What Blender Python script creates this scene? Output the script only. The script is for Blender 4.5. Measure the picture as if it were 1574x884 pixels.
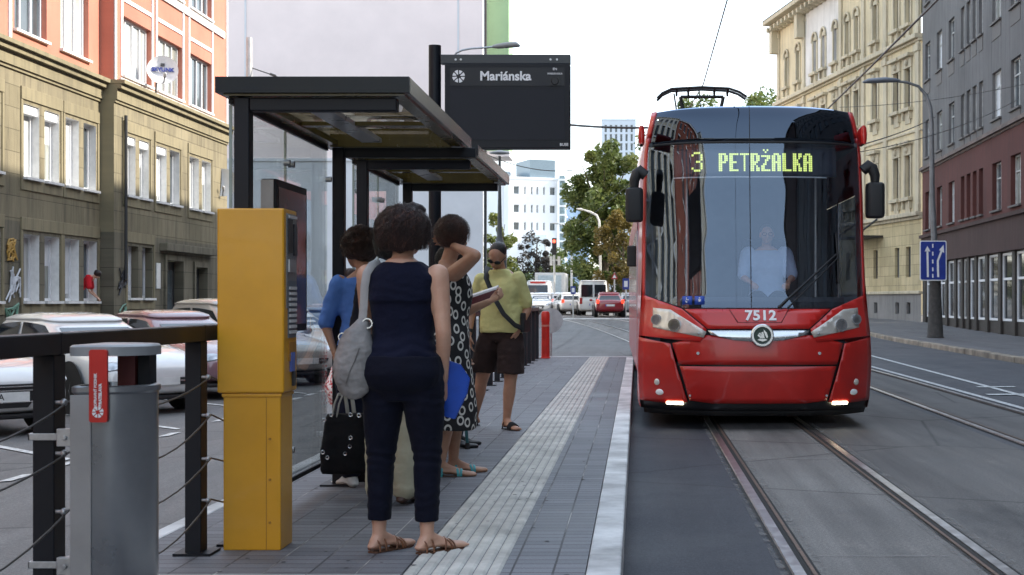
import bpy, bmesh, math, random
from mathutils import Vector, Matrix, noise
R = math.radians
scene = bpy.context.scene
for o in list(bpy.data.objects):
    bpy.data.objects.remove(o)
COL = scene.collection

# ---------------------------------------------------------------- camera
FPX, VX, VY, EYE = 2186.0, 979.0, 464.0, 1.33      # focal length and street vanishing point in photo pixels, eye height
cam_d = bpy.data.cameras.new('camera')
cam = bpy.data.objects.new('camera', cam_d)
COL.objects.link(cam)
cam.location = (0, 0, EYE)
cam.rotation_euler = (R(90), 0, 0)
cam_d.sensor_width = 36.0
cam_d.lens = FPX / 1574.0 * 36.0
cam_d.shift_x = -(VX - 787.0) / 1574.0
cam_d.shift_y = (VY - 442.0) / 1574.0
cam_d.clip_start, cam_d.clip_end = 0.1, 3000
cam_d.dof.use_dof = True
cam_d.dof.focus_distance = 11.0
cam_d.dof.aperture_fstop = 11.0
scene.camera = cam

def AX(px, Y): return (px - VX) / FPX * Y
def AZ(py, Y): return EYE - (py - VY) / FPX * Y

# ---------------------------------------------------------------- light
SUN_EL, SUN_AZ = R(32.0), R(14)                    # azimuth measured from +X towards +Y
world = bpy.data.worlds.new("World")
scene.world = world
world.use_nodes = True
wn = world.node_tree
bg = wn.nodes['Background']
sky = wn.nodes.new('ShaderNodeTexSky')
sky.sky_type = 'NISHITA'
sky.sun_disc = False
sky.sun_elevation = SUN_EL
sky.sun_rotation = R(90) - SUN_AZ
sky.altitude = 150
sky.air_density = 1.0
sky.dust_density = 1.2
sky.ozone_density = 1.0
hsv = wn.nodes.new('ShaderNodeHueSaturation')            # hazy summer air: paler and more even than a clean sky
hsv.inputs['Saturation'].default_value = 1.2
hsv.inputs['Value'].default_value = 2.15
gam = wn.nodes.new('ShaderNodeGamma')
gam.inputs[1].default_value = 0.36
wn.links.new(sky.outputs[0], gam.inputs[0])
wn.links.new(gam.outputs[0], hsv.inputs['Color'])
wn.links.new(hsv.outputs[0], bg.inputs[0])
bg.inputs[1].default_value = 0.15
sun_d = bpy.data.lights.new('sun', 'SUN')
sun_d.energy = 2.15
sun_d.angle = R(0.53)
sun_d.color = (1.0, 0.93, 0.82)
sun = bpy.data.objects.new('sun', sun_d)
COL.objects.link(sun)
sun_to = Vector((math.cos(SUN_EL) * math.cos(SUN_AZ), math.cos(SUN_EL) * math.sin(SUN_AZ), math.sin(SUN_EL)))
sun.rotation_euler = (-sun_to).to_track_quat('-Z', 'Y').to_euler()
sun.location = (40, 20, 40)
vs = scene.view_settings
vs.view_transform = 'Standard'
vs.look = 'None'
vs.exposure = 2.12
vs.gamma = 1.0
vs.use_curve_mapping = False
scene.render.engine = 'CYCLES'
scene.cycles.max_bounces = 8
scene.cycles.transparent_max_bounces = 24

# ---------------------------------------------------------------- materials
_M = {}
def srgb(r, g, b):
    def c(x):
        x /= 255.0
        return x / 12.92 if x <= 0.04045 else ((x + 0.055) / 1.055) ** 2.4
    return (c(r), c(g), c(b))

def newmat(name):
    m = bpy.data.materials.new(name)
    m.use_nodes = True
    nt = m.node_tree
    return m, nt, nt.nodes['Principled BSDF']

def coords(nt, scale=(1, 1, 1), out='Object'):
    tc = nt.nodes.new('ShaderNodeTexCoord')
    mp = nt.nodes.new('ShaderNodeMapping')
    mp.inputs['Scale'].default_value = scale
    nt.links.new(tc.outputs[out], mp.inputs[0])
    return mp.outputs[0]

def noise_tex(nt, vec, scale, detail=5, rough=0.6):
    n = nt.nodes.new('ShaderNodeTexNoise')
    n.inputs['Scale'].default_value = scale
    n.inputs['Detail'].default_value = detail
    n.inputs['Roughness'].default_value = rough
    if vec is not None:
        nt.links.new(vec, n.inputs['Vector'])
    return n.outputs[0]

def ramp(nt, fac, stops):
    r = nt.nodes.new('ShaderNodeValToRGB')
    els = r.color_ramp.elements
    while len(els) < len(stops):
        els.new(0.5)
    for e, (p, c) in zip(els, stops):
        e.position = p
        e.color = (c[0], c[1], c[2], 1)
    nt.links.new(fac, r.inputs[0])
    return r.outputs[0]

def mixc(nt, fac, a, b, mode='MIX'):
    n = nt.nodes.new('ShaderNodeMix')
    n.data_type = 'RGBA'
    n.blend_type = mode
    for sock, val in ((n.inputs[0], fac), (n.inputs[6], a), (n.inputs[7], b)):
        if isinstance(val, (int, float)):
            sock.default_value = val
        elif isinstance(val, tuple):
            sock.default_value = (val[0], val[1], val[2], 1)
        else:
            nt.links.new(val, sock)
    return n.outputs[2]

def mth(nt, op, a, b=None, c=None, clamp=False):
    n = nt.nodes.new('ShaderNodeMath')
    n.operation = op
    n.use_clamp = clamp
    for i, v in enumerate((a, b, c)):
        if v is None: continue
        if isinstance(v, (int, float)): n.inputs[i].default_value = v
        else: nt.links.new(v, n.inputs[i])
    return n.outputs[0]

def bump(nt, bsdf, height, strength, dist=0.01):
    b = nt.nodes.new('ShaderNodeBump')
    b.inputs['Strength'].default_value = strength
    b.inputs['Distance'].default_value = dist
    nt.links.new(height, b.inputs['Height'])
    nt.links.new(b.outputs[0], bsdf.inputs['Normal'])

def M(name, col, rough=0.6, metal=0.0, var=0.12, scale=6.0, bmp=0.0, bscale=60.0, spec=0.5, coat=0.0, stretch=(1, 1, 1), rvar=0.1):
    """plain surface with uneven colour, uneven gloss and fine relief"""
    if name in _M: return _M[name]
    m, nt, b = newmat(name)
    v = coords(nt, stretch)
    n = noise_tex(nt, v, scale)
    lo = tuple(c * (1 - var * 1.6) for c in col)
    hi = tuple(min(1, c * (1 + var)) for c in col)
    nt.links.new(ramp(nt, n, [(0.3, lo), (0.7, hi)]), b.inputs['Base Color'])
    if rvar:
        mr = nt.nodes.new('ShaderNodeMapRange')
        mr.inputs[3].default_value = max(0.02, rough - rvar)
        mr.inputs[4].default_value = min(1, rough + rvar)
        nt.links.new(n, mr.inputs[0])
        nt.links.new(mr.outputs[0], b.inputs['Roughness'])
    else:
        b.inputs['Roughness'].default_value = rough
    b.inputs['Metallic'].default_value = metal
    b.inputs['Specular IOR Level'].default_value = spec
    b.inputs['Coat Weight'].default_value = coat
    b.inputs['Coat Roughness'].default_value = 0.04
    if bmp:
        bump(nt, b, noise_tex(nt, v, bscale, 4), bmp)
    _M[name] = m
    return m

def fabric(name, col, var=0.15, weave=500.0, bmp=0.28, fold=9.0):
    if name in _M: return _M[name]
    m, nt, b = newmat(name)
    v = coords(nt)
    n = noise_tex(nt, v, 7)
    nt.links.new(ramp(nt, n, [(0.3, tuple(c * (1 - var) for c in col)), (0.7, tuple(min(1, c * (1 + var)) for c in col))]), b.inputs['Base Color'])
    b.inputs['Roughness'].default_value = 0.85
    b.inputs['Specular IOR Level'].default_value = 0.15
    b.inputs['Sheen Weight'].default_value = 0.03
    f1 = noise_tex(nt, coords(nt, (1, 1, 1.2)), fold, 3, 0.5)
    f2 = noise_tex(nt, v, weave, 1)
    h = mth(nt, 'ADD', f1, mth(nt, 'MULTIPLY', f2, 0.02))
    bump(nt, b, h, bmp, 0.05)
    _M[name] = m
    return m

def skinmat(name, col):
    if name in _M: return _M[name]
    m, nt, b = newmat(name)
    v = coords(nt)
    n = noise_tex(nt, v, 14, 5)
    nt.links.new(ramp(nt, n, [(0.3, (col[0] * 0.85, col[1] * 0.78, col[2] * 0.75)), (0.7, col)]), b.inputs['Base Color'])
    b.inputs['Roughness'].default_value = 0.5
    b.inputs['Subsurface Weight'].default_value = 0.12
    b.inputs['Subsurface Radius'].default_value = (0.01, 0.004, 0.002)
    bump(nt, b, noise_tex(nt, v, 260, 3), 0.12, 0.004)
    _M[name] = m
    return m

def glass(name, tint=(0.9, 0.93, 0.93), base=0.03, k=1.0, rough=0.0, ior=1.5, wobble=0.0, gcol=(1, 1, 1)):
    """clear sheet glass: looks through with a tint and mirrors by Fresnel"""
    if name in _M: return _M[name]
    m, nt, b = newmat(name)
    nt.nodes.remove(b)
    tr = nt.nodes.new('ShaderNodeBsdfTransparent')
    tr.inputs[0].default_value = (*tint, 1)
    gl = nt.nodes.new('ShaderNodeBsdfGlossy')
    gl.inputs['Roughness'].default_value = rough
    gl.inputs[0].default_value = (*gcol, 1)
    ge = nt.nodes.new('ShaderNodeNewGeometry')
    dt = nt.nodes.new('ShaderNodeVectorMath'); dt.operation = 'DOT_PRODUCT'
    nt.links.new(ge.outputs['Normal'], dt.inputs[0]); nt.links.new(ge.outputs['Incoming'], dt.inputs[1])
    f0 = ((ior - 1) / (ior + 1)) ** 2
    sch = mth(nt, 'MULTIPLY_ADD', mth(nt, 'POWER', mth(nt, 'SUBTRACT', 1.0, mth(nt, 'ABSOLUTE', dt.outputs['Value'])), 5.0), 1 - f0, f0)
    if wobble:
        bp = nt.nodes.new('ShaderNodeBump')
        bp.inputs['Strength'].default_value = wobble
        bp.inputs['Distance'].default_value = 0.02
        nt.links.new(noise_tex(nt, coords(nt), 1.6, 1), bp.inputs['Height'])
        nt.links.new(bp.outputs[0], gl.inputs['Normal'])
    fac = mth(nt, 'MULTIPLY_ADD', sch, k, base, clamp=True)
    mx = nt.nodes.new('ShaderNodeMixShader')
    nt.links.new(fac, mx.inputs[0])
    nt.links.new(tr.outputs[0], mx.inputs[1])
    nt.links.new(gl.outputs[0], mx.inputs[2])
    nt.links.new(mx.outputs[0], nt.nodes['Material Output'].inputs[0])
    _M[name] = m
    return m

def emit(name, col, strength):
    if name in _M: return _M[name]
    m, nt, b = newmat(name)
    b.inputs['Base Color'].default_value = (*col, 1)
    b.inputs['Emission Color'].default_value = (*col, 1)
    b.inputs['Emission Strength'].default_value = strength
    _M[name] = m
    return m

def wallmat(name, col, dirt=0.35, dirtcol=(0.05, 0.045, 0.04), axis='Y', block=None, joint=0.6, rough=0.85, streak=1.2, bscale=30):
    """plaster or stone wall: large uneven tone, rain streaks, optional block joints. axis = horizontal axis of the wall"""
    if name in _M: return _M[name]
    m, nt, b = newmat(name)
    tc = nt.nodes.new('ShaderNodeTexCoord')
    sp = nt.nodes.new('ShaderNodeSeparateXYZ')
    nt.links.new(tc.outputs['Object'], sp.inputs[0])
    h = sp.outputs[1] if axis == 'Y' else sp.outputs[0]
    cb = nt.nodes.new('ShaderNodeCombineXYZ')
    nt.links.new(h, cb.inputs[0])
    nt.links.new(sp.outputs[2], cb.inputs[1])
    v2 = cb.outputs[0]
    n1 = noise_tex(nt, v2, 0.35, 6, 0.62)
    base = ramp(nt, n1, [(0.3, tuple(c * 0.8 for c in col)), (0.7, tuple(min(1, c * 1.12) for c in col))])
    cs = nt.nodes.new('ShaderNodeCombineXYZ')
    nt.links.new(mth(nt, 'MULTIPLY', h, streak * 2.2), cs.inputs[0])
    nt.links.new(mth(nt, 'MULTIPLY', sp.outputs[2], 0.22), cs.inputs[1])
    n2 = noise_tex(nt, cs.outputs[0], 1.4, 6, 0.7)
    mask = ramp(nt, n2, [(0.47, (0, 0, 0)), (0.78, (dirt, dirt, dirt))])
    c2 = mixc(nt, mask, base, dirtcol)
    hgt = noise_tex(nt, tc.outputs['Object'], bscale, 4)
    if block:
        br = nt.nodes.new('ShaderNodeTexBrick')
        nt.links.new(v2, br.inputs['Vector'])
        br.inputs['Scale'].default_value = 1.0
        br.inputs['Brick Width'].default_value = block[0]
        br.inputs['Row Height'].default_value = block[1]
        br.inputs['Mortar Size'].default_value = 0.012
        br.inputs['Mortar Smooth'].default_value = 0.4
        br.inputs['Color1'].default_value = (1, 1, 1, 1)
        br.inputs['Color2'].default_value = (0.82, 0.82, 0.8, 1)
        br.inputs['Mortar'].default_value = (1 - joint, 1 - joint, 1 - joint, 1)
        c2 = mixc(nt, 1.0, c2, br.outputs[0], 'MULTIPLY')
        hgt = mth(nt, 'MULTIPLY_ADD', br.outputs[1], -1.5, hgt)
    nt.links.new(c2, b.inputs['Base Color'])
    b.inputs['Roughness'].default_value = rough
    b.inputs['Specular IOR Level'].default_value = 0.25
    bump(nt, b, hgt, 0.35, 0.02)
    _M[name] = m
    return m

# ---------------------------------------------------------------- mesh helpers
def lerp(a, b, t): return a + (b - a) * t
def table(tab):
    def f(x):
        if x <= tab[0][0]: return tab[0][1]
        for (a, va), (b, vb) in zip(tab, tab[1:]):
            if x <= b:
                t = (x - a) / (b - a)
                return va + (vb - va) * t
        return tab[-1][1]
    return f
def smoothtable(tab):
    f = table(tab)
    w = (tab[-1][0] - tab[0][0]) / 40
    return lambda x: (f(x - w) + f(x - w / 2) + f(x) * 2 + f(x + w / 2) + f(x + w)) / 6

class MB:
    def __init__(s): s.v = []; s.f = []
    def add(s, vs, fs):
        o = len(s.v)
        s.v += [tuple(x) for x in vs]
        s.f += [tuple(i + o for i in f) for f in fs]
        return s
    def quad(s, *p): return s.add(p, [tuple(range(len(p)))])
    def bx(s, x0, x1, y0, y1, z0, z1, rot=None, piv=None):
        p = [Vector((x, y, z)) for z in (z0, z1) for y in (y0, y1) for x in (x0, x1)]
        if rot is not None:
            c = Vector(piv) if piv is not None else Vector(((x0 + x1) / 2, (y0 + y1) / 2, (z0 + z1) / 2))
            p = [rot @ (q - c) + c for q in p]
        return s.add(p, [(0, 2, 3, 1), (4, 5, 7, 6), (0, 1, 5, 4), (2, 6, 7, 3), (0, 4, 6, 2), (1, 3, 7, 5)])
    def obx(s, O, A, B, C, a0, a1, b0, b1, c0, c1):
        """box in the frame O + a*A + b*B + c*C"""
        O, A, B, C = Vector(O), Vector(A), Vector(B), Vector(C)
        p = [O + A * a + B * b + C * c for c in (c0, c1) for b in (b0, b1) for a in (a0, a1)]
        return s.add(p, [(0, 2, 3, 1), (4, 5, 7, 6), (0, 1, 5, 4), (2, 6, 7, 3), (0, 4, 6, 2), (1, 3, 7, 5)])
    def loft(s, rings, cap=True):
        n = len(rings[0]); o = len(s.v)
        for r in rings: s.v += [tuple(p) for p in r]
        for i in range(len(rings) - 1):
            for j in range(n):
                k = (j + 1) % n
                s.f.append((o + i * n + j, o + i * n + k, o + (i + 1) * n + k, o + (i + 1) * n + j))
        if cap:
            s.f.append(tuple(o + j for j in reversed(range(n))))
            s.f.append(tuple(o + (len(rings) - 1) * n + j for j in range(n)))
        return s
    def grid(s, rows):
        n = len(rows[0]); o = len(s.v)
        for r in rows: s.v += [tuple(p) for p in r]
        for i in range(len(rows) - 1):
            for j in range(n - 1):
                s.f.append((o + i * n + j, o + i * n + j + 1, o + (i + 1) * n + j + 1, o + (i + 1) * n + j))
        return s
    def tube(s, pts, r, n=10, round_caps=False, flat=1.0, up=None):
        pts = [Vector(p) for p in pts]
        rs = list(r) if isinstance(r, (list, tuple)) else [r] * len(pts)
        if round_caps:
            d0 = (pts[0] - pts[1]).normalized(); d1 = (pts[-1] - pts[-2]).normalized()
            a, b = pts[0], pts[-1]; ra, rb = rs[0], rs[-1]
            ks = (0.95, 0.75, 0.42)
            pts = [a + d0 * ra * k for k in ks] + pts + [b + d1 * rb * k for k in reversed(ks)]
            rs = [ra * math.sqrt(1 - k * k) for k in ks] + rs + [rb * math.sqrt(1 - k * k) for k in reversed(ks)]
        rings = []; ref = None
        for i, p in enumerate(pts):
            t = (pts[min(i + 1, len(pts) - 1)] - pts[max(i - 1, 0)])
            if t.length < 1e-9: t = Vector((0, 0, 1))
            t.normalize()
            if ref is None:
                ref = Vector(up) if up is not None else (Vector((0, 0, 1)) if abs(t.z) < 0.9 else Vector((1, 0, 0)))
            u = (ref - t * ref.dot(t))
            if u.length < 1e-6: u = t.orthogonal()
            u.normalize(); w = t.cross(u); ref = u
            rings.append([p + u * (math.cos(2 * math.pi * j / n) * rs[i] * flat) + w * (math.sin(2 * math.pi * j / n) * rs[i]) for j in range(n)])
        return s.loft(rings)
    def cyl(s, p0, p1, r0, r1=None, n=16): return s.tube([p0, p1], [r0, r0 if r1 is None else r1], n)
    def ell(s, c, r, rot=None, nu=16, nv=10):
        c = Vector(c); rings = []
        if isinstance(r, (int, float)): r = (r, r, r)
        for i in range(nv + 1):
            th = math.pi * min(max(i / nv, 0.02), 0.98)
            ring = []
            for j in range(nu):
                a = 2 * math.pi * j / nu
                q = Vector((r[0] * math.sin(th) * math.cos(a), r[1] * math.sin(th) * math.sin(a), -r[2] * math.cos(th)))
                ring.append(c + (rot @ q if rot is not None else q))
            rings.append(ring)
        return s.loft(rings)
    def lathe(s, prof, c=(0, 0, 0), n=24, axis='Z'):
        c = Vector(c); rings = []
        for r, h in prof:
            ring = []
            for j in range(n):
                a = 2 * math.pi * j / n
                q = (r * math.cos(a), r * math.sin(a), h)
                if axis == 'X': q = (h, q[0], q[1])
                if axis == 'Y': q = (q[0], h, q[1])
                ring.append(c + Vector(q))
            rings.append(ring)
        return s.loft(rings)
    def prism(s, poly, O, A, B, N, d0, d1):
        """outline in (A, B) extruded along N"""
        O, A, B, N = Vector(O), Vector(A), Vector(B), Vector(N)
        return s.loft([[O + A * a + B * b + N * d for a, b in poly] for d in (d0, d1)])
    def xf(s, mat):
        s.v = [tuple(mat @ Vector(p)) for p in s.v]
        return s
    def build(s, name, mat, parent=None, smooth=None, bevel=0, world=False, seg=2, solid=0, sub=0):
        me = bpy.data.meshes.new(name)
        off = Vector((0, 0, 0))
        if world:
            p = parent
            while p is not None:
                off += p.location; p = p.parent
        me.from_pydata([(x - off.x, y - off.y, z - off.z) for x, y, z in s.v] if world else s.v, [], s.f)
        bm = bmesh.new(); bm.from_mesh(me)
        bmesh.ops.recalc_face_normals(bm, faces=bm.faces)
        bm.to_mesh(me); bm.free()
        me.materials.append(mat)
        if smooth is not None:
            me.shade_smooth()
            if smooth < 180: me.set_sharp_from_angle(angle=R(smooth))
        o = bpy.data.objects.new(name, me)
        COL.objects.link(o)
        if parent is not None: o.parent = parent
        if sub:
            md = o.modifiers.new('sub', 'SUBSURF'); md.levels = md.render_levels = sub
        if solid:
            md = o.modifiers.new('solid', 'SOLIDIFY'); md.thickness = solid; md.offset = 1
        if bevel:
            md = o.modifiers.new('bevel', 'BEVEL'); md.width = bevel; md.segments = seg; md.limit_method = 'ANGLE'; md.angle_limit = R(40)
        return o

def remesh(mb, voxel, smooth_it=6, fac=0.5, disp=None):
    """union of closed shells as one continuous skin; returns an MB"""
    me = bpy.data.meshes.new('tmp'); me.from_pydata(mb.v, [], mb.f)
    bm = bmesh.new(); bm.from_mesh(me); bmesh.ops.recalc_face_normals(bm, faces=bm.faces); bm.to_mesh(me); bm.free()
    o = bpy.data.objects.new('tmp', me); COL.objects.link(o)
    md = o.modifiers.new('r', 'REMESH'); md.mode = 'VOXEL'; md.voxel_size = voxel
    if smooth_it:
        sm = o.modifiers.new('s', 'SMOOTH'); sm.iterations = smooth_it; sm.factor = fac
    dg = bpy.context.evaluated_depsgraph_get(); dg.update()
    e = o.evaluated_get(dg); m2 = bpy.data.meshes.new_from_object(e)
    r = MB()
    vs = [v.co.copy() for v in m2.vertices]
    if disp:
        ns = [v.normal.copy() for v in m2.vertices]
        vs = [p + n * disp(p) for p, n in zip(vs, ns)]
    r.v = [tuple(p) for p in vs]; r.f = [tuple(p.vertices) for p in m2.polygons]
    bpy.data.objects.remove(o); bpy.data.meshes.remove(me); bpy.data.meshes.remove(m2)
    return r

def thing(name, label, cat, loc=(0, 0, 0), rz=0.0, group=None):
    o = bpy.data.objects.new(name, None)
    COL.objects.link(o)
    o.empty_display_size = 0.2
    o.location = loc; o.rotation_euler = (0, 0, rz)
    return tag(o, label, cat, group)
def tag(o, label, cat, group=None):
    o['label'] = label; o['category'] = cat
    if group: o['group'] = group
    return o
def struct(o): o['kind'] = 'structure'; return o
def stuff(o, label, cat): tag(o, label, cat); o['kind'] = 'stuff'; return o
def children(o): return [c for c in bpy.data.objects if c.parent == o]
def copy_tree(o, parent=None):
    c = o.copy(); COL.objects.link(c)
    if parent is not None: c.parent = parent
    for ch in children(o): copy_tree(ch, c)
    return c

def text_mesh(txt, size, name, mat, parent, mtx, depth=0.001, bold=0.0, align='CENTER', world=True, spacing=1.0):
    cu = bpy.data.curves.new(name, 'FONT')
    cu.body = txt; cu.size = size; cu.align_x = align; cu.align_y = 'CENTER'
    cu.extrude = depth; cu.offset = bold; cu.space_character = spacing
    o = bpy.data.objects.new('tmp', cu); COL.objects.link(o)
    dg = bpy.context.evaluated_depsgraph_get(); dg.update()
    m2 = bpy.data.meshes.new_from_object(o.evaluated_get(dg))
    mb = MB(); mb.v = [tuple(mtx @ v.co) for v in m2.vertices]; mb.f = [tuple(p.vertices) for p in m2.polygons]
    bpy.data.objects.remove(o); bpy.data.meshes.remove(m2)
    return mb.build(name, mat, parent, world=world)

def frame_mtx(O, A, B):
    """matrix whose local x runs along A, y along B, from O"""
    A = Vector(A).normalized(); B = Vector(B).normalized(); C = A.cross(B)
    m = Matrix((A, B, C)).transposed().to_4x4(); m.translation = Vector(O)
    return m

def facade(mb, O, S, N, L, H, ops, depth=0.2, z0=0.0, rev=None):
    """wall sheet with real openings and their reveals"""
    O, S, N = Vector(O), Vector(S), Vector(N); Z = Vector((0, 0, 1))
    ss = sorted({0.0, L} | {round(v, 4) for o in ops for v in o[:2]})
    zs = sorted({z0, H} | {round(v, 4) for o in ops for v in o[2:4]})
    P = lambda s, z, d=0.0: O + S * s + Z * z - N * d
    for a, b in zip(ss, ss[1:]):
        for c, d in zip(zs, zs[1:]):
            ms, mz = (a + b) / 2, (c + d) / 2
            if any(o[0] < ms < o[1] and o[2] < mz < o[3] for o in ops): continue
            mb.quad(P(a, c), P(b, c), P(b, d), P(a, d))
    for a, b, c, d in [o[:4] for o in ops]:
        if rev is not None: rev.append([P(a, c), P(a, d), P(a, d, depth), P(a, c, depth), P(b, c), P(b, d), P(b, d, depth), P(b, c, depth)]); continue
        mb.quad(P(a, c), P(a, d), P(a, d, depth), P(a, c, depth))
        mb.quad(P(b, c), P(b, d), P(b, d, depth), P(b, c, depth))
        mb.quad(P(a, d), P(b, d), P(b, d, depth), P(a, d, depth))
        mb.quad(P(a, c), P(b, c), P(b, c, depth), P(a, c, depth))

def window(parent, O, S, N, op, depth, mframe, mpane, cols=2, rows=1, bar=0.06, sill=None, msill=None, transom=None, name='window', inner=None):
    """window > pane, sill; frame sits at the back of the opening"""
    O, S, N = Vector(O), Vector(S), Vector(N); Z = Vector((0, 0, 1))
    a, b, c, d = op[:4]
    f = MB()
    n0, n1 = -depth + 0.0, -depth + 0.06
    f.obx(O, S, Z, N, a, a + bar, c, d, n0, n1); f.obx(O, S, Z, N, b - bar, b, c, d, n0, n1)
    f.obx(O, S, Z, N, a + bar, b - bar, c, c + bar, n0, n1); f.obx(O, S, Z, N, a + bar, b - bar, d - bar, d, n0, n1)
    for i in range(1, cols):
        m = lerp(a, b, i / cols)
        f.obx(O, S, Z, N, m - bar * 0.6, m + bar * 0.6, c + bar, d - bar, n0, n1 - 0.003)
    for i in range(1, rows):
        m = lerp(c, d, i / rows)
        f.obx(O, S, Z, N, a + bar, b - bar, m - bar / 2, m + bar / 2, n0, n1 - 0.006)
    if transom:
        m = lerp(c, d, transom)
        f.obx(O, S, Z, N, a + bar, b - bar, m - bar / 2, m + bar / 2, n0, n1 - 0.006)
    w = f.build(name, mframe, parent, world=True)
    p = MB(); p.obx(O, S, Z, N, a + 0.01, b - 0.01, c + 0.01, d - 0.01, n0 - 0.02, n0 + 0.015)
    p.build('pane', mpane, w, world=True)
    if inner is not None:
        p = MB(); p.obx(O, S, Z, N, *inner[0], n0 + 0.017, n0 + 0.022)
        p.build('blind', inner[1], w, world=True)
    if sill:
        p = MB(); p.obx(O, S, Z, N, a - 0.06, b + 0.06, c - 0.07, c - 0.003, -depth + 0.05, sill)
        p.build('sill', msill or mframe, w, world=True)
    return w
# ================================================================ SETTING
PZ = 0.17                                            # platform height over the rails
def gz(Y):
    if Y < 45: return 0.0
    if Y < 85: t = (Y - 45) / 40; return 0.46 * t * t * (3 - 2 * t)
    return 0.46 + (Y - 85) * 0.004
def gl(x, y):                                        # the left carriageway lies a little lower than the tracks
    k = min(1, max(0, (-2.5 - x) / 3.0)) * (1 - min(1, max(0, (y - 40) / 25)))
    return gz(y) - .2 * k
def RK(Y): return 8.24 + 0.021 * (Y - 30.3)          # right kerb line
def TX(Y):                                           # the tracks bend left beyond the stop
    return 0.0 if Y < 22 else -(Y - 22) ** 2 / 600.0

def asphalt(name, lo, hi, agg=0.35, patch=0.5, rough=0.75):
    m, nt, b = newmat(name)
    v = coords(nt)
    n1 = noise_tex(nt, v, 0.55, 7, 0.65)
    st = noise_tex(nt, coords(nt, (2.2, 0.10, 1)), 1.5, 5, 0.6)     # wear along the driving direction
    n2 = noise_tex(nt, v, 170, 2, 0.7)
    mixed = mth(nt, 'ADD', mth(nt, 'MULTIPLY', n1, patch), mth(nt, 'MULTIPLY', st, 1 - patch))
    c = ramp(nt, mixed, [(0.36, lo), (0.64, hi)])
    n5 = noise_tex(nt, v, 55, 3, .75)
    c = mixc(nt, 1.0, c, ramp(nt, n5, [(0.32, (.68,) * 3), (0.5, (1, 1, 1)), (0.68, (1.38,) * 3)]), 'MULTIPLY')
    sp = ramp(nt, n2, [(0.35, (1 - agg,) * 3), (0.5, (1, 1, 1)), (0.72, (1 + agg,) * 3)])
    c = mixc(nt, 1.0, c, sp, 'MULTIPLY')
    # thin cracks
    vo = nt.nodes.new('ShaderNodeTexVoronoi'); vo.feature = 'DISTANCE_TO_EDGE'; vo.inputs['Scale'].default_value = 0.32
    nt.links.new(mixc(nt, 0.12, v, nt.nodes.new('ShaderNodeTexNoise').outputs[1]), vo.inputs['Vector'])
    ck = ramp(nt, vo.outputs[0], [(0.0, (0.4,) * 3), (0.008, (1, 1, 1))])
    n4 = noise_tex(nt, coords(nt, (1.2, .45, 1)), .9, 6, .7)                    # oil and water stains, repairs
    c = mixc(nt, 1.0, c, ramp(nt, n4, [(0.30, (.62, .62, .64)), (0.42, (1, 1, 1)), (0.60, (1, 1, 1)), (0.72, (1.35, 1.33, 1.3))]), 'MULTIPLY')
    c = mixc(nt, 1.0, c, ck, 'MULTIPLY')
    nt.links.new(c, b.inputs['Base Color'])
    nt.links.new(ramp(nt, n1, [(0.3, (rough - 0.18,) * 3), (0.7, (rough + 0.1,) * 3)]), b.inputs['Roughness'])
    b.inputs['Specular IOR Level'].default_value = 0.4
    bump(nt, b, mth(nt, 'ADD', n2, mth(nt, 'MULTIPLY', n1, 0.6)), 0.35, 0.006)
    return m

m_road = asphalt('asphalt', (0.052, 0.054, 0.062), (0.088, 0.088, 0.094))
m_roadl = asphalt('asphalt_worn', (0.10, 0.098, 0.098), (0.17, 0.165, 0.16))
m_new = asphalt('asphalt_new', (0.024, 0.026, 0.034), (0.05, 0.052, 0.062), .5)
m_trk = asphalt('track_concrete', (0.085, 0.078, 0.072), (0.23, 0.215, 0.198), 0.45)
m_trk2 = asphalt('track_side', (0.06, 0.057, 0.055), (0.16, 0.15, 0.14), 0.5)
m_walk = asphalt('pavement_asphalt', (0.10, 0.098, 0.1), (0.16, 0.155, 0.155))
m_paint = M('road_paint', (0.62, 0.62, 0.6), 0.7, var=0.35, scale=14, bmp=0.2)
m_kerbw = M('kerb_concrete', (0.62, 0.62, 0.61), 0.8, var=0.3, scale=2.2, bmp=0.3)
m_granite = M('granite', (0.30, 0.25, 0.19), 0.8, var=0.4, scale=1.7, bmp=0.5, bscale=25)
m_tact = M('tactile_concrete', (0.52, 0.505, 0.46), 0.85, var=0.22, scale=4, bmp=0.4, bscale=120)
m_rail = M('rail_steel', (0.55, 0.53, 0.52), 0.32, 1.0, var=0.2, scale=9)
m_rust = M('rail_rust', (0.16, 0.10, 0.07), 0.6, 0.4, var=0.3, scale=20)
m_gap = M('groove_dirt', (0.018, 0.017, 0.016), 0.9)

ys = [-90, -60, -30, -10, 0, 5, 10, 20, 30, 40, 45] + [45 + 4 * i for i in range(1, 12)] + [95, 110, 130, 160, 200, 260, 360, 520, 800, 1400]
g = MB()
g.grid([[(x, y, gl(x, y) - 0.012) for x in (-900, -60, -20, -11, -5.5, -2.5, 0, 20, 60, 900)] for y in ys])
struct(g.build('ground', m_roadl))

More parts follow.
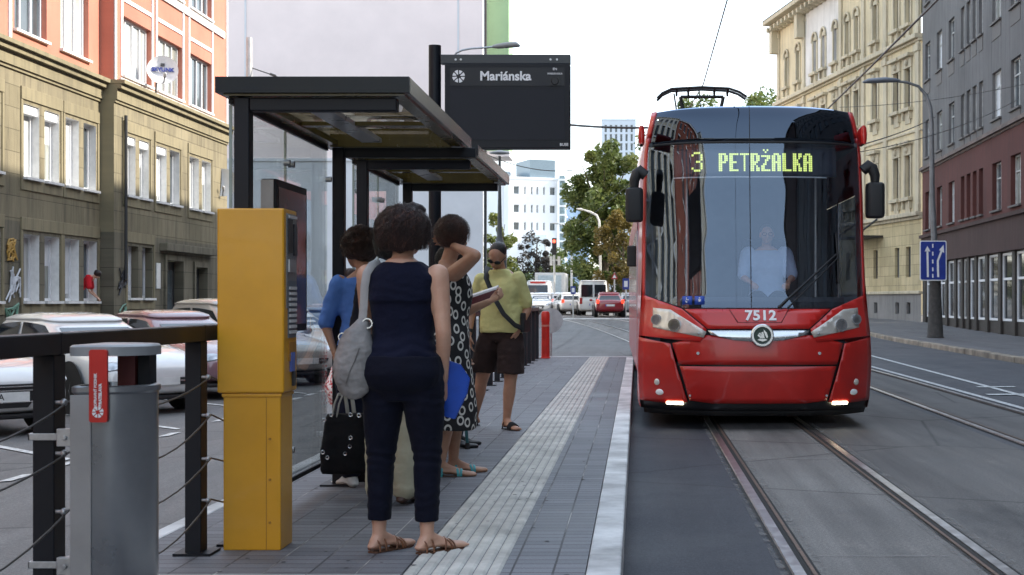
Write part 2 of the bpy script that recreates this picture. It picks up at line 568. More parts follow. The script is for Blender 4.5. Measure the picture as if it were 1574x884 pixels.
def strip(name, mat, xl, xr, y0, y1, dz, step=2.0):
    n = max(1, int((y1 - y0) / step)); b = MB()
    b.grid([[(xl(lerp(y0, y1, i / n)), lerp(y0, y1, i / n), gz(lerp(y0, y1, i / n)) + dz), (xr(lerp(y0, y1, i / n)), lerp(y0, y1, i / n), gz(lerp(y0, y1, i / n)) + dz)] for i in range(n + 1)])
    return struct(b.build(name, mat))
K = lambda c: (lambda Y: c)
b = MB(); b.grid([[(x, y, gl(x, y) - .004) for x in (-11.0, -5.5, -2.5, -2.3)] for y in range(-60, 76, 3)]); struct(b.build('road', m_roadl))
strip('road', m_road, lambda Y: 3.45 + TX(Y), RK, -60, 75, -0.004)
strip('road', m_new, K(-0.08), K(0.76), -20, 30, -0.003)
strip('track_bed', m_trk, lambda Y: 0.76 + TX(Y), lambda Y: 1.84 + TX(Y), -20, 110, 0.0)
strip('track_bed', m_trk2, lambda Y: 1.84 + TX(Y), lambda Y: 3.45 + TX(Y), -20, 110, 0.0)
strip('track_bed', m_trk2, lambda Y: 3.60 + TX(Y), lambda Y: 4.64 + TX(Y), -20, 110, 0.0)

def rail(xc, side):
    """grooved tram rail flush with the paving: running head, groove, lip; side = where the groove lies"""
    h, gr, lp = MB(), MB(), MB()
    Ys = [-20 + 2.0 * i for i in range(66)]
    prof = lambda a, b, dz: [[(xc + side * a + TX(y), y, gz(y) + dz), (xc + side * b + TX(y), y, gz(y) + dz)] for y in Ys]
    h.grid(prof(-0.032, 0.026, 0.012)); h.grid([[p[1], (p[1][0], p[1][1], p[1][2] - 0.012)] for p in prof(-0.032, 0.026, 0.012)])
    h.grid([[p[0], (p[0][0] - side * 0.006, p[0][1], p[0][2] - 0.010)] for p in prof(-0.032, 0.026, 0.012)])
    gr.grid(prof(0.026, 0.062, 0.004)); lp.grid(prof(0.062, 0.082, 0.010)); gr.grid(prof(-0.058, -0.036, 0.003)); gr.grid(prof(0.084, 0.10, 0.003))
    struct(h.build('tram_rail', m_rail)); struct(gr.build('rail_groove', m_gap)); struct(lp.build('rail_lip', m_rust))
for xc, sd in ((0.795, 1), (1.815, -1), (3.62, 1), (4.62, -1)): rail(xc, sd)

# painted lines
def dash(name, x0, x1, y0, y1, dz=0.006):
    b = MB(); b.quad((x0, y0, gl(x0, y0) + dz), (x1, y0, gl(x1, y0) + dz), (x1, y1, gl(x1, y1) + dz), (x0, y1, gl(x0, y1) + dz)); struct(b.build(name, m_paint))
strip('lane_line', m_paint, K(4.76), K(4.86), -20, 60, 0.005)
strip('lane_line', m_paint, lambda Y: RK(Y) - 2.62, lambda Y: RK(Y) - 2.52, -20, 70, 0.005)
for i, y in enumerate((20.2, 22.0)):                      # parts of a worn arrow in the lane
    b = MB(); b.add([(5.0 + i * .3, y, .008), (6.1 - i * .2, y + .1, .008), (6.1 - i * .2, y + .3, .008), (5.0 + i * .3, y + .25, .008)], [(0, 1, 2, 3)]); struct(b.build('road_marking', m_paint))
for i in range(26):
    y = 6.0 + i * 1.0
    dash('parking_line', -5.40, -5.28, y, y + 0.5)
for i in range(9):                                    # bay lines at 45 degrees
    y = 10.4 + 3.3 * i
    b = MB(); b.add([(-5.5, y, -.194), (-5.5, y + .14, -.194), (-8.7, y + 3.34, -.194), (-8.7, y + 3.2, -.194)], [(0, 1, 2, 3)]); struct(b.build('parking_line', m_paint))
dash('stop_line', -13, 4, 76.0, 77.6, 0.008)

# left pavement, right pavement with granite kerb stones
b = MB(); b.bx(-16.5, -11.0, -60, 75, -0.3, 0.0); struct(b.build('pavement', m_walk))
b = MB()
for i in range(70):
    y = -60 + 2 * i
    b.quad((RK(y) + .2, y, gz(y) + .13), (RK(y + 2) + .2, y + 2, gz(y + 2) + .13), (RK(y + 2) + 8, y + 2, gz(y + 2) + .16), (RK(y) + 8, y, gz(y) + .16))
struct(b.build('pavement', m_walk))
rnd = random.Random(3)
b = MB(); y = -6.0
while y < 78:
    l = rnd.uniform(0.8, 1.15); j = rnd.uniform(-.012, .012)
    b.obx((RK(y), y, gz(y)), (0.021, 1, 0), (1, 0, 0), (0, 0, 1), 0.006, l - .006, j, .21, -.02, .135 + j * .6)
    y += l
struct(b.build('kerb', m_granite, bevel=0.02))
b = MB(); b.bx(-11.15, -10.98, -60, 75, -.3, .01); struct(b.build('kerb', m_granite, bevel=.01))

# ---------------------------------------------------------------- the stop's platform
def pavers(name, w, l, c1, c2, mortar):
    m, nt, bs = newmat(name)
    tc = nt.nodes.new('ShaderNodeTexCoord')
    sp = nt.nodes.new('ShaderNodeSeparateXYZ'); nt.links.new(tc.outputs['Object'], sp.inputs[0])
    cb = nt.nodes.new('ShaderNodeCombineXYZ'); nt.links.new(sp.outputs[0], cb.inputs[0]); nt.links.new(sp.outputs[1], cb.inputs[1])
    br = nt.nodes.new('ShaderNodeTexBrick'); nt.links.new(cb.outputs[0], br.inputs['Vector'])
    br.offset = 0.0; br.inputs['Scale'].default_value = 1
    br.inputs['Brick Width'].default_value = w; br.inputs['Row Height'].default_value = l
    br.inputs['Mortar Size'].default_value = 0.0055; br.inputs['Mortar Smooth'].default_value = 0.3
    br.inputs['Color1'].default_value = (*c1, 1); br.inputs['Color2'].default_value = (*c2, 1); br.inputs['Mortar'].default_value = (*mortar, 1)
    br.inputs['Bias'].default_value = 0.0
    n1 = noise_tex(nt, tc.outputs['Object'], 1.1, 6, .65); n2 = noise_tex(nt, tc.outputs['Object'], 150, 3, .7)
    c = mixc(nt, 1.0, br.outputs[0], ramp(nt, n1, [(.3, (.58, .58, .61)), (.5, (1, 1, 1)), (.7, (1.3, 1.29, 1.26))]), 'MULTIPLY')
    c = mixc(nt, 1.0, c, ramp(nt, n2, [(.3, (.8,) * 3), (.7, (1.18,) * 3)]), 'MULTIPLY')
    # bright sand in some of the long joints
    x = mth(nt, 'FRACT', mth(nt, 'DIVIDE', sp.outputs[0], w))
    jx = mth(nt, 'LESS_THAN', mth(nt, 'MINIMUM', x, mth(nt, 'SUBTRACT', 1.0, x)), 0.018)
    n3 = noise_tex(nt, coords(nt, (5.1, 1.3, 1)), 1.0, 3, .6)
    c = mixc(nt, mth(nt, 'MULTIPLY', jx, ramp(nt, n3, [(.5, (0, 0, 0)), (.62, (.8,) * 3)])), c, (0.38, 0.37, 0.35))
    nt.links.new(c, bs.inputs['Base Color'])
    nt.links.new(ramp(nt, n1, [(.3, (.5,) * 3), (.7, (.8,) * 3)]), bs.inputs['Roughness'])
    bump(nt, bs, mth(nt, 'ADD', mth(nt, 'MULTIPLY', br.outputs[1], -1.2), mth(nt, 'MULTIPLY', n2, .35)), .5, .006)
    return m
m_pav = pavers('platform_pavers', 0.2, 0.1, (0.105, 0.108, 0.12), (0.16, 0.163, 0.176), (0.035, 0.035, 0.04))
m_pav2 = pavers('edge_pavers', 0.18, 0.1, (0.12, 0.125, 0.14), (0.165, 0.17, 0.186), (0.035, 0.035, 0.04))
PY0, PY1 = 1.5, 30.0
b = MB(); b.bx(-2.335, -1.0, PY0, PY1, -.02, PZ); struct(b.build('platform', m_pav))
b = MB(); b.bx(-0.58, -0.222, PY0, PY1, -.02, PZ - .001); struct(b.build('platform', m_pav2))
b = MB(); b.bx(-0.999, -0.581, PY0, PY1, -.02, PZ - .003); struct(b.build('platform', m_pav2))
b = MB(); y = PY0
while y < PY1 - .3:
    for k in range(7):
        x0 = -0.995 + k * 0.0592
        b.add([(x0, y + .003, PZ - .002), (x0 + .012, y + .003, PZ + .006), (x0 + .043, y + .003, PZ + .006), (x0 + .055, y + .003, PZ - .002),
               (x0, y + .397, PZ - .002), (x0 + .012, y + .397, PZ + .006), (x0 + .043, y + .397, PZ + .006), (x0 + .055, y + .397, PZ - .002)],
              [(0, 1, 5, 4), (1, 2, 6, 5), (2, 3, 7, 6), (0, 3, 2, 1), (4, 5, 6, 7)])
    y += .4
struct(b.build('tactile_paving', m_tact))
b = MB()
for i in range(7):
    y0 = 5.62 + i * .0592
    for j in range(3):
        xa, xb = -1.003 - j * .4, -1.003 - j * .4 - .394
        b.add([(xa, y0, PZ + .001), (xa, y0 + .012, PZ + .006), (xa, y0 + .043, PZ + .006), (xa, y0 + .055, PZ + .001), (xb, y0, PZ + .001), (xb, y0 + .012, PZ + .006), (xb, y0 + .043, PZ + .006), (xb, y0 + .055, PZ + .001)],
              [(0, 1, 5, 4), (1, 2, 6, 5), (2, 3, 7, 6), (0, 3, 2, 1), (4, 5, 6, 7)])
struct(b.build('tactile_paving', m_tact))
b = MB(); y = PY0
while y < PY1 - .05:
    b.bx(-.219, -.068, y + .003, min(y + .997, PY1), -.02, PZ + .004); y += 1.0
struct(b.build('kerb', m_kerbw, bevel=.012))
b = MB(); y = PY0
while y < PY1 - .05:
    b.bx(-2.435, -2.337, y + .003, min(y + .997, PY1), -.05, PZ + .003); y += 1.0
struct(b.build('kerb', m_kerbw, bevel=.01))
b = MB(); b.bx(-2.435, -.068, PY1 + .003, PY1 + .16, -.02, PZ + .002); struct(b.build('kerb', m_kerbw, bevel=.012))
b = MB(); b.add([(-1.6, PY1 + .165, .006), (-.1, PY1 + .165, .006), (-.2, 33.5, .006), (-1.0, 33.5, .006)], [(0, 1, 2, 3)]); struct(b.build('road_marking', m_paint))

# dusty slab joints across the track, scuffs beside the rails, gum and stains on the slabs
def dustmat(name, c, dens):
    m, nt, b = newmat(name)
    b.inputs['Base Color'].default_value = (*c, 1); b.inputs['Roughness'].default_value = .9
    tr = nt.nodes.new('ShaderNodeBsdfTransparent'); mx = nt.nodes.new('ShaderNodeMixShader')
    f = ramp(nt, noise_tex(nt, coords(nt, (1, 1, 1)), 6.0, 7, .75), [(.42, (0, 0, 0)), (.62, (dens,) * 3)])
    nt.links.new(f, mx.inputs[0]); nt.links.new(tr.outputs[0], mx.inputs[1]); nt.links.new(b.outputs[0], mx.inputs[2]); nt.links.new(mx.outputs[0], nt.nodes['Material Output'].inputs[0]); return m
m_dust = dustmat('pale_dust', (.26, .245, .225), .45)
b = MB()
for y, w in ((7.4, .03), (11.95, .07), (16.5, .05)): b.quad((.90, y, .006), (1.71, y, .006), (1.71, y + w, .006), (.90, y + w, .006))
for x0, x1 in ((.895, .945), (1.665, 1.72), (.70, .74), (1.872, 1.93)): b.quad((x0, 4, .006), (x1, 4, .006), (x1, 22, .006), (x0, 22, .006))
struct(b.build('dust', m_dust))
r_ = random.Random(77); b = MB()
for _ in range(110):
    x, y, q = r_.uniform(-2.2, -.25), r_.uniform(5.6, 14), r_.uniform(.006, .016)
    z = PZ + (.0075 if -1.0 < x < -.58 else .0015)
    b.quad(*[(x + q * r_.uniform(.7, 1.2) * math.cos(a), y + q * r_.uniform(.7, 1.2) * math.sin(a), z) for a in [k * .785 for k in range(8)]])
struct(b.build('gum_spot', M('gum_dark', (.04, .04, .042), .8)))
# ================================================================ BUILDINGS
m_olive = wallmat('olive_stone', (0.25, 0.215, 0.14), 0.85, (0.045, 0.04, 0.036), 'Y', (1.35, 0.55), 0.5, streak=1.0)
m_olive2 = wallmat('olive_stone_smooth', (0.25, 0.215, 0.135), 0.65, (0.05, 0.045, 0.04), 'Y', None, streak=1.4)
m_base = wallmat('grey_stone', (0.185, 0.165, 0.12), 0.95, (0.022, 0.021, 0.02), 'Y', (1.35, 0.55), 0.55, streak=1.0)
m_pink = wallmat('salmon_plaster', (0.50, 0.20, 0.14), 0.2, (0.3, 0.12, 0.08), 'Y', None)
m_white = M('white_plaster', (0.72, 0.71, 0.69), 0.8, var=0.08)
m_upvc = M('white_window_frame', (0.74, 0.75, 0.76), 0.4, var=0.04)
m_pane = M('window_pane', (0.07, 0.085, 0.095), 0.06, var=0.35, scale=0.6, spec=0.6, rvar=0.02)
m_panel = M('pale_blind', (0.62, 0.64, 0.66), 0.5, var=0.1, scale=2)
m_curt = M('curtain_pane', (0.30, 0.31, 0.28), 0.12, var=0.4, scale=1.6, stretch=(1, 4, .4), spec=.5)
m_curtw = M('white_net_pane', (0.46, 0.47, 0.46), 0.12, var=0.3, scale=1.2, stretch=(1, 6, .3), spec=.5)
m_dark = M('dark_metal_trim', (0.03, 0.03, 0.032), 0.5)

# ---- olive and salmon building on the left: near range set back, far range standing 0.4 m forward
S, N = Vector((0, 1, 0)), Vector((1, 0, 0))
lb = thing('apartment_building', 'salmon pink upper floors over olive stone lower floors, on the left of the street', 'building', (-15.5, 27, 0.12))
def range_of(X, ya, yb, lower, upper, ground, extra):
    O = (X, ya, 0.0); L = yb - ya
    lo = [(a - ya, b - ya, c, d) for (a, b, c, d) in lower]
    gr = [(a - ya, b - ya, c, d) for (a, b, c, d) in ground]
    up = [(a - ya, b - ya, c, d) for (a, b, c, d) in upper]
    ex = [(a - ya, b - ya, c, d) for (a, b, c, d) in extra]
    rv = []
    w = MB(); facade(w, O, S, N, L, 3.35, gr, .28, -.25, rv) if not ex else facade(w, O, S, N, L, 3.35, gr + ex, .28, -.25); w.build('wall', m_base, lb, world=True)
    w = MB(); facade(w, O, S, N, L, 7.1, lo, .26, 3.35, rv); w.build('wall', m_olive, lb, world=True)
    w = MB(); facade(w, O, S, N, L, 17.6, up, .2, 7.75); w.build('wall', m_pink, lb, world=True)
    for q in rv:
        r_ = MB(); r_.add(q, [(0, 1, 2, 3), (4, 5, 6, 7), (1, 5, 6, 2), (0, 4, 7, 3)]); r_.build('reveal', m_white, lb, world=True)
    c = MB()                                           # string cornice between stone and plaster
    for d0, d1, n in ((7.1, 7.18, .05), (7.18, 7.5, .10), (7.5, 7.64, .22), (7.64, 7.75, .32)):
        c.obx(O, S, (0, 0, 1), N, -0.0 if n < .3 else -.02, L, d0, d1, -.35, n)
    c.build('cornice', m_olive2, lb, world=True)
    return O, gr, lo, up
cyc = 0
def leaf(O, op, d, k, um=None):
    """one leaf of a paired window with the bright plastered reveal the photo shows"""
    pm = (m_curtw, m_pane, m_curtw, m_curt)[k % 4]
    a, b, c, dd = op
    inner = None
    if k % 4 in (0, 3): inner = ((a + .07, b - .07, lerp(c, dd, .12 if k % 4 == 0 else .55), dd - .05), m_panel)
    return window(lb, O, S, N, op, d, m_upvc, pm, 1, 1, .075, .12, m_white, inner=inner)
def pair(a, b, c, d, gap=.34):
    m = (a + b) / 2
    return [(a, m - gap / 2, c, d), (m + gap / 2, b, c, d)]
near_lo = pair(32.4, 34.6, 4.5, 6.35) + pair(35.95, 38.15, 4.5, 6.35) + pair(38.6, 40.75, 4.5, 6.35) + pair(28.8, 31, 4.5, 6.35)
near_gr = pair(32.4, 34.6, 1.35, 3.05) + pair(35.95, 38.15, 1.35, 3.05) + pair(38.55, 40.8, 1.35, 3.05) + pair(28.8, 31, 1.35, 3.05)
near_up = []
for z in (8.15, 11.5, 14.6):
    for a in (29.0, 32.1, 35.4, 38.25): near_up.append((a, a + 1.95, z, z + 1.95))
O1, g1, l1, u1 = range_of(-15.5, 27.0, 41.05, near_lo, near_up, near_gr, [])
far_lo = pair(42.0, 44.0, 4.5, 6.25) + pair(44.7, 46.95, 4.5, 6.25) + pair(48.0, 50.4, 4.5, 6.25)
far_gr = pair(42.2, 44.3, 1.45, 3.0)
door_ops = [(45.4, 47.35, 0.02, 2.85), (48.4, 50.0, 0.02, 2.7)]
far_up = []
for z in (8.0, 11.3, 14.5):
    for a in (41.75, 44.75, 48.0): far_up.append((a, a + 2.45, z, z + 1.75))
O2, g2, l2, u2 = range_of(-15.1, 41.05, 52.4, far_lo, far_up, far_gr, door_ops)
for O, lst, d in ((O1, g1, .28), (O1, l1, .26), (O2, g2, .28), (O2, l2, .26)):
    for op in lst: leaf(O, op, d, cyc); cyc += 1
for O, lst in ((O1, u1), (O2, u2)):
    for op in lst:
        window(lb, O, S, N, op, .2, m_upvc, (m_curtw, m_curt, m_pane)[cyc % 3], 3 if O is O1 else 4, 1, .07, .1, m_white); cyc += 1
# roller shutter boxes over some first floor windows
for O, op in ((O1, l1[2]), (O1, l1[3]), (O2, l2[0]), (O2, l2[1]), (O2, l2[2])):
    b = MB(); b.obx(O, S, (0, 0, 1), N, op[0] + .01, op[1] - .01, op[3] - .24, op[3] - .01, -.24, -.04); b.build('shutter_box', m_upvc, lb, world=True, bevel=.02)
# plain panels round the window pairs, window aprons
for O, lst in ((O1, l1), (O2, l2), (O1, g1), (O2, g2)):
    for p, q in zip(lst[::2], lst[1::2]):
        b = MB(); z0, z1 = p[2], p[3]
        b.obx(O, S, (0, 0, 1), N, p[0] - .2, q[1] + .2, z0 - .34, z0 - .075, -.05, .035)
        b.obx(O, S, (0, 0, 1), N, p[0] - .2, q[1] + .2, z1 + .10, z1 + .42, -.05, .04)
        b.obx(O, S, (0, 0, 1), N, p[0] - .2, p[0] - .09, z0 - .07, z1 + .095, -.05, .03)
        b.obx(O, S, (0, 0, 1), N, q[1] + .09, q[1] + .2, z0 - .07, z1 + .095, -.05, .03)
        b.build('window_surround', m_olive2, lb, world=True, bevel=.01)
# white bands on the salmon plaster
for op in u2:
    b = MB(); a, c = op[0] - .16, op[1] + .16
    b.obx(O2, S, (0, 0, 1), N, a, op[0] - .02, op[2] - .05, op[3] + 1.5, -.02, .03); b.obx(O2, S, (0, 0, 1), N, op[1] + .02, c, op[2] - .05, op[3] + 1.5, -.02, .03)
    b.obx(O2, S, (0, 0, 1), N, op[0] - .02, op[1] + .02, op[3] + .42, op[3] + .54, -.02, .028)
    b.build('window_band', m_white, lb, world=True)
for z in (8.0, 11.3, 14.5): b = MB(); b.obx(O2, S, (0, 0, 1), N, .45, 10.9, z - .36, z - .12, -.02, .06); b.build('sill_band', m_white, lb, world=True)
for s in (.02, 11.2): b = MB(); b.obx(O2, S, (0, 0, 1), N, s, s + .14, 7.76, 17.5, -.02, .035); b.build('corner_strip', m_white, lb, world=True)
b = MB(); b.obx(O1, S, (0, 0, 1), N, 8.05, 8.2, 7.76, 17.5, -.02, .035); b.build('corner_strip', m_white, lb, world=True)
# end face of the forward range, far end, roof
b = MB(); b.bx(-15.6, -15.1, 41.05, 41.06, 0, 3.35); b.build('wall', m_base, lb, world=True)
b = MB(); b.bx(-15.6, -15.1, 41.05, 41.06, 3.35, 7.1); b.build('wall', m_olive2, lb, world=True)
b = MB(); b.bx(-15.6, -15.1, 41.05, 41.06, 7.75, 17.6); b.build('wall', m_pink, lb, world=True)
b = MB(); b.bx(-27, -15.15, 52.36, 52.39, 0, 17.6); b.bx(-27, -15.6, 27.0, 27.03, 0, 17.6); b.build('wall', m_olive2, lb, world=True)
b = MB(); b.bx(-27, -14.8, 26.9, 52.5, 17.6, 17.9); b.bx(-26, -16.2, 28, 51.5, 17.9, 19.0); b.build('roof', M('roof_tin', (.16, .1, .09), .6), lb, world=True)
# entrance doors with stone surround and steps
for k, op in enumerate(door_ops):
    a, c, z0, z1 = op[0], op[1], op[2], op[3]
    f = MB(); O = (-15.1, 0, 0)
    for s0, s1, h0, h1 in ((a, a + .16, .02, z1), (c - .16, c, .02, z1), (a + .16, c - .16, z1 - .18, z1)):
        f.obx(O, S, (0, 0, 1), N, s0, s1, h0, h1, -.27, .06)
    d = f.build('door', m_base, lb, world=True)
    p = MB(); p.obx(O, S, (0, 0, 1), N, a + .16, c - .16, .02, z1 - .2, -.3, -.25); p.build('door_leaf', m_dark, d, world=True)
    p = MB(); p.obx(O, S, (0, 0, 1), N, a + .35, a + .75, .5, z1 - .5, -.249, -.24); p.obx(O, S, (0, 0, 1), N, a + .95, c - .4, .5, z1 - .5, -.249, -.24); p.build('glass', m_pane, d, world=True)
b = MB(); b.obx((-15.1, 0, 0), S, (0, 0, 1), N, 45.0, 50.4, 2.95, 3.2, -.1, .25); b.build('door_canopy', m_base, lb, world=True, bevel=.02)
b = MB(); b.obx((-15.1, 0, 0), S, (0, 0, 1), N, 44.65, 45.0, 1.75, 2.55, .0, .03); b.build('notice_plate', m_white, lb, world=True)
# downpipe and graffiti
b = MB(); b.tube([(-15.0, 41.75, 2.0), (-15.0, 41.75, 6.8)], .05, 8); b.build('downpipe', m_dark, lb, world=True, smooth=40)
def scribble(seed, y, z, w, h, mat, n=3):
    r = random.Random(seed); b = MB()
    for k in range(n):
        p = [(-15.065 if y > 41 else -15.465, y + r.uniform(0, w), z + r.uniform(0, h)) for _ in range(6)]
        for q0, q1 in zip(p, p[1:]): b.tube([q0, lerp(Vector(q0), Vector(q1), .5) + Vector((0, r.uniform(-.1, .1), r.uniform(-.1, .1))), q1], .022, 5)
    b.build('graffiti', mat, lb, world=True)
scribble(1, 41.3, 1.5, .75, .95, M('spray_black', (.03, .03, .035), .6), 3)
scribble(2, 34.8, 1.3, .9, .9, M('spray_white', (.55, .57, .6), .6), 4)
scribble(3, 34.8, .5, .9, .8, M('spray_green', (.16, .30, .22), .6), 4)
scribble(4, 41.4, .5, .6, .8, M('spray_green', (.16, .30, .22), .6), 4)
scribble(7, 34.9, 2.3, .6, .6, M('spray_ochre', (.45, .27, .06), .6), 5)

# satellite dishes fixed to that facade
m_dish = M('dish_white', (0.74, 0.74, 0.74), 0.4, var=0.05)
def dish(loc, r, label, face, txt=None):
    t = thing('satellite_dish', label, 'dish', loc, 0, 'satellite dishes on the left building')
    F = Vector(face).normalized(); A = Vector((0, 0, 1)).cross(F).normalized(); B = F.cross(A)
    mt = frame_mtx((0, 0, 0), A, B)
    b = MB(); b.lathe([(0.005, -.09 * r * 2), (r * .35, -.075 * r * 2), (r * .7, -.035 * r * 2), (r * .95, .02), (r, .035), (r, .022), (r * .7, -.06 * r * 2), (0.005, -.13 * r * 2)], n=32); b.xf(mt)
    b.build('reflector', m_dish, t, smooth=40)
    b = MB(); b.tube([(0, -r * .9, 0), (.03, -r * 1.0, .15), (r * .12, -r * .6, r * .5)], .018, 6); b.xf(mt); b.build('feed_arm', m_dark, t)
    b = MB(); b.tube([(r * .12, -r * .6, r * .44), (r * .14, -r * .48, r * .6)], .05, 10, True); b.xf(mt); b.build('feed_horn', M('grey_plastic', (.45, .45, .45), .5), t, smooth=60)
    b = MB(); b.tube([Vector((0, 0, -.15)), Vector((-.18, -.3, -.35)), Vector((-.2, -r * 1.3, -.42))], .03, 8); b.xf(mt); b.build('bracket', m_dark, t)
    if txt:
        text_mesh(txt, r * .36, 'lettering', M('dish_blue', (.03, .05, .3), .5), t, mt @ Matrix.Translation((0, .02, -.012)), .012, .006, world=False)
        b = MB(); b.bx(-.06, .06, r * .3, r * .48, -.03, .012); b.xf(mt); b.build('mark', m_dark, t)
    return t
yd = 43.6; dish((AX(250, yd), yd, AZ(108, yd)), .46, 'white satellite dish with blue lettering on the salmon wall', (.35, -1, .25), 'SKYLINK')
yd = 51.6; dish((AX(343, yd), yd, AZ(281, yd)), .52, 'plain white satellite dish at the far corner of the olive stone floor', (.1, -1, .2))

# ---- tall blank gable and green neighbour beyond
m_gable = M('gable_render', (0.88, 0.74, 0.70), .85, var=.035, scale=.5, bmp=.2, bscale=12)
m_gable2 = M('gable_shadow_grey', (0.66, 0.655, 0.67), .85, var=.05, scale=.6, bmp=.2, bscale=12)
Yg = 76.0
gb = thing('gable_building', 'tall building with a blank pale lilac end wall facing the stop', 'building', (-15, Yg + 8, 0.2))
fpr = [(AX(326, Yg), Yg), (AX(742, Yg), Yg), (AX(743, Yg + 18), Yg + 18), (AX(326, Yg), Yg + 18)]
b = MB(); b.loft([[(x, y, z) for x, y in fpr] for z in (8.9, 24)]); b.build('wall', m_gable, gb, world=True)
b = MB(); b.loft([[(x, y + .02, z) for x, y in fpr] for z in (-.3, 8.89)]); b.build('wall', m_gable2, gb, world=True)  # greyer lower wall: the shadow's edge is put into the render colour
b = MB()
for px in (376, 703): b.bx(AX(px, Yg), AX(px, Yg) + .1, Yg - .03, Yg, 9, 24)
for px in (430, 480, 560, 620): b.bx(AX(px, Yg), AX(px, Yg) + .04, Yg - .012, Yg, 0, 8.8)
b.bx(AX(330, Yg), AX(742, Yg), Yg - .06, Yg, 8.85, 9.0)
b.build('panel_joint', m_gable2, gb, world=True)
b = MB(); b.loft([[(x, y, z) for x, y in fpr] for z in (24.01, 24.4)]); b.build('roof', m_gable2, gb, world=True)
b = MB(); b.bx(AX(742, Yg) + .012, AX(746, Yg), Yg + .5, Yg + .8, -.2, 23.8); b.build('downpipe', m_dark, gb, world=True)
Yv = 78.0
gv = thing('green_building', 'pale green oriel storeys rising behind the lilac gable above the sign', 'building', (-7, Yv + 5, 9))
b = MB(); b.bx(AX(747, Yv), AX(782, Yv), Yv, Yv + 2.5, 9.6, 24); b.build('wall', M('green_render', (.30, .46, .27), .85, var=.08, scale=.5), gv, world=True)
b = MB(); b.bx(AX(746, Yv), AX(783, Yv), Yv - .05, Yv + 2.6, 9.3, 9.6); b.build('ledge', m_gable2, gv, world=True)

# ---- grey and maroon building on the right, then the ornate cream one
ang = math.atan(0.0232)
Sg = Vector((-math.sin(ang), -math.cos(ang), 0)); Ng = Vector((-math.cos(ang), math.sin(ang), 0)); Og = Vector((13.25, 66.0, 0.0))
m_greyw = wallmat('grey_render', (0.165, 0.16, 0.158), 0.75, (0.05, 0.05, 0.05), 'Y', None, streak=1.5)
m_maroon = wallmat('maroon_render', (0.115, 0.044, 0.038), 0.6, (0.045, 0.03, 0.03), 'Y', None, streak=1.0)
m_fascia = wallmat('brown_fascia', (0.07, 0.042, 0.038), 0.4, (0.12, 0.1, 0.09), 'Y', None, streak=1.6)
m_pillar = wallmat('brown_stone', (0.042, 0.036, 0.032), 0.5, (0.09, 0.08, 0.07), 'Y', None, streak=2.2, rough=.6)
m_sillg = M('sill_stone', (0.11, 0.10, 0.095), .7)
m_wframe = M('old_white_frame', (0.5, 0.5, 0.48), .6, var=.2)
gbld = thing('corner_block', 'grey rendered block with a maroon first floor and dark shopfronts on the right', 'building', (13.2, 50, 0.15))
LG = 42.0
cols = []                                             # (s0, s1, kind)
for s0 in (0.75, 3.55, 6.2): cols.append((s0, s0 + 1.2, 'w'))
for k in range(4): cols.append((8.7 + 1.12 * k, 8.7 + 1.12 * k + .72, 'n'))
for s0 in (14.3, 17.1, 19.8, 22.6): cols.append((s0, s0 + 1.4, 'w'))
for k in range(4): cols.append((25.4 + 1.12 * k, 25.4 + 1.12 * k + .72, 'n'))
for s0 in (31.0, 33.8, 36.6, 39.4): cols.append((s0, s0 + 1.3, 'w'))
ops = {z: [(a, b_, z, z + (1.72 if k == 'w' else 1.74)) for a, b_, k in cols] for z in (4.62, 7.9, 11.4, 14.9, 18.3)}
w = MB(); facade(w, Og, Sg, Ng, LG, 7.3, ops[4.62], .22, 4.4); w.build('wall', m_maroon, gbld, world=True)
w = MB(); facade(w, Og, Sg, Ng, LG, 22.0, ops[7.9] + ops[11.4] + ops[14.9] + ops[18.3], .18, 7.55); w.build('wall', m_greyw, gbld, world=True)
cyc = 0
for z in ops:
    for (a, b_, c, d), (_, _, k) in zip(ops[z], cols):
        if a > 22: continue
        pm = (m_curt, m_pane, m_panel, m_pane)[(cyc * 7 + int(z)) % 4] if k == 'w' else (m_curt if cyc % 2 else m_pane)
        window(gbld, Og, Sg, Ng, (a, b_, c, d), .22 if z < 5 else .18, m_wframe, pm, 2 if k == 'w' else 1, 1, .055, .10, m_sillg, transom=.68 if k == 'w' else None); cyc += 1
p = MB()
for z in ops:
    for (a, b_, c, d), (_, _, k) in zip(ops[z], cols):
        if a > 22: p.obx(Og, Sg, (0, 0, 1), Ng, a, b_, c, d, -.2, -.17)
p.build('window_row', m_pane, gbld, world=True)
b = MB()
for d0, d1, n in ((7.3, 7.38, .05), (7.38, 7.5, .16), (7.5, 7.55, .10)): b.obx(Og, Sg, (0, 0, 1), Ng, -.1, LG, d0, d1, -.3, n)
b.build('cornice', M('cornice_stone', (.16, .12, .105), .8, var=.3, scale=2), gbld, world=True)
b = MB(); b.obx(Og, Sg, (0, 0, 1), Ng, -.05, LG, 3.1, 4.26, -.3, .05); b.build('shop_fascia', m_fascia, gbld, world=True)
b = MB(); b.obx(Og, Sg, (0, 0, 1), Ng, -.08, LG, 4.26, 4.4, -.3, .15); b.build('string_course', m_fascia, gbld, world=True)
for z in (7.9, 11.4):                                  # aprons under the upper windows
    for a, b_, k in cols:
        if a < 22: b = MB(); b.obx(Og, Sg, (0, 0, 1), Ng, a + .02, b_ - .02, z - .62, z - .08, -.02, .02); b.build('apron', m_sillg, gbld, world=True)
s = 0.0; pw = .42
edges = [0, 1.6, 3.3, 5.1, 7.0, 8.3, 9.5, 10.9, 12.8, 14.9, 17.0, 19.1, 21.5, 24, 27, 30, 33, 36, 39, 41.4]
for i, s0 in enumerate(edges):
    b = MB(); b.obx(Og, Sg, (0, 0, 1), Ng, s0, s0 + pw, .1, 3.1, -.45, -.06); b.build('pillar', m_pillar, gbld, world=True, bevel=.02)
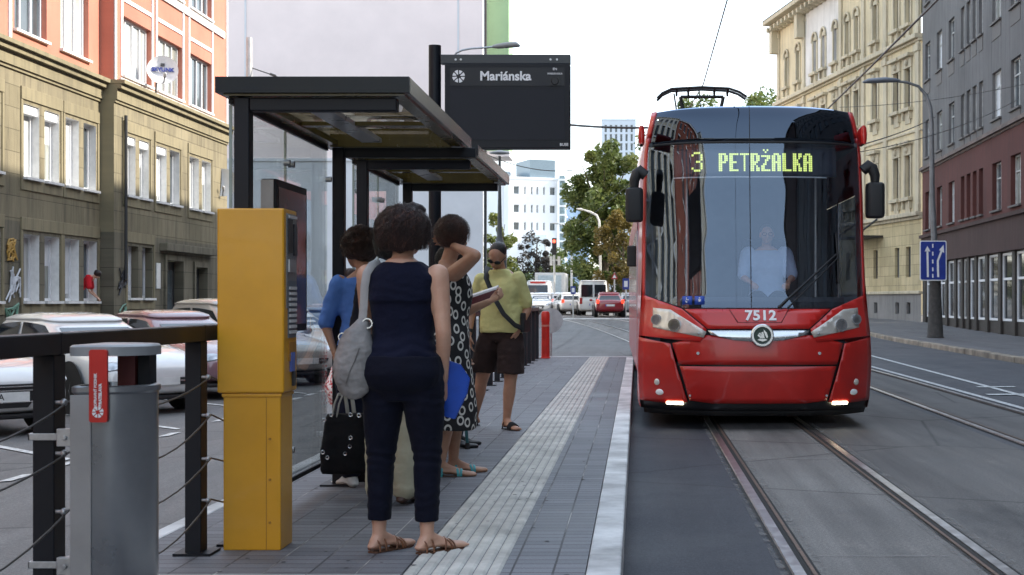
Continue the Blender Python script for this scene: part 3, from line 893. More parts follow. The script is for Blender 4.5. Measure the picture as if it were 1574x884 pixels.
m_shop = M('shop_glass', (.05, .055, .06), .05, var=.5, scale=.8, spec=.7, rvar=.02)
for s0, s1 in zip(edges, edges[1:]):
    if s0 > 21: continue
    op = (s0 + pw, s1, .65, 3.05)
    window(gbld, Og, Sg, Ng, op, .20, m_upvc if s1 - s0 > 1.3 else m_wframe, m_shop, 1, 1, .085, None, transom=.62, name='shop_window')
b = MB(); b.obx(Og, Sg, (0, 0, 1), Ng, 0, LG, .08, .65, -.5, -.16); b.build('plinth', m_pillar, gbld, world=True)
b = MB(); b.obx(Og, Sg, (0, 0, 1), Ng, 21.6, LG, .66, 3.09, -.5, -.24); b.build('shop_window', m_shop, gbld, world=True)
b = MB(); b.obx(Og, Sg, (0, 0, 1), Ng, -.03, LG, 22, 22.5, -12, .4); b.build('roof', m_dark, gbld, world=True)
b = MB(); b.obx(Og, Sg, (0, 0, 1), Ng, 0, .04, 0.1, 22, -12, -.01); b.obx(Og, Sg, (0, 0, 1), Ng, LG - .04, LG, .1, 22, -12, -.01); b.build('wall', m_greyw, gbld, world=True)

a2 = R(-10.5)
Sy = Vector((math.sin(a2), math.cos(a2), 0)); Ny = Vector((-math.cos(a2), math.sin(a2), 0)); Oy = Vector((13.22, 66.15, 0))
m_cream = wallmat('cream_stucco', (0.64, 0.54, 0.36), 0.55, (0.13, 0.11, 0.085), 'Y', None, streak=1.3)
m_creamd = wallmat('cream_moulding', (0.55, 0.48, 0.35), 0.7, (0.09, 0.08, 0.065), 'Y', None, streak=2)
m_rust2 = wallmat('cream_rusticated', (0.57, 0.47, 0.28), 0.5, (0.11, 0.10, 0.085), 'Y', (1.1, .48), .55, streak=1.0)
m_pale = wallmat('pale_stucco', (0.66, 0.63, 0.60), 0.45, (0.15, 0.14, 0.13), 'Y', None, streak=1.3)
m_plinth = wallmat('grey_plinth', (0.23, 0.22, 0.21), 0.6, (0.08, 0.08, 0.08), 'Y', None)
yb = thing('ornate_building', 'weathered cream stucco building with moulded window heads and a heavy eaves cornice', 'building', (11, 78, 0.2))
LY = 24.0
cx = [1.6, 3.1, 6.1, 8.9, 10.4, 12.4, 14.5, 16.1, 19.4, 21.8]
fl = [(0.75, 1.3, .5), (2.5, 3.95, .62), (6.35, 8.3, .66), (10.6, 12.45, .7), (14.6, 16.4, .62)]
allops = []
for z0, z1, w_ in fl: allops.append([(c - w_ / 2, c + w_ / 2, z0, z1) for c in cx])
def yw(z0, z1, mat, ops, Hs=0.2, s0=0.0, s1=LY):
    w = MB(); facade(w, Oy + Sy * s0, Sy, Ny, s1 - s0, z1, [(a - s0, b_ - s0, c, d) for a, b_, c, d in ops if s0 < a < s1], Hs, z0); w.build('wall', mat, yb, world=True)
yw(-.2, 1.7, m_plinth, allops[0]); yw(1.85, 5.2, m_rust2, allops[1]); yw(5.55, 13.5, m_cream, allops[2] + allops[3])
yw(13.85, 18.3, m_cream, allops[4], .2, 0, 11.3); yw(13.85, 18.3, m_pale, allops[4], .2, 11.3, 18.0); yw(13.85, 18.3, m_cream, allops[4], .2, 18.0, LY)
b = MB()
for d0, d1, n in ((1.7, 1.85, .10), (5.2, 5.35, .12), (5.35, 5.55, .28), (9.3, 9.42, .08), (13.5, 13.62, .14), (13.62, 13.85, .32), (18.3, 18.55, .2), (18.55, 18.7, .5), (18.7, 18.95, .95)):
    b.obx(Oy, Sy, (0, 0, 1), Ny, -.0, LY + .1, d0, d1, -.3, n)
s = .5
while s < LY:
    b.obx(Oy, Sy, (0, 0, 1), Ny, s, s + .22, 18.25, 18.54, -.05, .75); s += .8        # eaves brackets
for s in (18.0, 23.4): b.obx(Oy, Sy, (0, 0, 1), Ny, s, s + .55, 16.9, 18.3, -.05, .55)
b.build('cornice', m_creamd, yb, world=True, bevel=.03)
for s in (.1, 4.35, 7.6, 11.25, 18.0, 23.3):
    for z0, z1 in ((5.56, 13.49), (13.86, 18.29)):
        b = MB(); b.obx(Oy, Sy, (0, 0, 1), Ny, s, s + .45, z0, z1, -.02, .10)
        b.obx(Oy, Sy, (0, 0, 1), Ny, s - .06, s + .51, z1 - .45, z1 - .12, -.02, .16); b.obx(Oy, Sy, (0, 0, 1), Ny, s - .05, s + .5, z0, z0 + .35, -.02, .14)
        b.build('pilaster', m_creamd, yb, world=True, bevel=.015)
for fi, lst in enumerate(allops):
    for k, op in enumerate(lst):
        w = window(yb, Oy, Sy, Ny, op, .2, M('old_brown_frame', (.10, .085, .07), .6) if fi else m_dark, m_curt if (k + fi) % 3 else m_pane, 1 if fi < 2 else 2, 1, .05)
        if fi < 2: continue
        a, b_, z0, z1 = op
        f = MB()
        for x0, x1 in ((a - .16, a - .005), (b_ + .005, b_ + .16)): f.obx(Oy, Sy, (0, 0, 1), Ny, x0, x1, z0 - .05, z1, -.02, .07)
        f.obx(Oy, Sy, (0, 0, 1), Ny, a - .26, b_ + .26, z0 - .22, z0 - .06, -.02, .26)
        for x in (a - .14, b_ + .02): f.obx(Oy, Sy, (0, 0, 1), Ny, x, x + .12, z0 - .6, z0 - .225, -.02, .16)
        f.obx(Oy, Sy, (0, 0, 1), Ny, a, b_, z0 - .8, z0 - .225, -.02, .05)
        if fi == 4:                                     # round hood over the top floor windows
            m_ = (a + b_) / 2; r_ = (b_ - a) / 2 + .12
            f.tube([Oy + Sy * (m_ + r_ * math.cos(t)) + Vector((0, 0, z1 - .1 + r_ * 1.25 * math.sin(t))) + Ny * .08 for t in [math.pi * i / 10 for i in range(11)]], .075, 6)
            f.obx(Oy, Sy, (0, 0, 1), Ny, a, b_, z1, z1 + .22, -.02, .04)
        else:
            f.obx(Oy, Sy, (0, 0, 1), Ny, a - .2, b_ + .2, z1 + .005, z1 + .5, -.02, .09); f.obx(Oy, Sy, (0, 0, 1), Ny, a - .3, b_ + .3, z1 + .5, z1 + .66, -.02, .30)
            f.ell(Oy + Sy * ((a + b_) / 2) + Vector((0, 0, z1 + .26)) + Ny * .1, (.12, .16, .16), None, 8, 6)
        f.build('surround', m_creamd, w, world=True, bevel=.012)
b = MB(); b.obx(Oy, Sy, (0, 0, 1), Ny, LY - .05, LY, -.2, 18.3, -14, -.01); b.build('wall', m_cream, yb, world=True)
b = MB(); p = [Oy + Sy * -.1 + Ny * .98, Oy + Sy * (LY + .1) + Ny * .98, Oy + Sy * (LY + .1) - Ny * 8, Oy + Sy * -.1 - Ny * 8]
b.add([(*q[:2], 18.97) for q in p] + [(*(q - Ny * k)[:2], 21.5) for q, k in zip(p, (4, 4, -.1, -.1))], [(0, 1, 5, 4), (1, 2, 6, 5), (2, 3, 7, 6), (3, 0, 4, 7), (4, 5, 6, 7)])
b.build('roof', M('old_tin_roof', (.14, .15, .14), .5, var=.3, scale=1), yb, world=True)
# iron canopy over the entrance
b = MB(); b.obx(Oy, Sy, (0, 0, 1), Ny, 5.0, 8.2, 4.55, 4.65, 0, 1.4)
for s in (5.1, 8.1): b.tube([Oy + Sy * s + Vector((0, 0, 5.6)) + Ny * .1, Oy + Sy * s + Vector((0, 0, 4.66)) + Ny * 1.35], .05, 6)
b.build('canopy', m_dark, yb, world=True)

# ---- street behind the camera (mirrored in the tram's windscreen, shades the stop)
def plain_block(name, label, X0, N_, ya, yb_, H, wall, trim, sp, w_, zs, hh, depth=10, pil=False):
    t = thing(name, label, 'building', (X0, (ya + yb_) / 2, 0.1))
    S_ = Vector((0, 1, 0)); L = yb_ - ya; O = (X0, ya, 0)
    n = int(L / sp); ops_ = [(sp * (i + .5) - w_ / 2, sp * (i + .5) + w_ / 2, z, z + hh) for z in zs for i in range(n)]
    w = MB(); facade(w, O, S_, N_, L, H, ops_, .2, -.3); w.build('wall', wall, t, world=True)
    p = MB(); f = MB()
    for a, b_, c, d in ops_:
        p.obx(O, S_, (0, 0, 1), N_, a, b_, c, d, -.23, -.2); f.obx(O, S_, (0, 0, 1), N_, a - .1, b_ + .1, c - .15, c - .01, -.1, .12); f.obx(O, S_, (0, 0, 1), N_, a - .1, b_ + .1, d + .01, d + .2, -.1, .1)
    if pil:
        for i in range(n + 1): f.obx(O, S_, (0, 0, 1), N_, max(0, sp * i - .25), min(L, sp * i + .25), 4, H - 1, -.05, .14)
    f.obx(O, S_, (0, 0, 1), N_, 0, L, H - .5, H, -.1, .5); f.obx(O, S_, (0, 0, 1), N_, 0, L, 3.7, 4.0, -.1, .2)
    p.build('window_row', m_pane, t, world=True); f.build('trim', trim, t, world=True)
    r = MB(); r.obx(O, S_, (0, 0, 1), N_, 0, L, H, H + .3, -depth, .3); r.build('roof', m_dark, t, world=True)
    e = MB(); e.obx(O, S_, (0, 0, 1), N_, 0, .03, 0, H, -depth, -.01); e.obx(O, S_, (0, 0, 1), N_, L - .03, L, 0, H, -depth, -.01); e.build('wall', wall, t, world=True)
    return t
plain_block('town_house', 'cream town house with pale pilasters further down the left side', -15.2, Vector((1, 0, 0)), 8, 26.5, 16, wallmat('cream_wall', (.62, .55, .42), .2, axis='Y'), m_white, 2.6, 1.2, (1.2, 4.8, 8.3, 11.8), 1.9, pil=True)
plain_block('brick_house', 'red brick town house down the left side of the street', -15.3, Vector((1, 0, 0)), -14, 7.5, 15, wallmat('red_wall', (.34, .11, .07), .3, axis='Y'), m_white, 3.0, 1.3, (1.2, 4.8, 8.3, 11.5), 1.8)
plain_block('cream_house', 'long cream house beyond the brick one', -15.1, Vector((1, 0, 0)), -60, -14.5, 17, wallmat('cream_wall', (.62, .55, .42), .2, axis='Y'), m_white, 2.8, 1.2, (1.2, 4.8, 8.3, 11.8), 1.9, pil=True)
plain_block('grey_house', 'dark grey house on the right before the maroon block', 12.3, Vector((-1, 0, 0)), -12, 23.8, 21.5, m_greyw, m_sillg, 3.0, 1.3, (1.2, 4.8, 8.3, 11.8, 15.3), 1.8)
plain_block('brown_house', 'dark brown house far down the right side', 11.6, Vector((-1, 0, 0)), -60, -12.2, 19, m_fascia, m_sillg, 3.2, 1.3, (1.2, 4.8, 8.3, 11.8), 1.8)
# ================================================================ STREET FURNITURE AT THE STOP
m_frame = M('anthracite_paint', (0.0045, 0.006, 0.0105), 0.5, var=0.15, scale=3, spec=.3)
m_frame2 = M('anthracite_side', (0.008, 0.011, 0.018), 0.35, var=0.15, scale=3)
m_steel = M('galvanised_steel', (0.42, 0.43, 0.44), 0.4, 0.7, var=0.15, scale=20)
m_cable = M('steel_cable', (0.10, 0.095, 0.09), 0.5, 0.5)
m_glassp = glass('clear_glass', (0.92, 0.945, 0.94), 0.045, 0.9)
m_glasse = M('glass_edge', (0.25, 0.32, 0.3), 0.2)
def soffit_mat():
    m, nt, b = newmat('roof_soffit')
    b.inputs['Base Color'].default_value = (0.62, 0.56, 0.44, 1)
    b.inputs['Metallic'].default_value = 0.6; b.inputs['Roughness'].default_value = 0.04
    n = noise_tex(nt, coords(nt, (.9, 1.3, 1)), 3.0, 2, .5); bump(nt, b, n, 1.0, .07)
    return m
m_soff = soffit_mat()
m_sheet = glass('bronze_roof_sheet', (.50, .45, .34), .22, 1.2, rough=.02, wobble=.5)
m_rim = M('olive_roof_rim', (0.085, 0.062, 0.012), 0.25, var=.15)
m_fas = M('roof_fascia', (0.005, 0.0085, 0.013), 0.35, var=.2, scale=2, spec=.25)
m_fass = M('roof_fascia_skylit', (0.30, 0.29, 0.27), 0.25, .6, var=.15, scale=2)

def railing(name, label, y0, y1, posts, cables=True):
    X = -2.03
    t = thing(name, label, 'railing', (X, (y0 + y1) / 2, PZ))
    prev = y0
    for y in list(posts) + [y1]:
        b = MB(); b.bx(X - .042, X + .042, prev + .004, y - .004, 1.148, 1.222)
        if y - prev > .1: b.build('top_rail', m_frame, t, bevel=.006, world=True)
        prev = y
    for y in posts:
        b = MB(); b.bx(X - .04, X + .034, y - .05, y + .05, PZ - .01, 1.147); b.bx(X - .043, X + .043, y - .012, y + .012, 1.146, 1.2235)
        p = b.build('post', m_frame, t, bevel=.004, world=True)
        b = MB(); b.bx(X - .085, X + .085, y - .085, y + .085, PZ, PZ + .012); b.build('base_plate', m_frame, p, world=True)
        if cables:
            for z in (.42, .61, .81, .985):
                b = MB(); b.cyl((X + .03, y - .035, z), (X + .062, y - .04, z), .007, n=8); b.ell((X + .064, y - .04, z), .013, None, 8, 6); b.build('cable_eye', m_steel, p, world=True, smooth=50)
    if cables:
        rnd = random.Random(5)
        ps = [posts[0] - 1.64] + list(posts) + [posts[-1] + 1.64]
        for a, c in zip(ps, ps[1:]):
            if c > y1 + 1.7: continue
            for z in (.42, .61, .81, .985):
                sag = rnd.uniform(.07, .13)
                pts = [(X + .066, lerp(a, c, k / 10), z - sag * (1 - (2 * k / 10 - 1) ** 2)) for k in range(11)]
                pts = [p for p in pts if y0 - 1 < p[1] < y1 + .05]
                if len(pts) > 2: b = MB(); b.tube(pts, .0042, 6); b.build('cable', m_cable, t, world=True, smooth=80)
    return t
railing('railing', 'dark grey steel railing with slack wires behind the litter bin', 1.9, 6.95, [3.26, 4.92, 6.56])
railing('railing', 'long dark grey railing running from behind the man to the red bollard', 12.4, 28.9, [12.5 + 1.025 * i for i in range(17)], False)

# ---- litter bin strapped to the rail post
m_bin = M('bin_grey', (0.25, 0.26, 0.275), 0.3, .7, var=.1, scale=4)
m_binl = M('bin_side_grey', (0.30, 0.30, 0.30), 0.45, .2, var=.1, scale=4)
m_red = M('red_plate', (0.50, 0.018, 0.012), 0.35, var=.08)
m_txt = M('white_lettering', (0.78, 0.78, 0.78), 0.6, var=.03)
bn = thing('litter_bin', 'grey metal litter bin with flat lid and red label, strapped to a post', 'bin', (-1.78, 4.86, PZ))
def dshape(x0, x1, y0, y1, rl, rr, z, n=8, g=0.0):
    x0 -= g; x1 += g; y0 -= g; y1 += g; pts = []
    for cx_, cy_, r_, a0 in ((x1 - rr, y0 + rr, rr, -90), (x1 - rr, y1 - rr, rr, 0), (x0 + rl, y1 - rl, rl, 90), (x0 + rl, y0 + rl, rl, 180)):
        for i in range(n + 1):
            a = R(a0 + 90 * i / n); pts.append((cx_ + r_ * math.cos(a), cy_ + r_ * math.sin(a), z))
    return pts
bx0, bx1, by0, by1 = -1.878, -1.643, 4.72, 5.0
b = MB(); b.loft([dshape(bx0, bx1, by0, by1, .03, .135, z, g=g_) for z, g_ in ((.36, -.03), (.375, -.004), (.40, 0), (1.022, 0), (1.03, .006), (1.046, .006), (1.05, .0), (1.05, -.012), (1.0, -.02))])
b.build('body', m_bin, bn, smooth=35, world=True)
b = MB(); b.bx(bx0 - .002, bx0 + .068, by0 - .006, by0 + .01, .385, 1.02); b.build('mounting_strip', m_binl, bn, bevel=.002, world=True)
b = MB(); b.loft([dshape(bx0 - .008, bx1 + .004, by0 - .015, by1 + .02, .03, .14, z, g=g_) for z, g_ in ((1.150, 0), (1.180, 0), (1.186, -.006), (1.188, -.03))]); b.build('lid', M('lid_grey', (.26, .27, .28), .42, .2), bn, smooth=35, world=True)
b = MB(); b.bx(-1.775, -1.715, 4.86, 4.94, 1.0, 1.151); b.build('inner_post', M('dark_red_post', (.10, .01, .012), .5), bn, world=True)
b = MB(); b.bx(-1.712, -1.672, 4.88, 4.95, 1.0, 1.151); b.build('support', m_frame, bn, world=True)
b = MB(); lo_ = dshape(-1.808, -1.7485, .932, 1.172, .008, .008, 0, 4); b.loft([[(p[0], y_, p[1]) for p in lo_] for y_ in (4.692, 4.704)]); lab = b.build('label_plate', m_red, bn, world=True)
yl = 4.6905
mt = Matrix(((0, -1, 0, -1.786), (0, 0, -1, yl), (1, 0, 0, 1.035), (0, 0, 0, 1)))
text_mesh('DOPRAVNÝ PODNIK', .0125, 'lettering', m_txt, lab, mt, .0004, .0004)
mt = Matrix(((0, -1, 0, -1.770), (0, 0, -1, yl), (1, 0, 0, 1.022), (0, 0, 0, 1)))
text_mesh('BRATISLAVA', .0135, 'lettering', m_txt, lab, mt, .0004, .0007)
def rosette(name, c, r, mat, parent, n=8, y=None):
    """round white emblem cut by dark spokes, facing the camera side (-Y)"""
    b = MB()
    for i in range(n):
        a0, a1 = 2 * math.pi * (i + .12) / n, 2 * math.pi * (i + .88) / n
        pts = [(r * .30, a0 + .1), (r, a0)] + [(r, lerp(a0, a1, k / 4)) for k in (1, 2, 3)] + [(r, a1), (r * .30, a1 - .1)]
        if i % 2: pts = [(q * .97 if q > r * .5 else r * .42, a) for q, a in pts]
        b.prism([(q * math.cos(a), q * math.sin(a)) for q, a in pts], c, (1, 0, 0), (0, 0, 1), (0, -1, 0), 0, .0008)
    return b.build(name, mat, parent, world=True)
rosette('emblem', (-1.778, yl, .966), .019, m_txt, lab)
for z in (.868, .43):
    b = MB(); b.bx(-2.082, -1.955, 4.861, 4.868, z - .012, z + .012); b.bx(-2.082, -2.075, 4.861, 4.98, z - .012, z + .012); b.bx(-1.99, -1.984, 4.86, 4.98, z - .012, z + .012)
    b.bx(-1.974, -1.879, 4.835, 4.862, z - .03, z + .03); b.cyl((-1.945, 4.834, z), (-1.945, 4.825, z), .008, n=10)
    b.build('strap', m_steel, bn, bevel=.002, world=True)

# ---- yellow ticket machine
m_yel = M('yellow_enamel', (0.62, 0.295, 0.006), 0.36, var=.07, scale=2.5, coat=.25, bmp=.03, bscale=8)
m_yeld = M('yellow_enamel_side', (0.36, 0.16, 0.012), 0.4, var=.15, scale=3)
tm = thing('ticket_machine', 'yellow metal ticket machine with a blank back beside the first shelter', 'ticket machine', (-1.8, 6.74, PZ))
b = MB(); b.bx(-1.955, -1.643, 6.62, 6.87, .905, 1.766); b.build('cabinet', m_yel, tm, bevel=.008, world=True)
b = MB(); b.bx(-1.93, -1.662, 6.635, 6.86, PZ, .904); b.bx(-1.9365, -1.6555, 6.629, 6.866, .885, .9035); b.build('pedestal', m_yel, tm, bevel=.005, world=True)
b = MB(); b.bx(-1.7305, -1.7275, 6.6335, 6.64, PZ, .884); b.build('seam', m_yeld, tm, world=True)
b = MB()
for z in (.69, .50, .30): b.cyl((-1.712, 6.6352, z), (-1.712, 6.629, z), .006, n=10)
b.build('bolt', m_yeld, tm, world=True)
def side(a0, a1, z0, z1, d, mat, name='side_panel'):
    b = MB(); b.bx(-1.6445, -1.642 + d, a0, a1, z0, z1); return b.build(name, mat, tm, world=True)
side(6.66, 6.85, 1.30, 1.745, .003, M('grey_panel', (.22, .23, .24), .35, .3))
side(6.68, 6.76, 1.56, 1.72, .007, m_dark, 'display'); side(6.69, 6.84, 1.725, 1.738, .009, M('label_white', (.6, .6, .6), .5), 'label')
side(6.78, 6.84, 1.55, 1.7, .010, M('dark_slot', (.03, .03, .035), .3), 'coin_slot')
side(6.68, 6.8, 1.47, 1.53, .012, m_steel, 'coin_return')
b = MB()
for i in range(9): b.bx(-1.644, -1.632, 6.70, 6.83, 1.18 + i * .026, 1.194 + i * .026)
b.build('button_strip', M('label_white', (.6, .6, .6), .5), tm, world=True)
side(6.69, 6.84, 1.16, 1.43, .004, M('blue_grey_panel', (.12, .15, .18), .4), 'keypad')
side(6.7, 6.84, 1.05, 1.14, .005, m_yeld, 'label'); side(6.73, 6.80, 1.0, 1.09, .008, M('label_blue', (.08, .14, .45), .5), 'label')
side(6.77, 6.81, .93, 1.0, .010, m_dark, 'ticket_slot')

# ---- the two glazed shelters
def shelter(label, y0, y1, f0, f1, beam1_end, poster):
    t = thing('tram_shelter', label, 'shelter', (-1.9, (y0 + y1) / 2, PZ), 0, 'glass shelters in a row on the platform')
    xl, xr = -2.0, -1.08
    for y, xe in ((f0, -1.148), (f1, beam1_end)):
        b = MB(); b.bx(-1.925, -1.852, y - .04, y + .04, PZ, 2.306); b.build('post', m_frame, t, bevel=.005, world=True)
        b = MB(); b.bx(-1.851, xe, y - .038, y + .038, 2.243, 2.304); b.build('beam', m_frame, t, bevel=.005, world=True)
        b = MB(); b.bx(-1.99, -1.80, y - .1, y + .1, PZ, PZ + .012); b.build('base_plate', m_frame, t, world=True)
    b = MB(); b.bx(xl, xr, y0, y0 + .03, 2.322, 2.398); b.bx(xl, xr, y1 - .03, y1, 2.322, 2.398); b.bx(xl, xl + .03, y0 + .031, y1 - .031, 2.322, 2.398)
    rf = b.build('roof', m_fas, t, world=True)
    b = MB(); b.bx(xr - .028, xr + .001, y0 + .031, y1 - .031, 2.323, 2.397); b.build('skylit_fascia', m_fass, rf, world=True)  # right fascia paler than the rest: sky reflection put into its colour
    b = MB(); b.grid([[(lerp(xl + .031, xr - .03, i / 6), lerp(y0 + .031, y1 - .031, j / 14), 2.365 + .012 * math.sin(j * 1.9) * math.sin(i * .5)) for i in range(7)] for j in range(15)]); b.build('roof_sheet', m_sheet, rf, world=True, smooth=180)
    b = MB()
    for q in ((xl + .031, xl + .119, y0 + .031, y1 - .031), (xr - .099, xr - .029, y0 + .031, y1 - .031), (xl + .12, xr - .1, y0 + .031, y0 + .099), (xl + .12, xr - .1, y1 - .199, y1 - .031)): b.bx(*q, 2.312, 2.345)
    b.bx(xl + .12, xr - .1, (y0 + y1) / 2 - .05, (y0 + y1) / 2 + .05, 2.318, 2.341)
    b.build('rim', m_rim, rf, world=True)
    b = MB(); b.bx(-1.93, -1.17, f1 - .075, f1 - .045, 2.306, 2.385); b.bx(-1.93, -1.17, f0 + .042, f0 + .05, 2.306, 2.32); b.build('rim', m_rim, rf, world=True)
    b = MB(); b.bx(xl + .3, xl + .42, y0 + .3, y1 - .5, 2.316, 2.341); b.build('light_fitting', M('light_fitting_grey', (.35, .35, .36), .3), rf, world=True)
    n = 2; ga, gb_ = f0 + .03, f1 - .03
    for i in range(n):
        a, c = lerp(ga, gb_, i / n), lerp(ga, gb_, (i + 1) / n)
        b = MB(); b.bx(-1.966, -1.956, a + .008, c - .008, .34, 2.28); gl = b.build('glass_panel', m_glassp, t, world=True)
        b = MB(); b.bx(-1.968, -1.954, a + .001, a + .007, .34, 2.28); b.build('edge', m_glasse, gl, world=True)
        b = MB()
        for z in (.5, 1.3, 2.1):
            for yy in (a + .05, c - .05): b.cyl((-1.955, yy, z), (-1.92, yy, z), .018, n=10)
        b.build('clamp', m_steel, gl, world=True)
    for z in (2.285, .31): b = MB(); b.bx(-1.97, -1.95, ga, gb_, z, z + .025); b.build('glazing_rail', m_frame, t, world=True)
    if poster:
        b = MB(); b.bx(-1.935, -1.856, 7.33, 8.0, 1.17, 1.965); pf = b.build('poster_case', m_frame, t, bevel=.004, world=True)
        b = MB(); b.bx(-1.937, -1.872, 7.322, 7.329, 1.175, 1.96); b.build('case_edge', M('case_edge_pale', (.5, .49, .47), .5), pf, world=True)
        b = MB(); b.bx(-1.8555, -1.853, 7.37, 7.96, 1.21, 1.925)
        b.build('poster', M('poster_print', (.16, .10, .09), .12, var=.7, scale=5, spec=.8, rvar=.03), pf, world=True)
    return t
shelter('nearer glass shelter with a dark flat roof, behind the yellow ticket machine', 6.74, 9.3, 6.83, 9.02, -1.02, True)
shelter('second glass shelter further along the platform, partly behind the nearer one', 9.66, 12.05, 9.8, 11.72, -1.148, False)
def bench(y0, y1, label):
    t = thing('bench', label, 'bench', (-1.7, (y0 + y1) / 2, PZ), 0, 'benches inside the shelters')
    b = MB()
    for i in range(4): b.bx(-1.88 + i * .07, -1.88 + i * .07 + .06, y0, y1, .60, .635)
    b.build('seat', M('bench_wood', (.10, .055, .03), .5, var=.3, scale=6, stretch=(4, .4, 4)), t, bevel=.006, world=True)
    for y in (y0 + .18, y1 - .18):
        b = MB(); b.bx(-1.80, -1.73, y - .03, y + .03, PZ, .56); b.bx(-1.89, -1.60, y - .025, y + .025, .561, .599); b.build('leg', m_frame, t, world=True)
    return t
bench(9.0, 10.3, 'slatted bench beside the shelter posts behind the women')
bench(10.5, 11.5, 'slatted bench in the second shelter')

# ---- stop sign with passenger display
Ysg = 12.6
sg = thing('stop_sign', 'large dark stop sign reading Mariánska with an empty display, on a round post', 'sign', (-1.79, Ysg, PZ))
b = MB(); b.tube([(-1.79, Ysg, PZ), (-1.79, Ysg, 3.60)], .055, 24); b.build('post', m_frame, sg, smooth=40, world=True)
zt = lambda py: AZ(py, Ysg - .07)
xt = lambda px: AX(px, Ysg - .07)
b = MB(); b.bx(-1.735, xt(876.5), Ysg - .045, Ysg + .045, zt(97), zt(83)); b.build('top_beam', m_frame2, sg, bevel=.004, world=True)
bd = MB(); bd.bx(xt(683.5), xt(876), Ysg - .07, Ysg + .09, zt(228), zt(97.5)); box = bd.build('display_case', m_frame, sg, bevel=.006, world=True)
b = MB(); b.bx(xt(692), xt(868), Ysg - .073, Ysg - .07, zt(132), zt(104)); b.build('name_panel', M('sign_panel', (.0065, .0072, .012), .35, spec=.3), box, world=True)
def ledmat():
    m, nt, bs = newmat('display_matrix')
    v = coords(nt, (160, 160, 160)); ck = nt.nodes.new('ShaderNodeTexChecker'); ck.inputs['Scale'].default_value = 1
    ck.inputs[1].default_value = (.011, .012, .017, 1); ck.inputs[2].default_value = (.024, .026, .034, 1)
    nt.links.new(v, ck.inputs[0]); nt.links.new(ck.outputs[0], bs.inputs['Base Color']); bs.inputs['Roughness'].default_value = .4; bs.inputs['Specular IOR Level'].default_value = .15
    return m
b = MB(); b.bx(xt(692), xt(868), Ysg - .073, Ysg - .07, zt(215), zt(138)); b.build('display_panel', ledmat(), box, world=True)
fm = lambda px, py: Matrix(((1, 0, 0, xt(px)), (0, 0, -1, Ysg - .0745), (0, 1, 0, zt(py)), (0, 0, 0, 1)))
text_mesh('Mariánska', .112, 'lettering', m_txt, box, fm(777, 117.5), .0006, .0032)
rosette('emblem', (xt(705), Ysg - .0735, zt(117.5)), .056, m_txt, box, 8)
text_mesh('EN', .03, 'lettering', m_txt, box, fm(853, 106.5), .0005, .0003)
text_mesh('MARIÁNSKA', .024, 'lettering', m_txt, box, fm(853, 113.5), .0005, .0002)
text_mesh('BUSE', .034, 'lettering', m_txt, box, fm(867, 222.5), .0005, .0006)
b = MB(); b.bx(xt(845), xt(861), Ysg - .080, Ysg - .073, zt(132), zt(118)); b.cyl((xt(853), Ysg - .08, zt(125)), (xt(853), Ysg - .088, zt(125)), .034, .028, 18); b.build('loudspeaker', M('black_plastic', (.008, .008, .009), .5), box, world=True)
b = MB(); b.tube([(xt(697), Ysg, zt(84)), (xt(700), Ysg, zt(79)), (xt(709), Ysg, zt(75)), (xt(722), Ysg, zt(72.5)), (xt(745), Ysg, zt(71)), (xt(758), Ysg, zt(69.5))], .009, 8)
la = b.build('lamp_arm', m_steel, sg, smooth=60, world=True)
b = MB(); b.tube([(xt(756), Ysg, zt(69.5)), (xt(764), Ysg, zt(69)), (xt(780), Ysg, zt(67)), (xt(792), Ysg, zt(66.5)), (xt(798), Ysg, zt(68.5))], [.018, .03, .036, .034, .014], 12, flat=.75); b.build('lamp_head', M('lamp_grey', (.34, .34, .33), .45), la, smooth=60, world=True)
b = MB()
for px in (700, 708, 846, 856): b.cyl((xt(px), Ysg - .05, zt(91)), (xt(px), Ysg - .056, zt(91)), .010, n=8)
b.build('bolt', m_steel, sg, world=True)

# ---- bollard and traffic sign at the platform's end
Yb = 29.2; xb = AX(838.5, Yb)
bo = thing('bollard', 'red plastic bollard at the far end of the platform', 'bollard', (xb, Yb, PZ))
b = MB(); b.lathe([(.001, PZ), (.10, PZ), (.10, PZ + .02), (.085, PZ + .03), (.08, .9), (.088, .93), (.088, 1.08), (.07, 1.13), (.001, 1.14)], (xb, Yb, 0), 18); b.build('body', M('bollard_red', (.55, .022, .012), .45), bo, smooth=40, world=True)
b = MB(); b.lathe([(.0815, .82), (.0835, .821), (.0835, .859), (.0815, .86)], (xb, Yb, 0), 18); b.build('reflective_band', M('band_pale', (.6, .2, .15), .4), bo, smooth=40, world=True)
Yr = 30.4; xr_ = AX(846, Yr)
rs = thing('road_sign', 'back of a round grey traffic sign behind the red bollard', 'sign', (xr_, Yr, 0))
b = MB(); b.tube([(xr_, Yr + .05, 0), (xr_, Yr + .05, 1.0)], .03, 10); b.build('pole', m_steel, rs, smooth=60, world=True)
b = MB(); b.cyl((xr_, Yr, AZ(493, Yr)), (xr_, Yr + .02, AZ(493, Yr)), .27, n=32); b.build('disc', M('sign_back', (.36, .37, .38), .5, .5), rs, world=True)

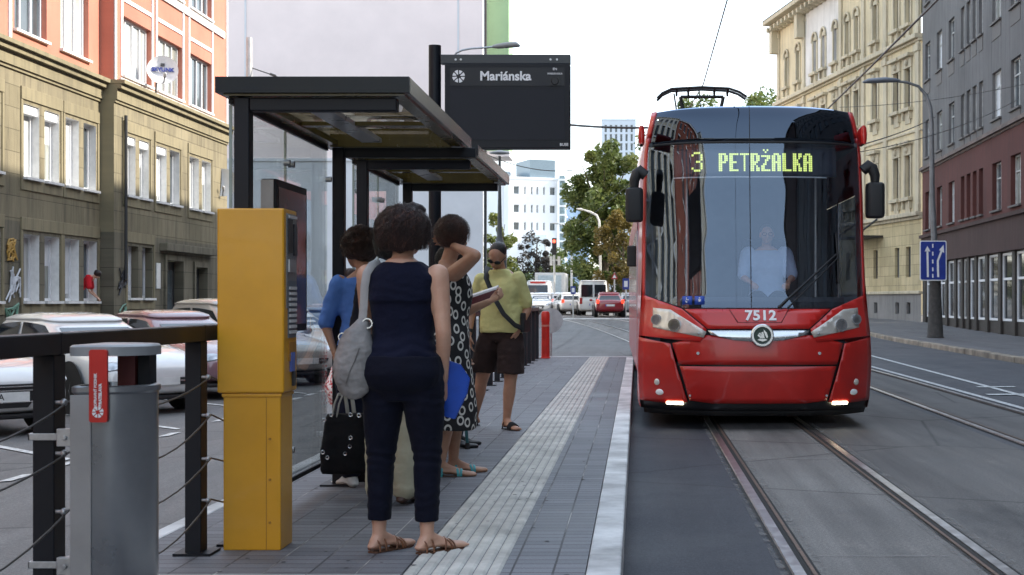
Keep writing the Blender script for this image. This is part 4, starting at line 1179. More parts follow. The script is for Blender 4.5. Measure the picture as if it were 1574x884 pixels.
# ---- lane sign and lamp on the right pavement
m_pole = M('lamp_pole_grey', (.20, .205, .21), .5, .4, var=.2, scale=2)
Yl = 47.0; xl_ = AX(1437.5, Yl)
lp = thing('street_lamp', 'tall grey street lamp on a thick base carrying the blue lane sign', 'street lamp', (xl_, Yl, .15))
b = MB(); b.tube([(xl_, Yl, .15), (xl_, Yl, .2), (xl_, Yl, 1.5), (xl_, Yl, 2.9)], [.30, .27, .20, .17], 16); b.build('base', M('lamp_base_dark', (.06, .055, .05), .8, var=.3), lp, smooth=50, world=True)
b = MB(); pts = [(1437.5, 400), (1433, 300), (1432, 190), (1430, 165), (1424, 147), (1412, 133), (1395, 127), (1375, 124.5)]
b.tube([(AX(px, Yl), Yl, AZ(py, Yl)) for px, py in pts], [.11, .09, .075, .07, .06, .05, .045, .04], 12); b.build('pole', m_pole, lp, smooth=60, world=True)
b = MB(); b.tube([(AX(px, Yl), Yl, AZ(py, Yl)) for px, py in ((1384, 124), (1376, 123.5), (1360, 123), (1335, 124.5), (1326, 126.5))], [.05, .13, .17, .15, .05], 14, flat=.55); b.build('lamp_head', M('lamp_head_grey', (.16, .18, .21), .5), lp, smooth=60, world=True)
Ysn = 46.65
ls = thing('lane_sign', 'blue lane sign with two white arrows on the lamp post', 'sign', (AX(1434.5, Ysn), Ysn, AZ(430, Ysn)))
xs, zs_ = (lambda px: AX(px, Ysn)), (lambda py: AZ(py, Ysn))
rotS = R(-1.5)
b = MB(); b.loft([[(p[0], y_, p[1]) for p in dshape(xs(1414), xs(1455), zs_(431.5), zs_(370), .06, .06, 0, 5)] for y_ in (Ysn, Ysn + .03)]); bp = b.build('plate', m_txt, ls, world=True)
b = MB(); b.loft([[(p[0], y_, p[1]) for p in dshape(xs(1415.3), xs(1453.7), zs_(430), zs_(371.5), .05, .05, 0, 5)] for y_ in (Ysn - .004, Ysn - .001)]); b.build('blue_face', M('sign_blue', (.012, .035, .26), .35), bp, world=True)
def spoly(pts, name='arrow'):
    b = MB(); b.prism([(xs(a), zs_(c)) for a, c in pts], (0, 0, 0), (1, 0, 0), (0, 0, 1), (0, 1, 0), Ysn - .007, Ysn - .0045); b.build(name, m_txt, bp, world=True)
spoly([(1424.7, 426), (1427.7, 426), (1427.0, 385), (1424.0, 385)]); spoly([(1421.2, 386.5), (1430, 386.5), (1425.5, 378)])
spoly([(1440.5, 426), (1443.7, 426), (1443.0, 401), (1439.8, 401)]); spoly([(1439.8, 401), (1443, 401.2), (1448.6, 386.5), (1445.9, 384.8)]); spoly([(1443.3, 384.3), (1451.2, 388.8), (1450.3, 376.5)])
for c in (375, 387, 399, 411, 421): spoly([(1432.6, c), (1434.6, c), (1434.8, c + 6), (1432.8, c + 6)], 'dash')
b = MB(); b.bx(xs(1433), xs(1437), Ysn + .03, Ysn + .2, zs_(385), zs_(382)); b.bx(xs(1433), xs(1437), Ysn + .03, Ysn + .2, zs_(419), zs_(416)); b.build('bracket', m_steel, ls, world=True)
# ================================================================ TRAM
TYF, TXC = 14.6, 1.255
hw = smoothtable([(.12, 1.19), (.25, 1.225), (.67, 1.245), (1.0, 1.235), (1.37, 1.205), (2.45, 1.195), (2.95, 1.175), (3.15, 1.145), (3.3, 1.115), (3.43, 1.085)])
ycn = smoothtable([(.1, .10), (.25, .045), (.5, .01), (.8, 0), (1.05, .03), (1.3, .12), (2.0, .25), (2.6, .34), (3.0, .385), (3.2, .41), (3.34, .44), (3.42, .50), (3.46, .62)])
def TS(u, z, off=0.0):
    """front skin of the tram; off moves inward"""
    a = min(abs(u), 1.0)
    cv = lerp(.55, .42, min(1, max(0, (z - 2) / 1.4)))
    return Vector((u * hw(z), ycn(z) + cv * a ** 3.4 + off, z))
tram = thing('tram', 'red low floor city tram with curved windscreen, numbered 7512', 'tram', (TXC, TYF, 0))
def tp(name, mat, polys, off, parent=None, thick=.006, du=.05, dz=.05, smooth=40, bevel=0):
    """convex outlines in (u, z) laid on the front skin"""
    mb = MB()
    for poly in polys:
        bm = bmesh.new()
        us = [p[0] for p in poly]; zs = [p[1] for p in poly]
        nu = max(1, int((max(us) - min(us)) / du)); nz = max(1, int((max(zs) - min(zs)) / dz))
        vs_ = [[bm.verts.new((lerp(min(us), max(us), i / nu), lerp(min(zs), max(zs), j / nz), 0)) for i in range(nu + 1)] for j in range(nz + 1)]
        for j in range(nz):
            for i in range(nu): bm.faces.new((vs_[j][i], vs_[j][i + 1], vs_[j + 1][i + 1], vs_[j + 1][i]))
        area = sum(a[0] * b_[1] - b_[0] * a[1] for a, b_ in zip(poly, poly[1:] + poly[:1]))
        pl = poly if area > 0 else poly[::-1]
        for a, b_ in zip(pl, pl[1:] + pl[:1]):
            d = Vector((b_[0] - a[0], b_[1] - a[1], 0))
            if d.length < 1e-6: continue
            bmesh.ops.bisect_plane(bm, geom=bm.verts[:] + bm.edges[:] + bm.faces[:], plane_co=(a[0], a[1], 0), plane_no=(d.y, -d.x, 0), clear_outer=True)
        bm.verts.index_update()
        mb.add([TS(v.co.x, v.co.y, off) for v in bm.verts], [[v.index for v in f.verts] for f in bm.faces])
        bm.free()
    # orient towards the street (-Y)
    o = mb.build(name, mat, parent or tram, smooth=None)
    me = o.data; bm = bmesh.new(); bm.from_mesh(me); bmesh.ops.remove_doubles(bm, verts=bm.verts, dist=.0005)
    for f in bm.faces:
        if f.normal.y > 0: f.normal_flip()
    bm.to_mesh(me); bm.free(); me.shade_smooth(); me.set_sharp_from_angle(angle=R(smooth))
    if thick:
        md = o.modifiers.new('solid', 'SOLIDIFY'); md.thickness = thick; md.offset = -1
    return o
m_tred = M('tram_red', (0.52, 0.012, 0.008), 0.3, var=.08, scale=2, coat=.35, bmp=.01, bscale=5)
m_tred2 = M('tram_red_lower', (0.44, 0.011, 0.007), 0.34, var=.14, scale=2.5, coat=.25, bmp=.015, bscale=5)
m_tblk = M('tram_black', (0.008, 0.008, 0.010), 0.35)
m_rub = M('black_rubber', (0.012, 0.012, 0.013), 0.6)
m_wind = glass('windscreen', (0.72, 0.75, 0.79), 0.06, 1.1, wobble=.0, ior=1.6, gcol=(.66, .80, 1.0))
m_tblkg = M('black_gloss', (0.006, 0.009, 0.018), 0.06, coat=.15, rvar=.02, spec=.5)
m_visor = glass('visor_glass', (.004, .005, .01), .05, 1.0, ior=1.5, gcol=(.6, .75, 1.0))
m_silver = M('brushed_silver', (0.62, 0.64, 0.66), 0.25, .9, var=.06)
m_int = M('cab_dark', (0.035, 0.037, 0.042), .7); m_int2 = M('cab_grey', (.09, .095, .105), .7)
m_lampg = M('headlamp_grey', (0.62, 0.58, 0.52), .35, .3, var=.1)
mir = lambda poly: [(-u, z) for u, z in poly]
# dark under-skin below the glass, so gaps between the panels read as shut lines
tp('under_skin', m_tblk, [[(-1, .2), (1, .2), (1, 1.36), (.95, 1.36), (.64, 1.235), (-.64, 1.235), (-.95, 1.36), (-1, 1.36)]], .03, thick=.01)
gl = tp('windscreen', m_wind, [[(-.972, 1.405), (-.64, 1.268), (.64, 1.268), (.972, 1.405), (.968, 3.0), (-.968, 3.0)]], .0, thick=0, du=.03, dz=.05, smooth=180)
tp('visor_glass', m_visor, [[(-.968, 3.03), (.968, 3.03), (.96, 3.25), (.95, 3.385), (.5, 3.405), (0, 3.412), (-.5, 3.405), (-.95, 3.385), (-.96, 3.25)]], .0, thick=.01, du=.03, dz=.03, smooth=180)
tp('glass_joint', m_rub, [[(-.062, 1.27), (-.055, 1.27), (-.055, 3.408), (-.062, 3.408)]], -.003, gl, thick=.002)
tp('glass_joint', m_rub, [[(-.97, 3.0), (.97, 3.0), (.97, 3.03), (-.97, 3.03)]], .002, gl, thick=.002)
for s in (1, -1):
    f = (lambda p: p) if s == 1 else mir
    tp('a_pillar', m_tred, [f([(.975, 1.40), (1.0, 1.40), (1.0, 3.1), (.973, 3.1)]), f([(.973, 3.1), (1.0, 3.1), (1.0, 3.395), (.955, 3.395), (.964, 3.25)])], -.004, thick=.02, du=.01)
    tp('brow_panel', m_tred, [f([(-1, .972), (-1, 1.40), (-.968, 1.398), (-.648, 1.258), (-.437, 1.05), (-.447, 1.0), (-.485, .915)])], -.006, thick=.012, smooth=50)
    hl = tp('headlight', m_lampg, [f([(-.895, 1.268), (-.885, 1.062), (-.46, .962), (-.437, 1.02), (-.745, 1.25)])], -.012, thick=.006)
    tp('lens_cover', glass('lamp_cover', (.95, .95, .95), .05, 1.0), [f([(-.89, 1.262), (-.88, 1.068), (-.47, .972), (-.45, 1.018), (-.745, 1.243)])], -.03, hl, thick=0)
    for (u, z, r, ring, core) in ((-.855 * 1, 1.145, .055, m_steel, m_tblk), (-.70, 1.088, .068, m_silver, M('lamp_red_core', (.12, .01, .012), .25))):
        c = TS(u * s, z, -.02); b = MB()
        n_ = Vector((u * s * .55, -1, 0)).normalized(); A = Vector((0, 0, 1)).cross(n_).normalized() * -1
        mt = frame_mtx(c, A, (0, 0, 1))
        b.lathe([(r, -.03), (r, .010), (r * .86, .016), (r * .74, .004), (r * .74, -.03)], n=24); b.xf(mt); rg = b.build('lamp_ring', ring, hl, smooth=40)
        b = MB(); b.lathe([(.001, -.02), (r * .73, -.015), (r * .73, -.002), (.001, .006)], n=20); b.xf(mt); b.build('lamp_core', core, hl, smooth=40)
        b = MB(); b.lathe([(.001, .0), (r * .32, .0), (r * .3, .012), (.001, .016)], n=14); b.xf(mt); b.build('bulb', m_lampg, hl, smooth=40)
    c = TS(-.50 * s, 1.0, -.016); b = MB(); b.ell(c, (.016, .012, .014), None, 10, 6); b.build('side_lamp', m_steel, hl, smooth=60)
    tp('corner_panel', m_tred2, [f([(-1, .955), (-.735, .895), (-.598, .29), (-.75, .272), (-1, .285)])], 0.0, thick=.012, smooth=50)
    for nm, u, z, rx, rz_, mt in (('marker', -.845, .49, .034, .034, m_lampg), ('fog_lamp', -.825, .385, .052, .032, M('lamp_white', (.75, .75, .75), .2))):
        c = TS(u * s, z, -.006); b = MB(); b.ell(c, (rx, .014, rz_), Matrix.Rotation(R(-32) * s, 3, 'Z'), 18, 8); b.build(nm, mt, tram, smooth=60)
    tp('running_light', emit('running_light_glow', (1, .93, .62), 3.0), [f([(-.775, .262), (-.635, .262), (-.635, .288), (-.775, .288)])], -.012, thick=.01)
tp('hood_panel', m_tred, [[(-.628, 1.256), (.628, 1.256), (.425, 1.052), (-.425, 1.052)]], -.006, thick=.012, smooth=60)
tp('silver_band', m_silver, [[(-.425, 1.035), (.425, 1.035), (.40, .99), (.2, .935), (0, .915), (-.2, .935), (-.40, .99)]], -.008, thick=.01)
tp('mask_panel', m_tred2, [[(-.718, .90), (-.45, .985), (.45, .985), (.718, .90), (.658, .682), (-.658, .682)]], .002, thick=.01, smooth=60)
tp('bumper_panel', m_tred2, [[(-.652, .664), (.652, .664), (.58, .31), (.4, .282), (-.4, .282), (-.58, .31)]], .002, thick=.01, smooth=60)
tp('skirt', m_rub, [[(-.98, .15), (.98, .15), (.98, .275), (-.98, .275)]], .035, thick=.02)
b = MB()
for s in (-1, 1): b.cyl(TS(.505 * s, .80, -.012), TS(.505 * s, .80, .0), .016, n=12); b.cyl(TS(.575 * s, .36, -.01), TS(.575 * s, .36, 0), .012, n=10)
b.build('screw', m_steel, tram)
# fleet number in its outlined trapezoid
zf = 1.178; yf = ycn(zf) - .02
tilt = R(26)
fmt = frame_mtx((-.02 + .04, ycn(1.18) - .0125, 1.185), (1, 0, 0), (0, math.sin(tilt), math.cos(tilt)))
text_mesh('7512', .155, 'fleet_number', m_txt, tram, fmt, .004, .005, world=False, spacing=1.06)
tp('number_outline', M('tram_red_dark', (.16, .006, .006), .4), [[(-.25, 1.252), (-.242, 1.252), (-.172, 1.118), (-.18, 1.115)], [(.262, 1.252), (.254, 1.252), (.186, 1.118), (.194, 1.115)], [(-.176, 1.114), (.19, 1.114), (.19, 1.120), (-.176, 1.120)]], -.0078, thick=.001)
# maker's round emblem: ring and a winged arrow
ec = Vector((.03, -.03, .985)); b = MB()
mt = frame_mtx(ec, (1, 0, 0), (0, 0, 1))
b.lathe([(.118, -.03), (.118, .006), (.108, .016), (.09, .016), (.082, .004), (.082, -.02)], n=36); b.xf(mt); em = b.build('emblem_ring', m_silver, tram, smooth=40)
b = MB(); b.cyl((0, 0, -.01), (0, 0, .002), .083, n=30); b.xf(mt); b.build('emblem_disc', M('emblem_dark', (.03, .05, .045), .25, .6), em)
b = MB()
b.prism([(-.052, -.045), (.005, -.062), (.052, -.045), (.03, -.034), (-.03, -.034)], ec, (1, 0, 0), (0, 0, 1), (0, -1, 0), .003, .006)
b.prism([(.012, .062), (.045, .03), (.058, -.015), (.046, -.03), (.026, .01), (.016, .035)], ec, (1, 0, 0), (0, 0, 1), (0, -1, 0), .003, .006)
for k in range(3): b.prism([(-.05 + .018 * k, .0 + .012 * k), (-.02 + .016 * k, -.028), (-.008 + .016 * k, -.028), (-.028 + .018 * k, .03 + .006 * k)], ec, (1, 0, 0), (0, 0, 1), (0, -1, 0), .003, .006)
b.build('emblem_arrow', m_silver, em)
# destination display: board behind the glass, lit dots
dsp = tp('destination_display', M('display_board', (.035, .042, .062), .5), [[(-.74, 2.66), (.74, 2.66), (.74, 2.97), (-.74, 2.97)]], .075, thick=.02)
tp('display_rail', M('pale_rail', (.6, .62, .63), .4), [[(-.73, 2.636), (.64, 2.636), (.64, 2.65), (-.73, 2.65)]], .012, dsp, thick=.004)
GL = {'3': ["01110", "10001", "00001", "00001", "00110", "00001", "00001", "10001", "01110"],
 'P': ["11110", "11011", "11011", "11011", "11110", "11000", "11000", "11000", "11000"], 'E': ["11111", "11000", "11000", "11000", "11110", "11000", "11000", "11000", "11111"],
 'T': ["11111", "00100", "00100", "00100", "00100", "00100", "00100", "00100", "00100"], 'R': ["11110", "11011", "11011", "11011", "11110", "11100", "11010", "11011", "11011"],
 'Ž': ["01010", "00100", "00000", "11111", "00011", "00110", "00100", "01100", "11000", "11000", "11111"], 'A': ["01110", "11011", "11011", "11011", "11111", "11011", "11011", "11011", "11011"],
 'L': ["11000"] * 8 + ["11111"], 'K': ["11011", "11011", "11010", "11100", "11100", "11110", "11010", "11011", "11011"], ' ': ["00000"] * 9}
b = MB()
def glyphs(txt, x0, z0, px_, ps):
    x = x0
    for ch in txt:
        rows = GL[ch]
        for r_, row in enumerate(rows):
            for c_, bit in enumerate(row):
                if bit == '1':
                    X = x + c_ * px_; Z = z0 + (len(rows) - 1 - r_) * ps
                    q = [TS((X + dx * px_ * .86) / hw(Z), Z + dz_ * ps * .86, .060) for dx, dz_ in ((0, 0), (1, 0), (1, 1), (0, 1))]
                    b.quad(*q)
        x += px_ * (5.75 if ch != ' ' else 2.2)
glyphs('3', -.675, 2.71, .0235, .0235); glyphs('PETRŽALKA', -.39, 2.71, .0195, .0215)
b.build('lettering', emit('display_yellow', (.55, .66, .17), 0.42), dsp)
# blue stickers with white figures
for k, u in enumerate((-.605, -.50)):
    st = tp('sticker', M('sticker_blue', (.02, .07, .40), .4), [[(u - .042, 1.30), (u + .042, 1.30), (u + .042, 1.39), (u - .042, 1.39)]], -.002, gl, thick=.001)
    c = TS(u, 1.35, -.006); b = MB(); F = (c, (1, 0, 0), (0, 0, 1), (0, -1, 0))
    if k == 0:
        b.prism([(-.012, .028), (-.004, .028), (-.004, .006), (.014, .006), (.022, -.022), (.014, -.022), (.008, -.002), (-.012, -.002)], *F, 0, .001)
        b.prism([(.014 * math.cos(t) - .006, .014 * math.sin(t) - .014) for t in [R(a) for a in range(150, 360, 30)]], *F, 0, .001)
    else:
        b.prism([(-.014, .008), (.014, .008), (.010, -.02), (-.010, -.02)], *F, 0, .001); b.prism([(.008 * math.cos(R(a)), .021 + .008 * math.sin(R(a))) for a in range(0, 360, 45)], *F, 0, .001)
    b.build('figure', m_txt, st)
# wiper
b = MB(); P0, P1 = TS(.17, 1.27, -.03), TS(.70, 1.83, -.035); P2 = TS(.25, 1.27, -.03); P3 = TS(.72, 1.80, -.035)
b.tube([P0, (P0 + P1) / 2 + Vector((0, -.02, 0)), P1], [.016, .013, .010], 8); b.tube([P2, (P2 + P3) / 2 + Vector((0, -.02, 0)), P3], .008, 8)
wp = b.build('wiper', m_rub, tram, smooth=60)
b = MB(); b.tube([TS(.715, 1.52, -.02), TS(.715, 1.8, -.02), TS(.705, 2.06, -.02)], [.009, .014, .008], 8); b.build('blade', m_rub, wp)
# side walls of the leading section
def Wd(z): return table([(.15, 1.235), (.3, 1.25), (2.9, 1.25), (3.15, 1.20), (3.3, 1.12), (3.40, .95), (3.45, .6), (3.46, 0)])(z)
zl = [.2, .28, .5, .8, 1.0, 1.2, 1.4, 1.8, 2.2, 2.6, 2.9, 3.1, 3.25, 3.38]
def sidewall(name, mat, z0, z1, y1, off=0.0):
    zz = [z0] + [z for z in zl if z0 < z < z1] + [z1]
    for s in (-1, 1):
        b = MB(); rows = []
        for z in zz:
            p = TS(s, z); row = [(p.x, p.y + .005, z)]
            for k in range(1, 6): row.append((s * (lerp(hw(z), Wd(z), (k / 5) ** .7) + off), lerp(p.y, p.y + .9, k / 5), z))
            row.append((s * (Wd(z) + off), y1, z)); rows.append(row)
        b.grid(rows); b.build(name, mat, tram, smooth=50)
m_tside = M('tram_side_grey', (.42, .30, .30), .25, coat=.5)
sidewall('side_wall', m_tred, .2, 1.15, 8.0); sidewall('side_wall', m_tred, 2.55, 3.38, 8.0)
b = MB(); rows = [[(s_ * .01, 0, 0)] for s_ in (0,)]
for s in (-1, 1):
    b = MB(); b.grid([[(TS(s, z).x, TS(s, z).y + .005, z), (s * Wd(z), TS(s, z).y + .9, z)] for z in (1.15, 1.6, 2.1, 2.55)]); b.build('side_wall', m_tred, tram, smooth=50)
    for k in range(4):
        y0 = 1.55 + k * 1.62
        b = MB(); b.bx(s * 1.25 - .004, s * 1.25 + .004, y0, y0 + 1.5, 1.16, 2.54); b.build('side_window', m_wind if k == 0 else m_tblkg, tram)
        b = MB(); b.bx(s * 1.245 - .004, s * 1.245 + .004, y0 + 1.501, y0 + 1.619, 1.15, 2.55); b.build('window_post', m_tside, tram)
# roof skin and roof equipment
b = MB(); rows = []
zt_ = lambda t: lerp(3.40, 3.455, math.sin(math.pi * (t + 1) / 2) ** .8)
for y in (0, .5, 1.0, 8.0):
    row = []
    for k in range(13):
        t = -1 + k / 6
        p = TS(.95 * t, 3.410 - .022 * abs(t) ** 3); yy = p.y + .01 if y == 0 else p.y + y
        row.append((p.x if y == 0 else t * 1.05, yy, p.z if y == 0 else p.z + .01))
    rows.append(row)
b.grid(rows); b.build('roof', m_tblk, tram, smooth=60)
# cab interior
b = MB(); b.bx(-1.1, 1.1, .75, 3.4, .82, .88); b.bx(-1.15, 1.15, 3.4, 3.45, .3, 3.3); b.bx(-1.12, 1.12, .75, 3.4, 3.0, 3.04); b.build('cab_shell', m_int2, tram)
b = MB(); b.loft([[(x, .42 + .42 * abs(x) ** 2.5 + dy, z) for x, in [(-1.0 + .2 * i,) for i in range(11)]] + [(x, 1.15 + dy, z) for x, in [(1.0 - .2 * i,) for i in range(11)]] for z, dy in ((.9, .05), (1.33, 0), (1.38, .04))]); b.build('dashboard', m_int, tram, smooth=30)
b = MB(); b.bx(-.05, .45, 1.62, 1.75, 1.25, 2.05); b.bx(-.05, .45, 1.2, 1.65, 1.2, 1.32); b.cyl((.2, 1.45, .85), (.2, 1.45, 1.2), .08); b.build('driver_seat', M('seat_cloth', (.04, .045, .06), .9), tram, bevel=.03)
b = MB(); b.bx(-.72, -.70, 1.0, 1.03, .88, 2.9); b.bx(.82, .84, 2.0, 2.03, .88, 2.9); b.build('cab_post', m_steel, tram)
# mirrors, marker housings
for s in (-1, 1):
    mx = (AX(975, 15.3) - TXC) if s < 0 else (AX(1343, 15.3) - TXC)
    zt1, zb1 = (AZ(290, 15.3), AZ(342, 15.3)) if s < 0 else (AZ(282, 15.3), AZ(336, 15.3))
    b = MB(); b.loft([[(mx + x, .62 + y, z) for x, y, _ in [(p[0], p[1], 0) for p in dshape(-.095 * k, .095 * k, -.11 * k, .11 * k, .05 * k, .05 * k, 0, 5)]] for z, k in ((zb1, .75), (zb1 + .015, .95), (zb1 + .05, 1.0), (zt1 - .05, 1.0), (zt1 - .015, .95), (zt1, .75))])
    mm = b.build('mirror', m_rub, tram, smooth=45)
    b = MB(); q = s * hw(2.7)
    b.tube([(q * .98, .62, zt1 + .13), (q + s * .05, .62, zt1 + .19), (lerp(q, mx, .7), .62, zt1 + .16), (mx, .62, zt1 + .08), (mx, .62, zt1 - .02)], [.055, .06, .06, .055, .045], 10); b.build('mirror_arm', m_rub, mm, smooth=60)
    c = Vector(((AX(986, 15.2) if s < 0 else AX(1325, 15.2)) - TXC, .6, AZ(209, 15.2)))
    b = MB(); b.loft([[(c.x + x, c.y + y, c.z + z) for x, y, _ in [(p[0], p[1], 0) for p in dshape(-.04 * k, .04 * k, -.14, .14, .03, .03, 0, 4)]] for z, k in ((-.10, .4), (-.08, .75), (0, .9), (.07, .75), (.095, .4))]); b.build('camera_housing', m_tred, tram, smooth=45)
# second section, bent with the curve
pv = Vector((0, 8.2, 0)); rot = Matrix.Rotation(R(.85), 3, 'Z')
def r2(mb): mb.v = [tuple(rot @ (Vector(p) - pv) + pv) for p in mb.v]; return mb
b = MB(); b.loft([[(s_ * w_, y, z) for s_, w_, z in [(-1, Wd(z) * .96, z) for z in zl] + [(1, Wd(z) * .96, z) for z in reversed(zl)]] for y in (7.9, 8.05, 8.2, 8.35, 8.5)]); b.build('gangway', m_rub, tram)
ring = [(-1, z) for z in zl] + [(1, z) for z in reversed(zl)]
b = MB(); b.loft([[(s_ * Wd(z), y, z) for s_, z in ring] for y in (8.5, 22.0)]); r2(b).build('rear_section', m_tred, tram, smooth=40)
for s in (-1, 1):
    b = MB(); b.bx(s * 1.25 - .006, s * 1.25 + .006, 8.8, 21.5, 1.2, 2.5); r2(b).build('window_band', m_tside if s < 0 else m_tblkg, tram)
b = MB(); b.loft([[(AX(972, 23.4) - TXC + x, 9.3 + y, z) for x, y, _ in [(p[0], p[1], 0) for p in dshape(-.09, .07, -.1, .1, .04, .04, 0, 4)]] for z in (1.33 + 54 * 23.9 / FPX, 1.33 + 86 * 23.9 / FPX)]); b.build('rear_camera', m_rub, tram, bevel=.02)
# pantograph
Yp = 9.4; zp = lambda py: AZ(py, TYF + Yp); xp = lambda px: AX(px, TYF + Yp) - TXC
pg = thing('pantograph', 'black pantograph raised above the tram roof to the contact wire', 'pantograph', (TXC, TYF + Yp, 3.46))
bpts = [(1010, 153), (1018, 145), (1032, 138.5), (1078, 136), (1120, 138), (1135, 143), (1147, 151)]
for dy in (-.14, .14):
    b = MB(); b.tube([(xp(a) + TXC, TYF + Yp + dy, zp(c)) for a, c in bpts], .022, 8); b.build('contact_bow', m_rub, pg, world=True, smooth=60)
b = MB(); W_ = lambda px, py, dy=0: (xp(px) + TXC, TYF + Yp + dy, zp(py))
b.tube([W_(1046, 149), W_(1112, 149)], .028, 8); b.tube([W_(1046, 149), W_(1052, 185)], .03, 8); b.tube([W_(1112, 149), W_(1104, 185)], .03, 8)
for px in (1040, 1058, 1098, 1118): b.tube([W_(px, 138, -.14), W_(px, 147, 0), W_(px, 138, .14)], .02, 6)
b.tube([W_(1036, 144), W_(1042, 185)], .014, 6); b.tube([W_(1075, 138), W_(1078, 185)], .008, 6)
b.build('upper_arm', m_rub, pg, world=True)
b = MB(); b.bx(TXC - .6, TXC + .6, TYF + Yp - .5, TYF + Yp + .9, 3.46, 3.6); b.build('base_frame', m_rub, pg, world=True)
# bogie under the front
b = MB(); b.bx(-.95, .95, .9, 2.6, .12, .35); b.build('bogie', m_tblk, tram)
for s in (-1, 1):
    b = MB(); b.cyl((s * .51 - .06, 1.7, .3), (s * .51 + .06, 1.7, .3), .30, n=24); b.build('wheel', m_rust, tram)

# ---- overhead wires
def wire(name, label, pts, r=.012, group='overhead tram wires'):
    b = MB(); b.tube(pts, r, 6); o = b.build(name, m_cable, None, smooth=60); tag(o, label, 'wire', group); return o
def sagline(a, c, s, n=12): a, c = Vector(a), Vector(c); return [a.lerp(c, k / n) - Vector((0, 0, s * (1 - (2 * k / n - 1) ** 2))) for k in range(n + 1)]
wire('contact_wire', 'contact wire running over the red tram above its pantograph', [(1.2, -30, 5.42), (1.2, 12, 5.42), (1.12, 24, 5.0), (.6, 40, 5.3), (-3, 75, 5.4)], .010)
wire('contact_wire', 'thick contact wire crossing the cream facade diagonally on the right', [(4.12, -30, 5.47), (4.12, 25, 5.47), (4.0, 45, 5.45), (.5, 80, 5.4)], .017)
Yw = 20.0
wire('span_wire', 'dark span wire from the stop sign towards the tram roof', sagline((AX(870, Yw), Yw, AZ(191.5, Yw)), (AX(1010, Yw), Yw, AZ(196, Yw)), .02), .016)
Yw = 34.0
wire('span_wire', 'span wire sloping up across the cream facade to the maroon block', sagline((AX(1300, Yw), Yw, AZ(229, Yw)), (13.0, 62, AZ(180, 62)), .1), .018)
wire('span_wire', 'thin lower span wire across the cream and grey facades', sagline((AX(1300, Yw), Yw, AZ(237, Yw)), (12.9, 48, AZ(152, 48)), .25), .010)
wire('span_wire', 'thin span wire crossing the upper grey facade', sagline((AX(1290, 50), 50, AZ(165, 50)), (12.85, 46.6, AZ(128, 46.6)), .15), .010)
Yw = 70.0
wire('span_wire', 'faint wire in front of the white modern building', sagline((AX(745, Yw), Yw, AZ(236, Yw)), (AX(880, Yw), Yw, AZ(262, Yw)), .3), .022)
# ================================================================ PEOPLE
V = Vector
SK1 = skinmat('skin_light', (.57, .34, .24)); SK2 = skinmat('skin_tan', (.46, .26, .17)); SK3 = skinmat('skin_brown', (.46, .25, .16))
def rotm(rx=0, ry=0, rz=0): return Matrix.Rotation(R(rz), 3, 'Z') @ Matrix.Rotation(R(ry), 3, 'Y') @ Matrix.Rotation(R(rx), 3, 'X')

TW = [(.455, .060, .050, -.004), (.48, .100, .070, -.010), (.52, .113, .080, -.016), (.56, .105, .074, -.010), (.60, .090, .064, -.002), (.63, .083, .059, .002),
      (.67, .086, .062, .006), (.72, .094, .069, .010), (.76, .099, .066, .006), (.79, .103, .058, -.004), (.813, .094, .047, -.008), (.832, .060, .038, -.012), (.85, .034, .034, -.012)]
TM = [(.455, .060, .050, -.004), (.48, .096, .068, -.006), (.52, .103, .074, -.010), (.56, .100, .070, -.004), (.60, .096, .066, .002), (.63, .096, .066, .004),
      (.67, .100, .067, .006), (.72, .108, .071, .008), (.76, .114, .069, .004), (.79, .118, .060, -.004), (.813, .108, .050, -.008), (.832, .066, .040, -.012), (.85, .038, .038, -.012)]

def ring_at(c, rx, ry, n=22, e=2.3):
    out = []
    for j in range(n):
        a = 2 * math.pi * j / n; ca, sa = math.cos(a), math.sin(a)
        out.append(c + V((rx * math.copysign(abs(ca) ** (2 / e), ca), ry * math.copysign(abs(sa) ** (2 / e), sa), 0)))
    return out

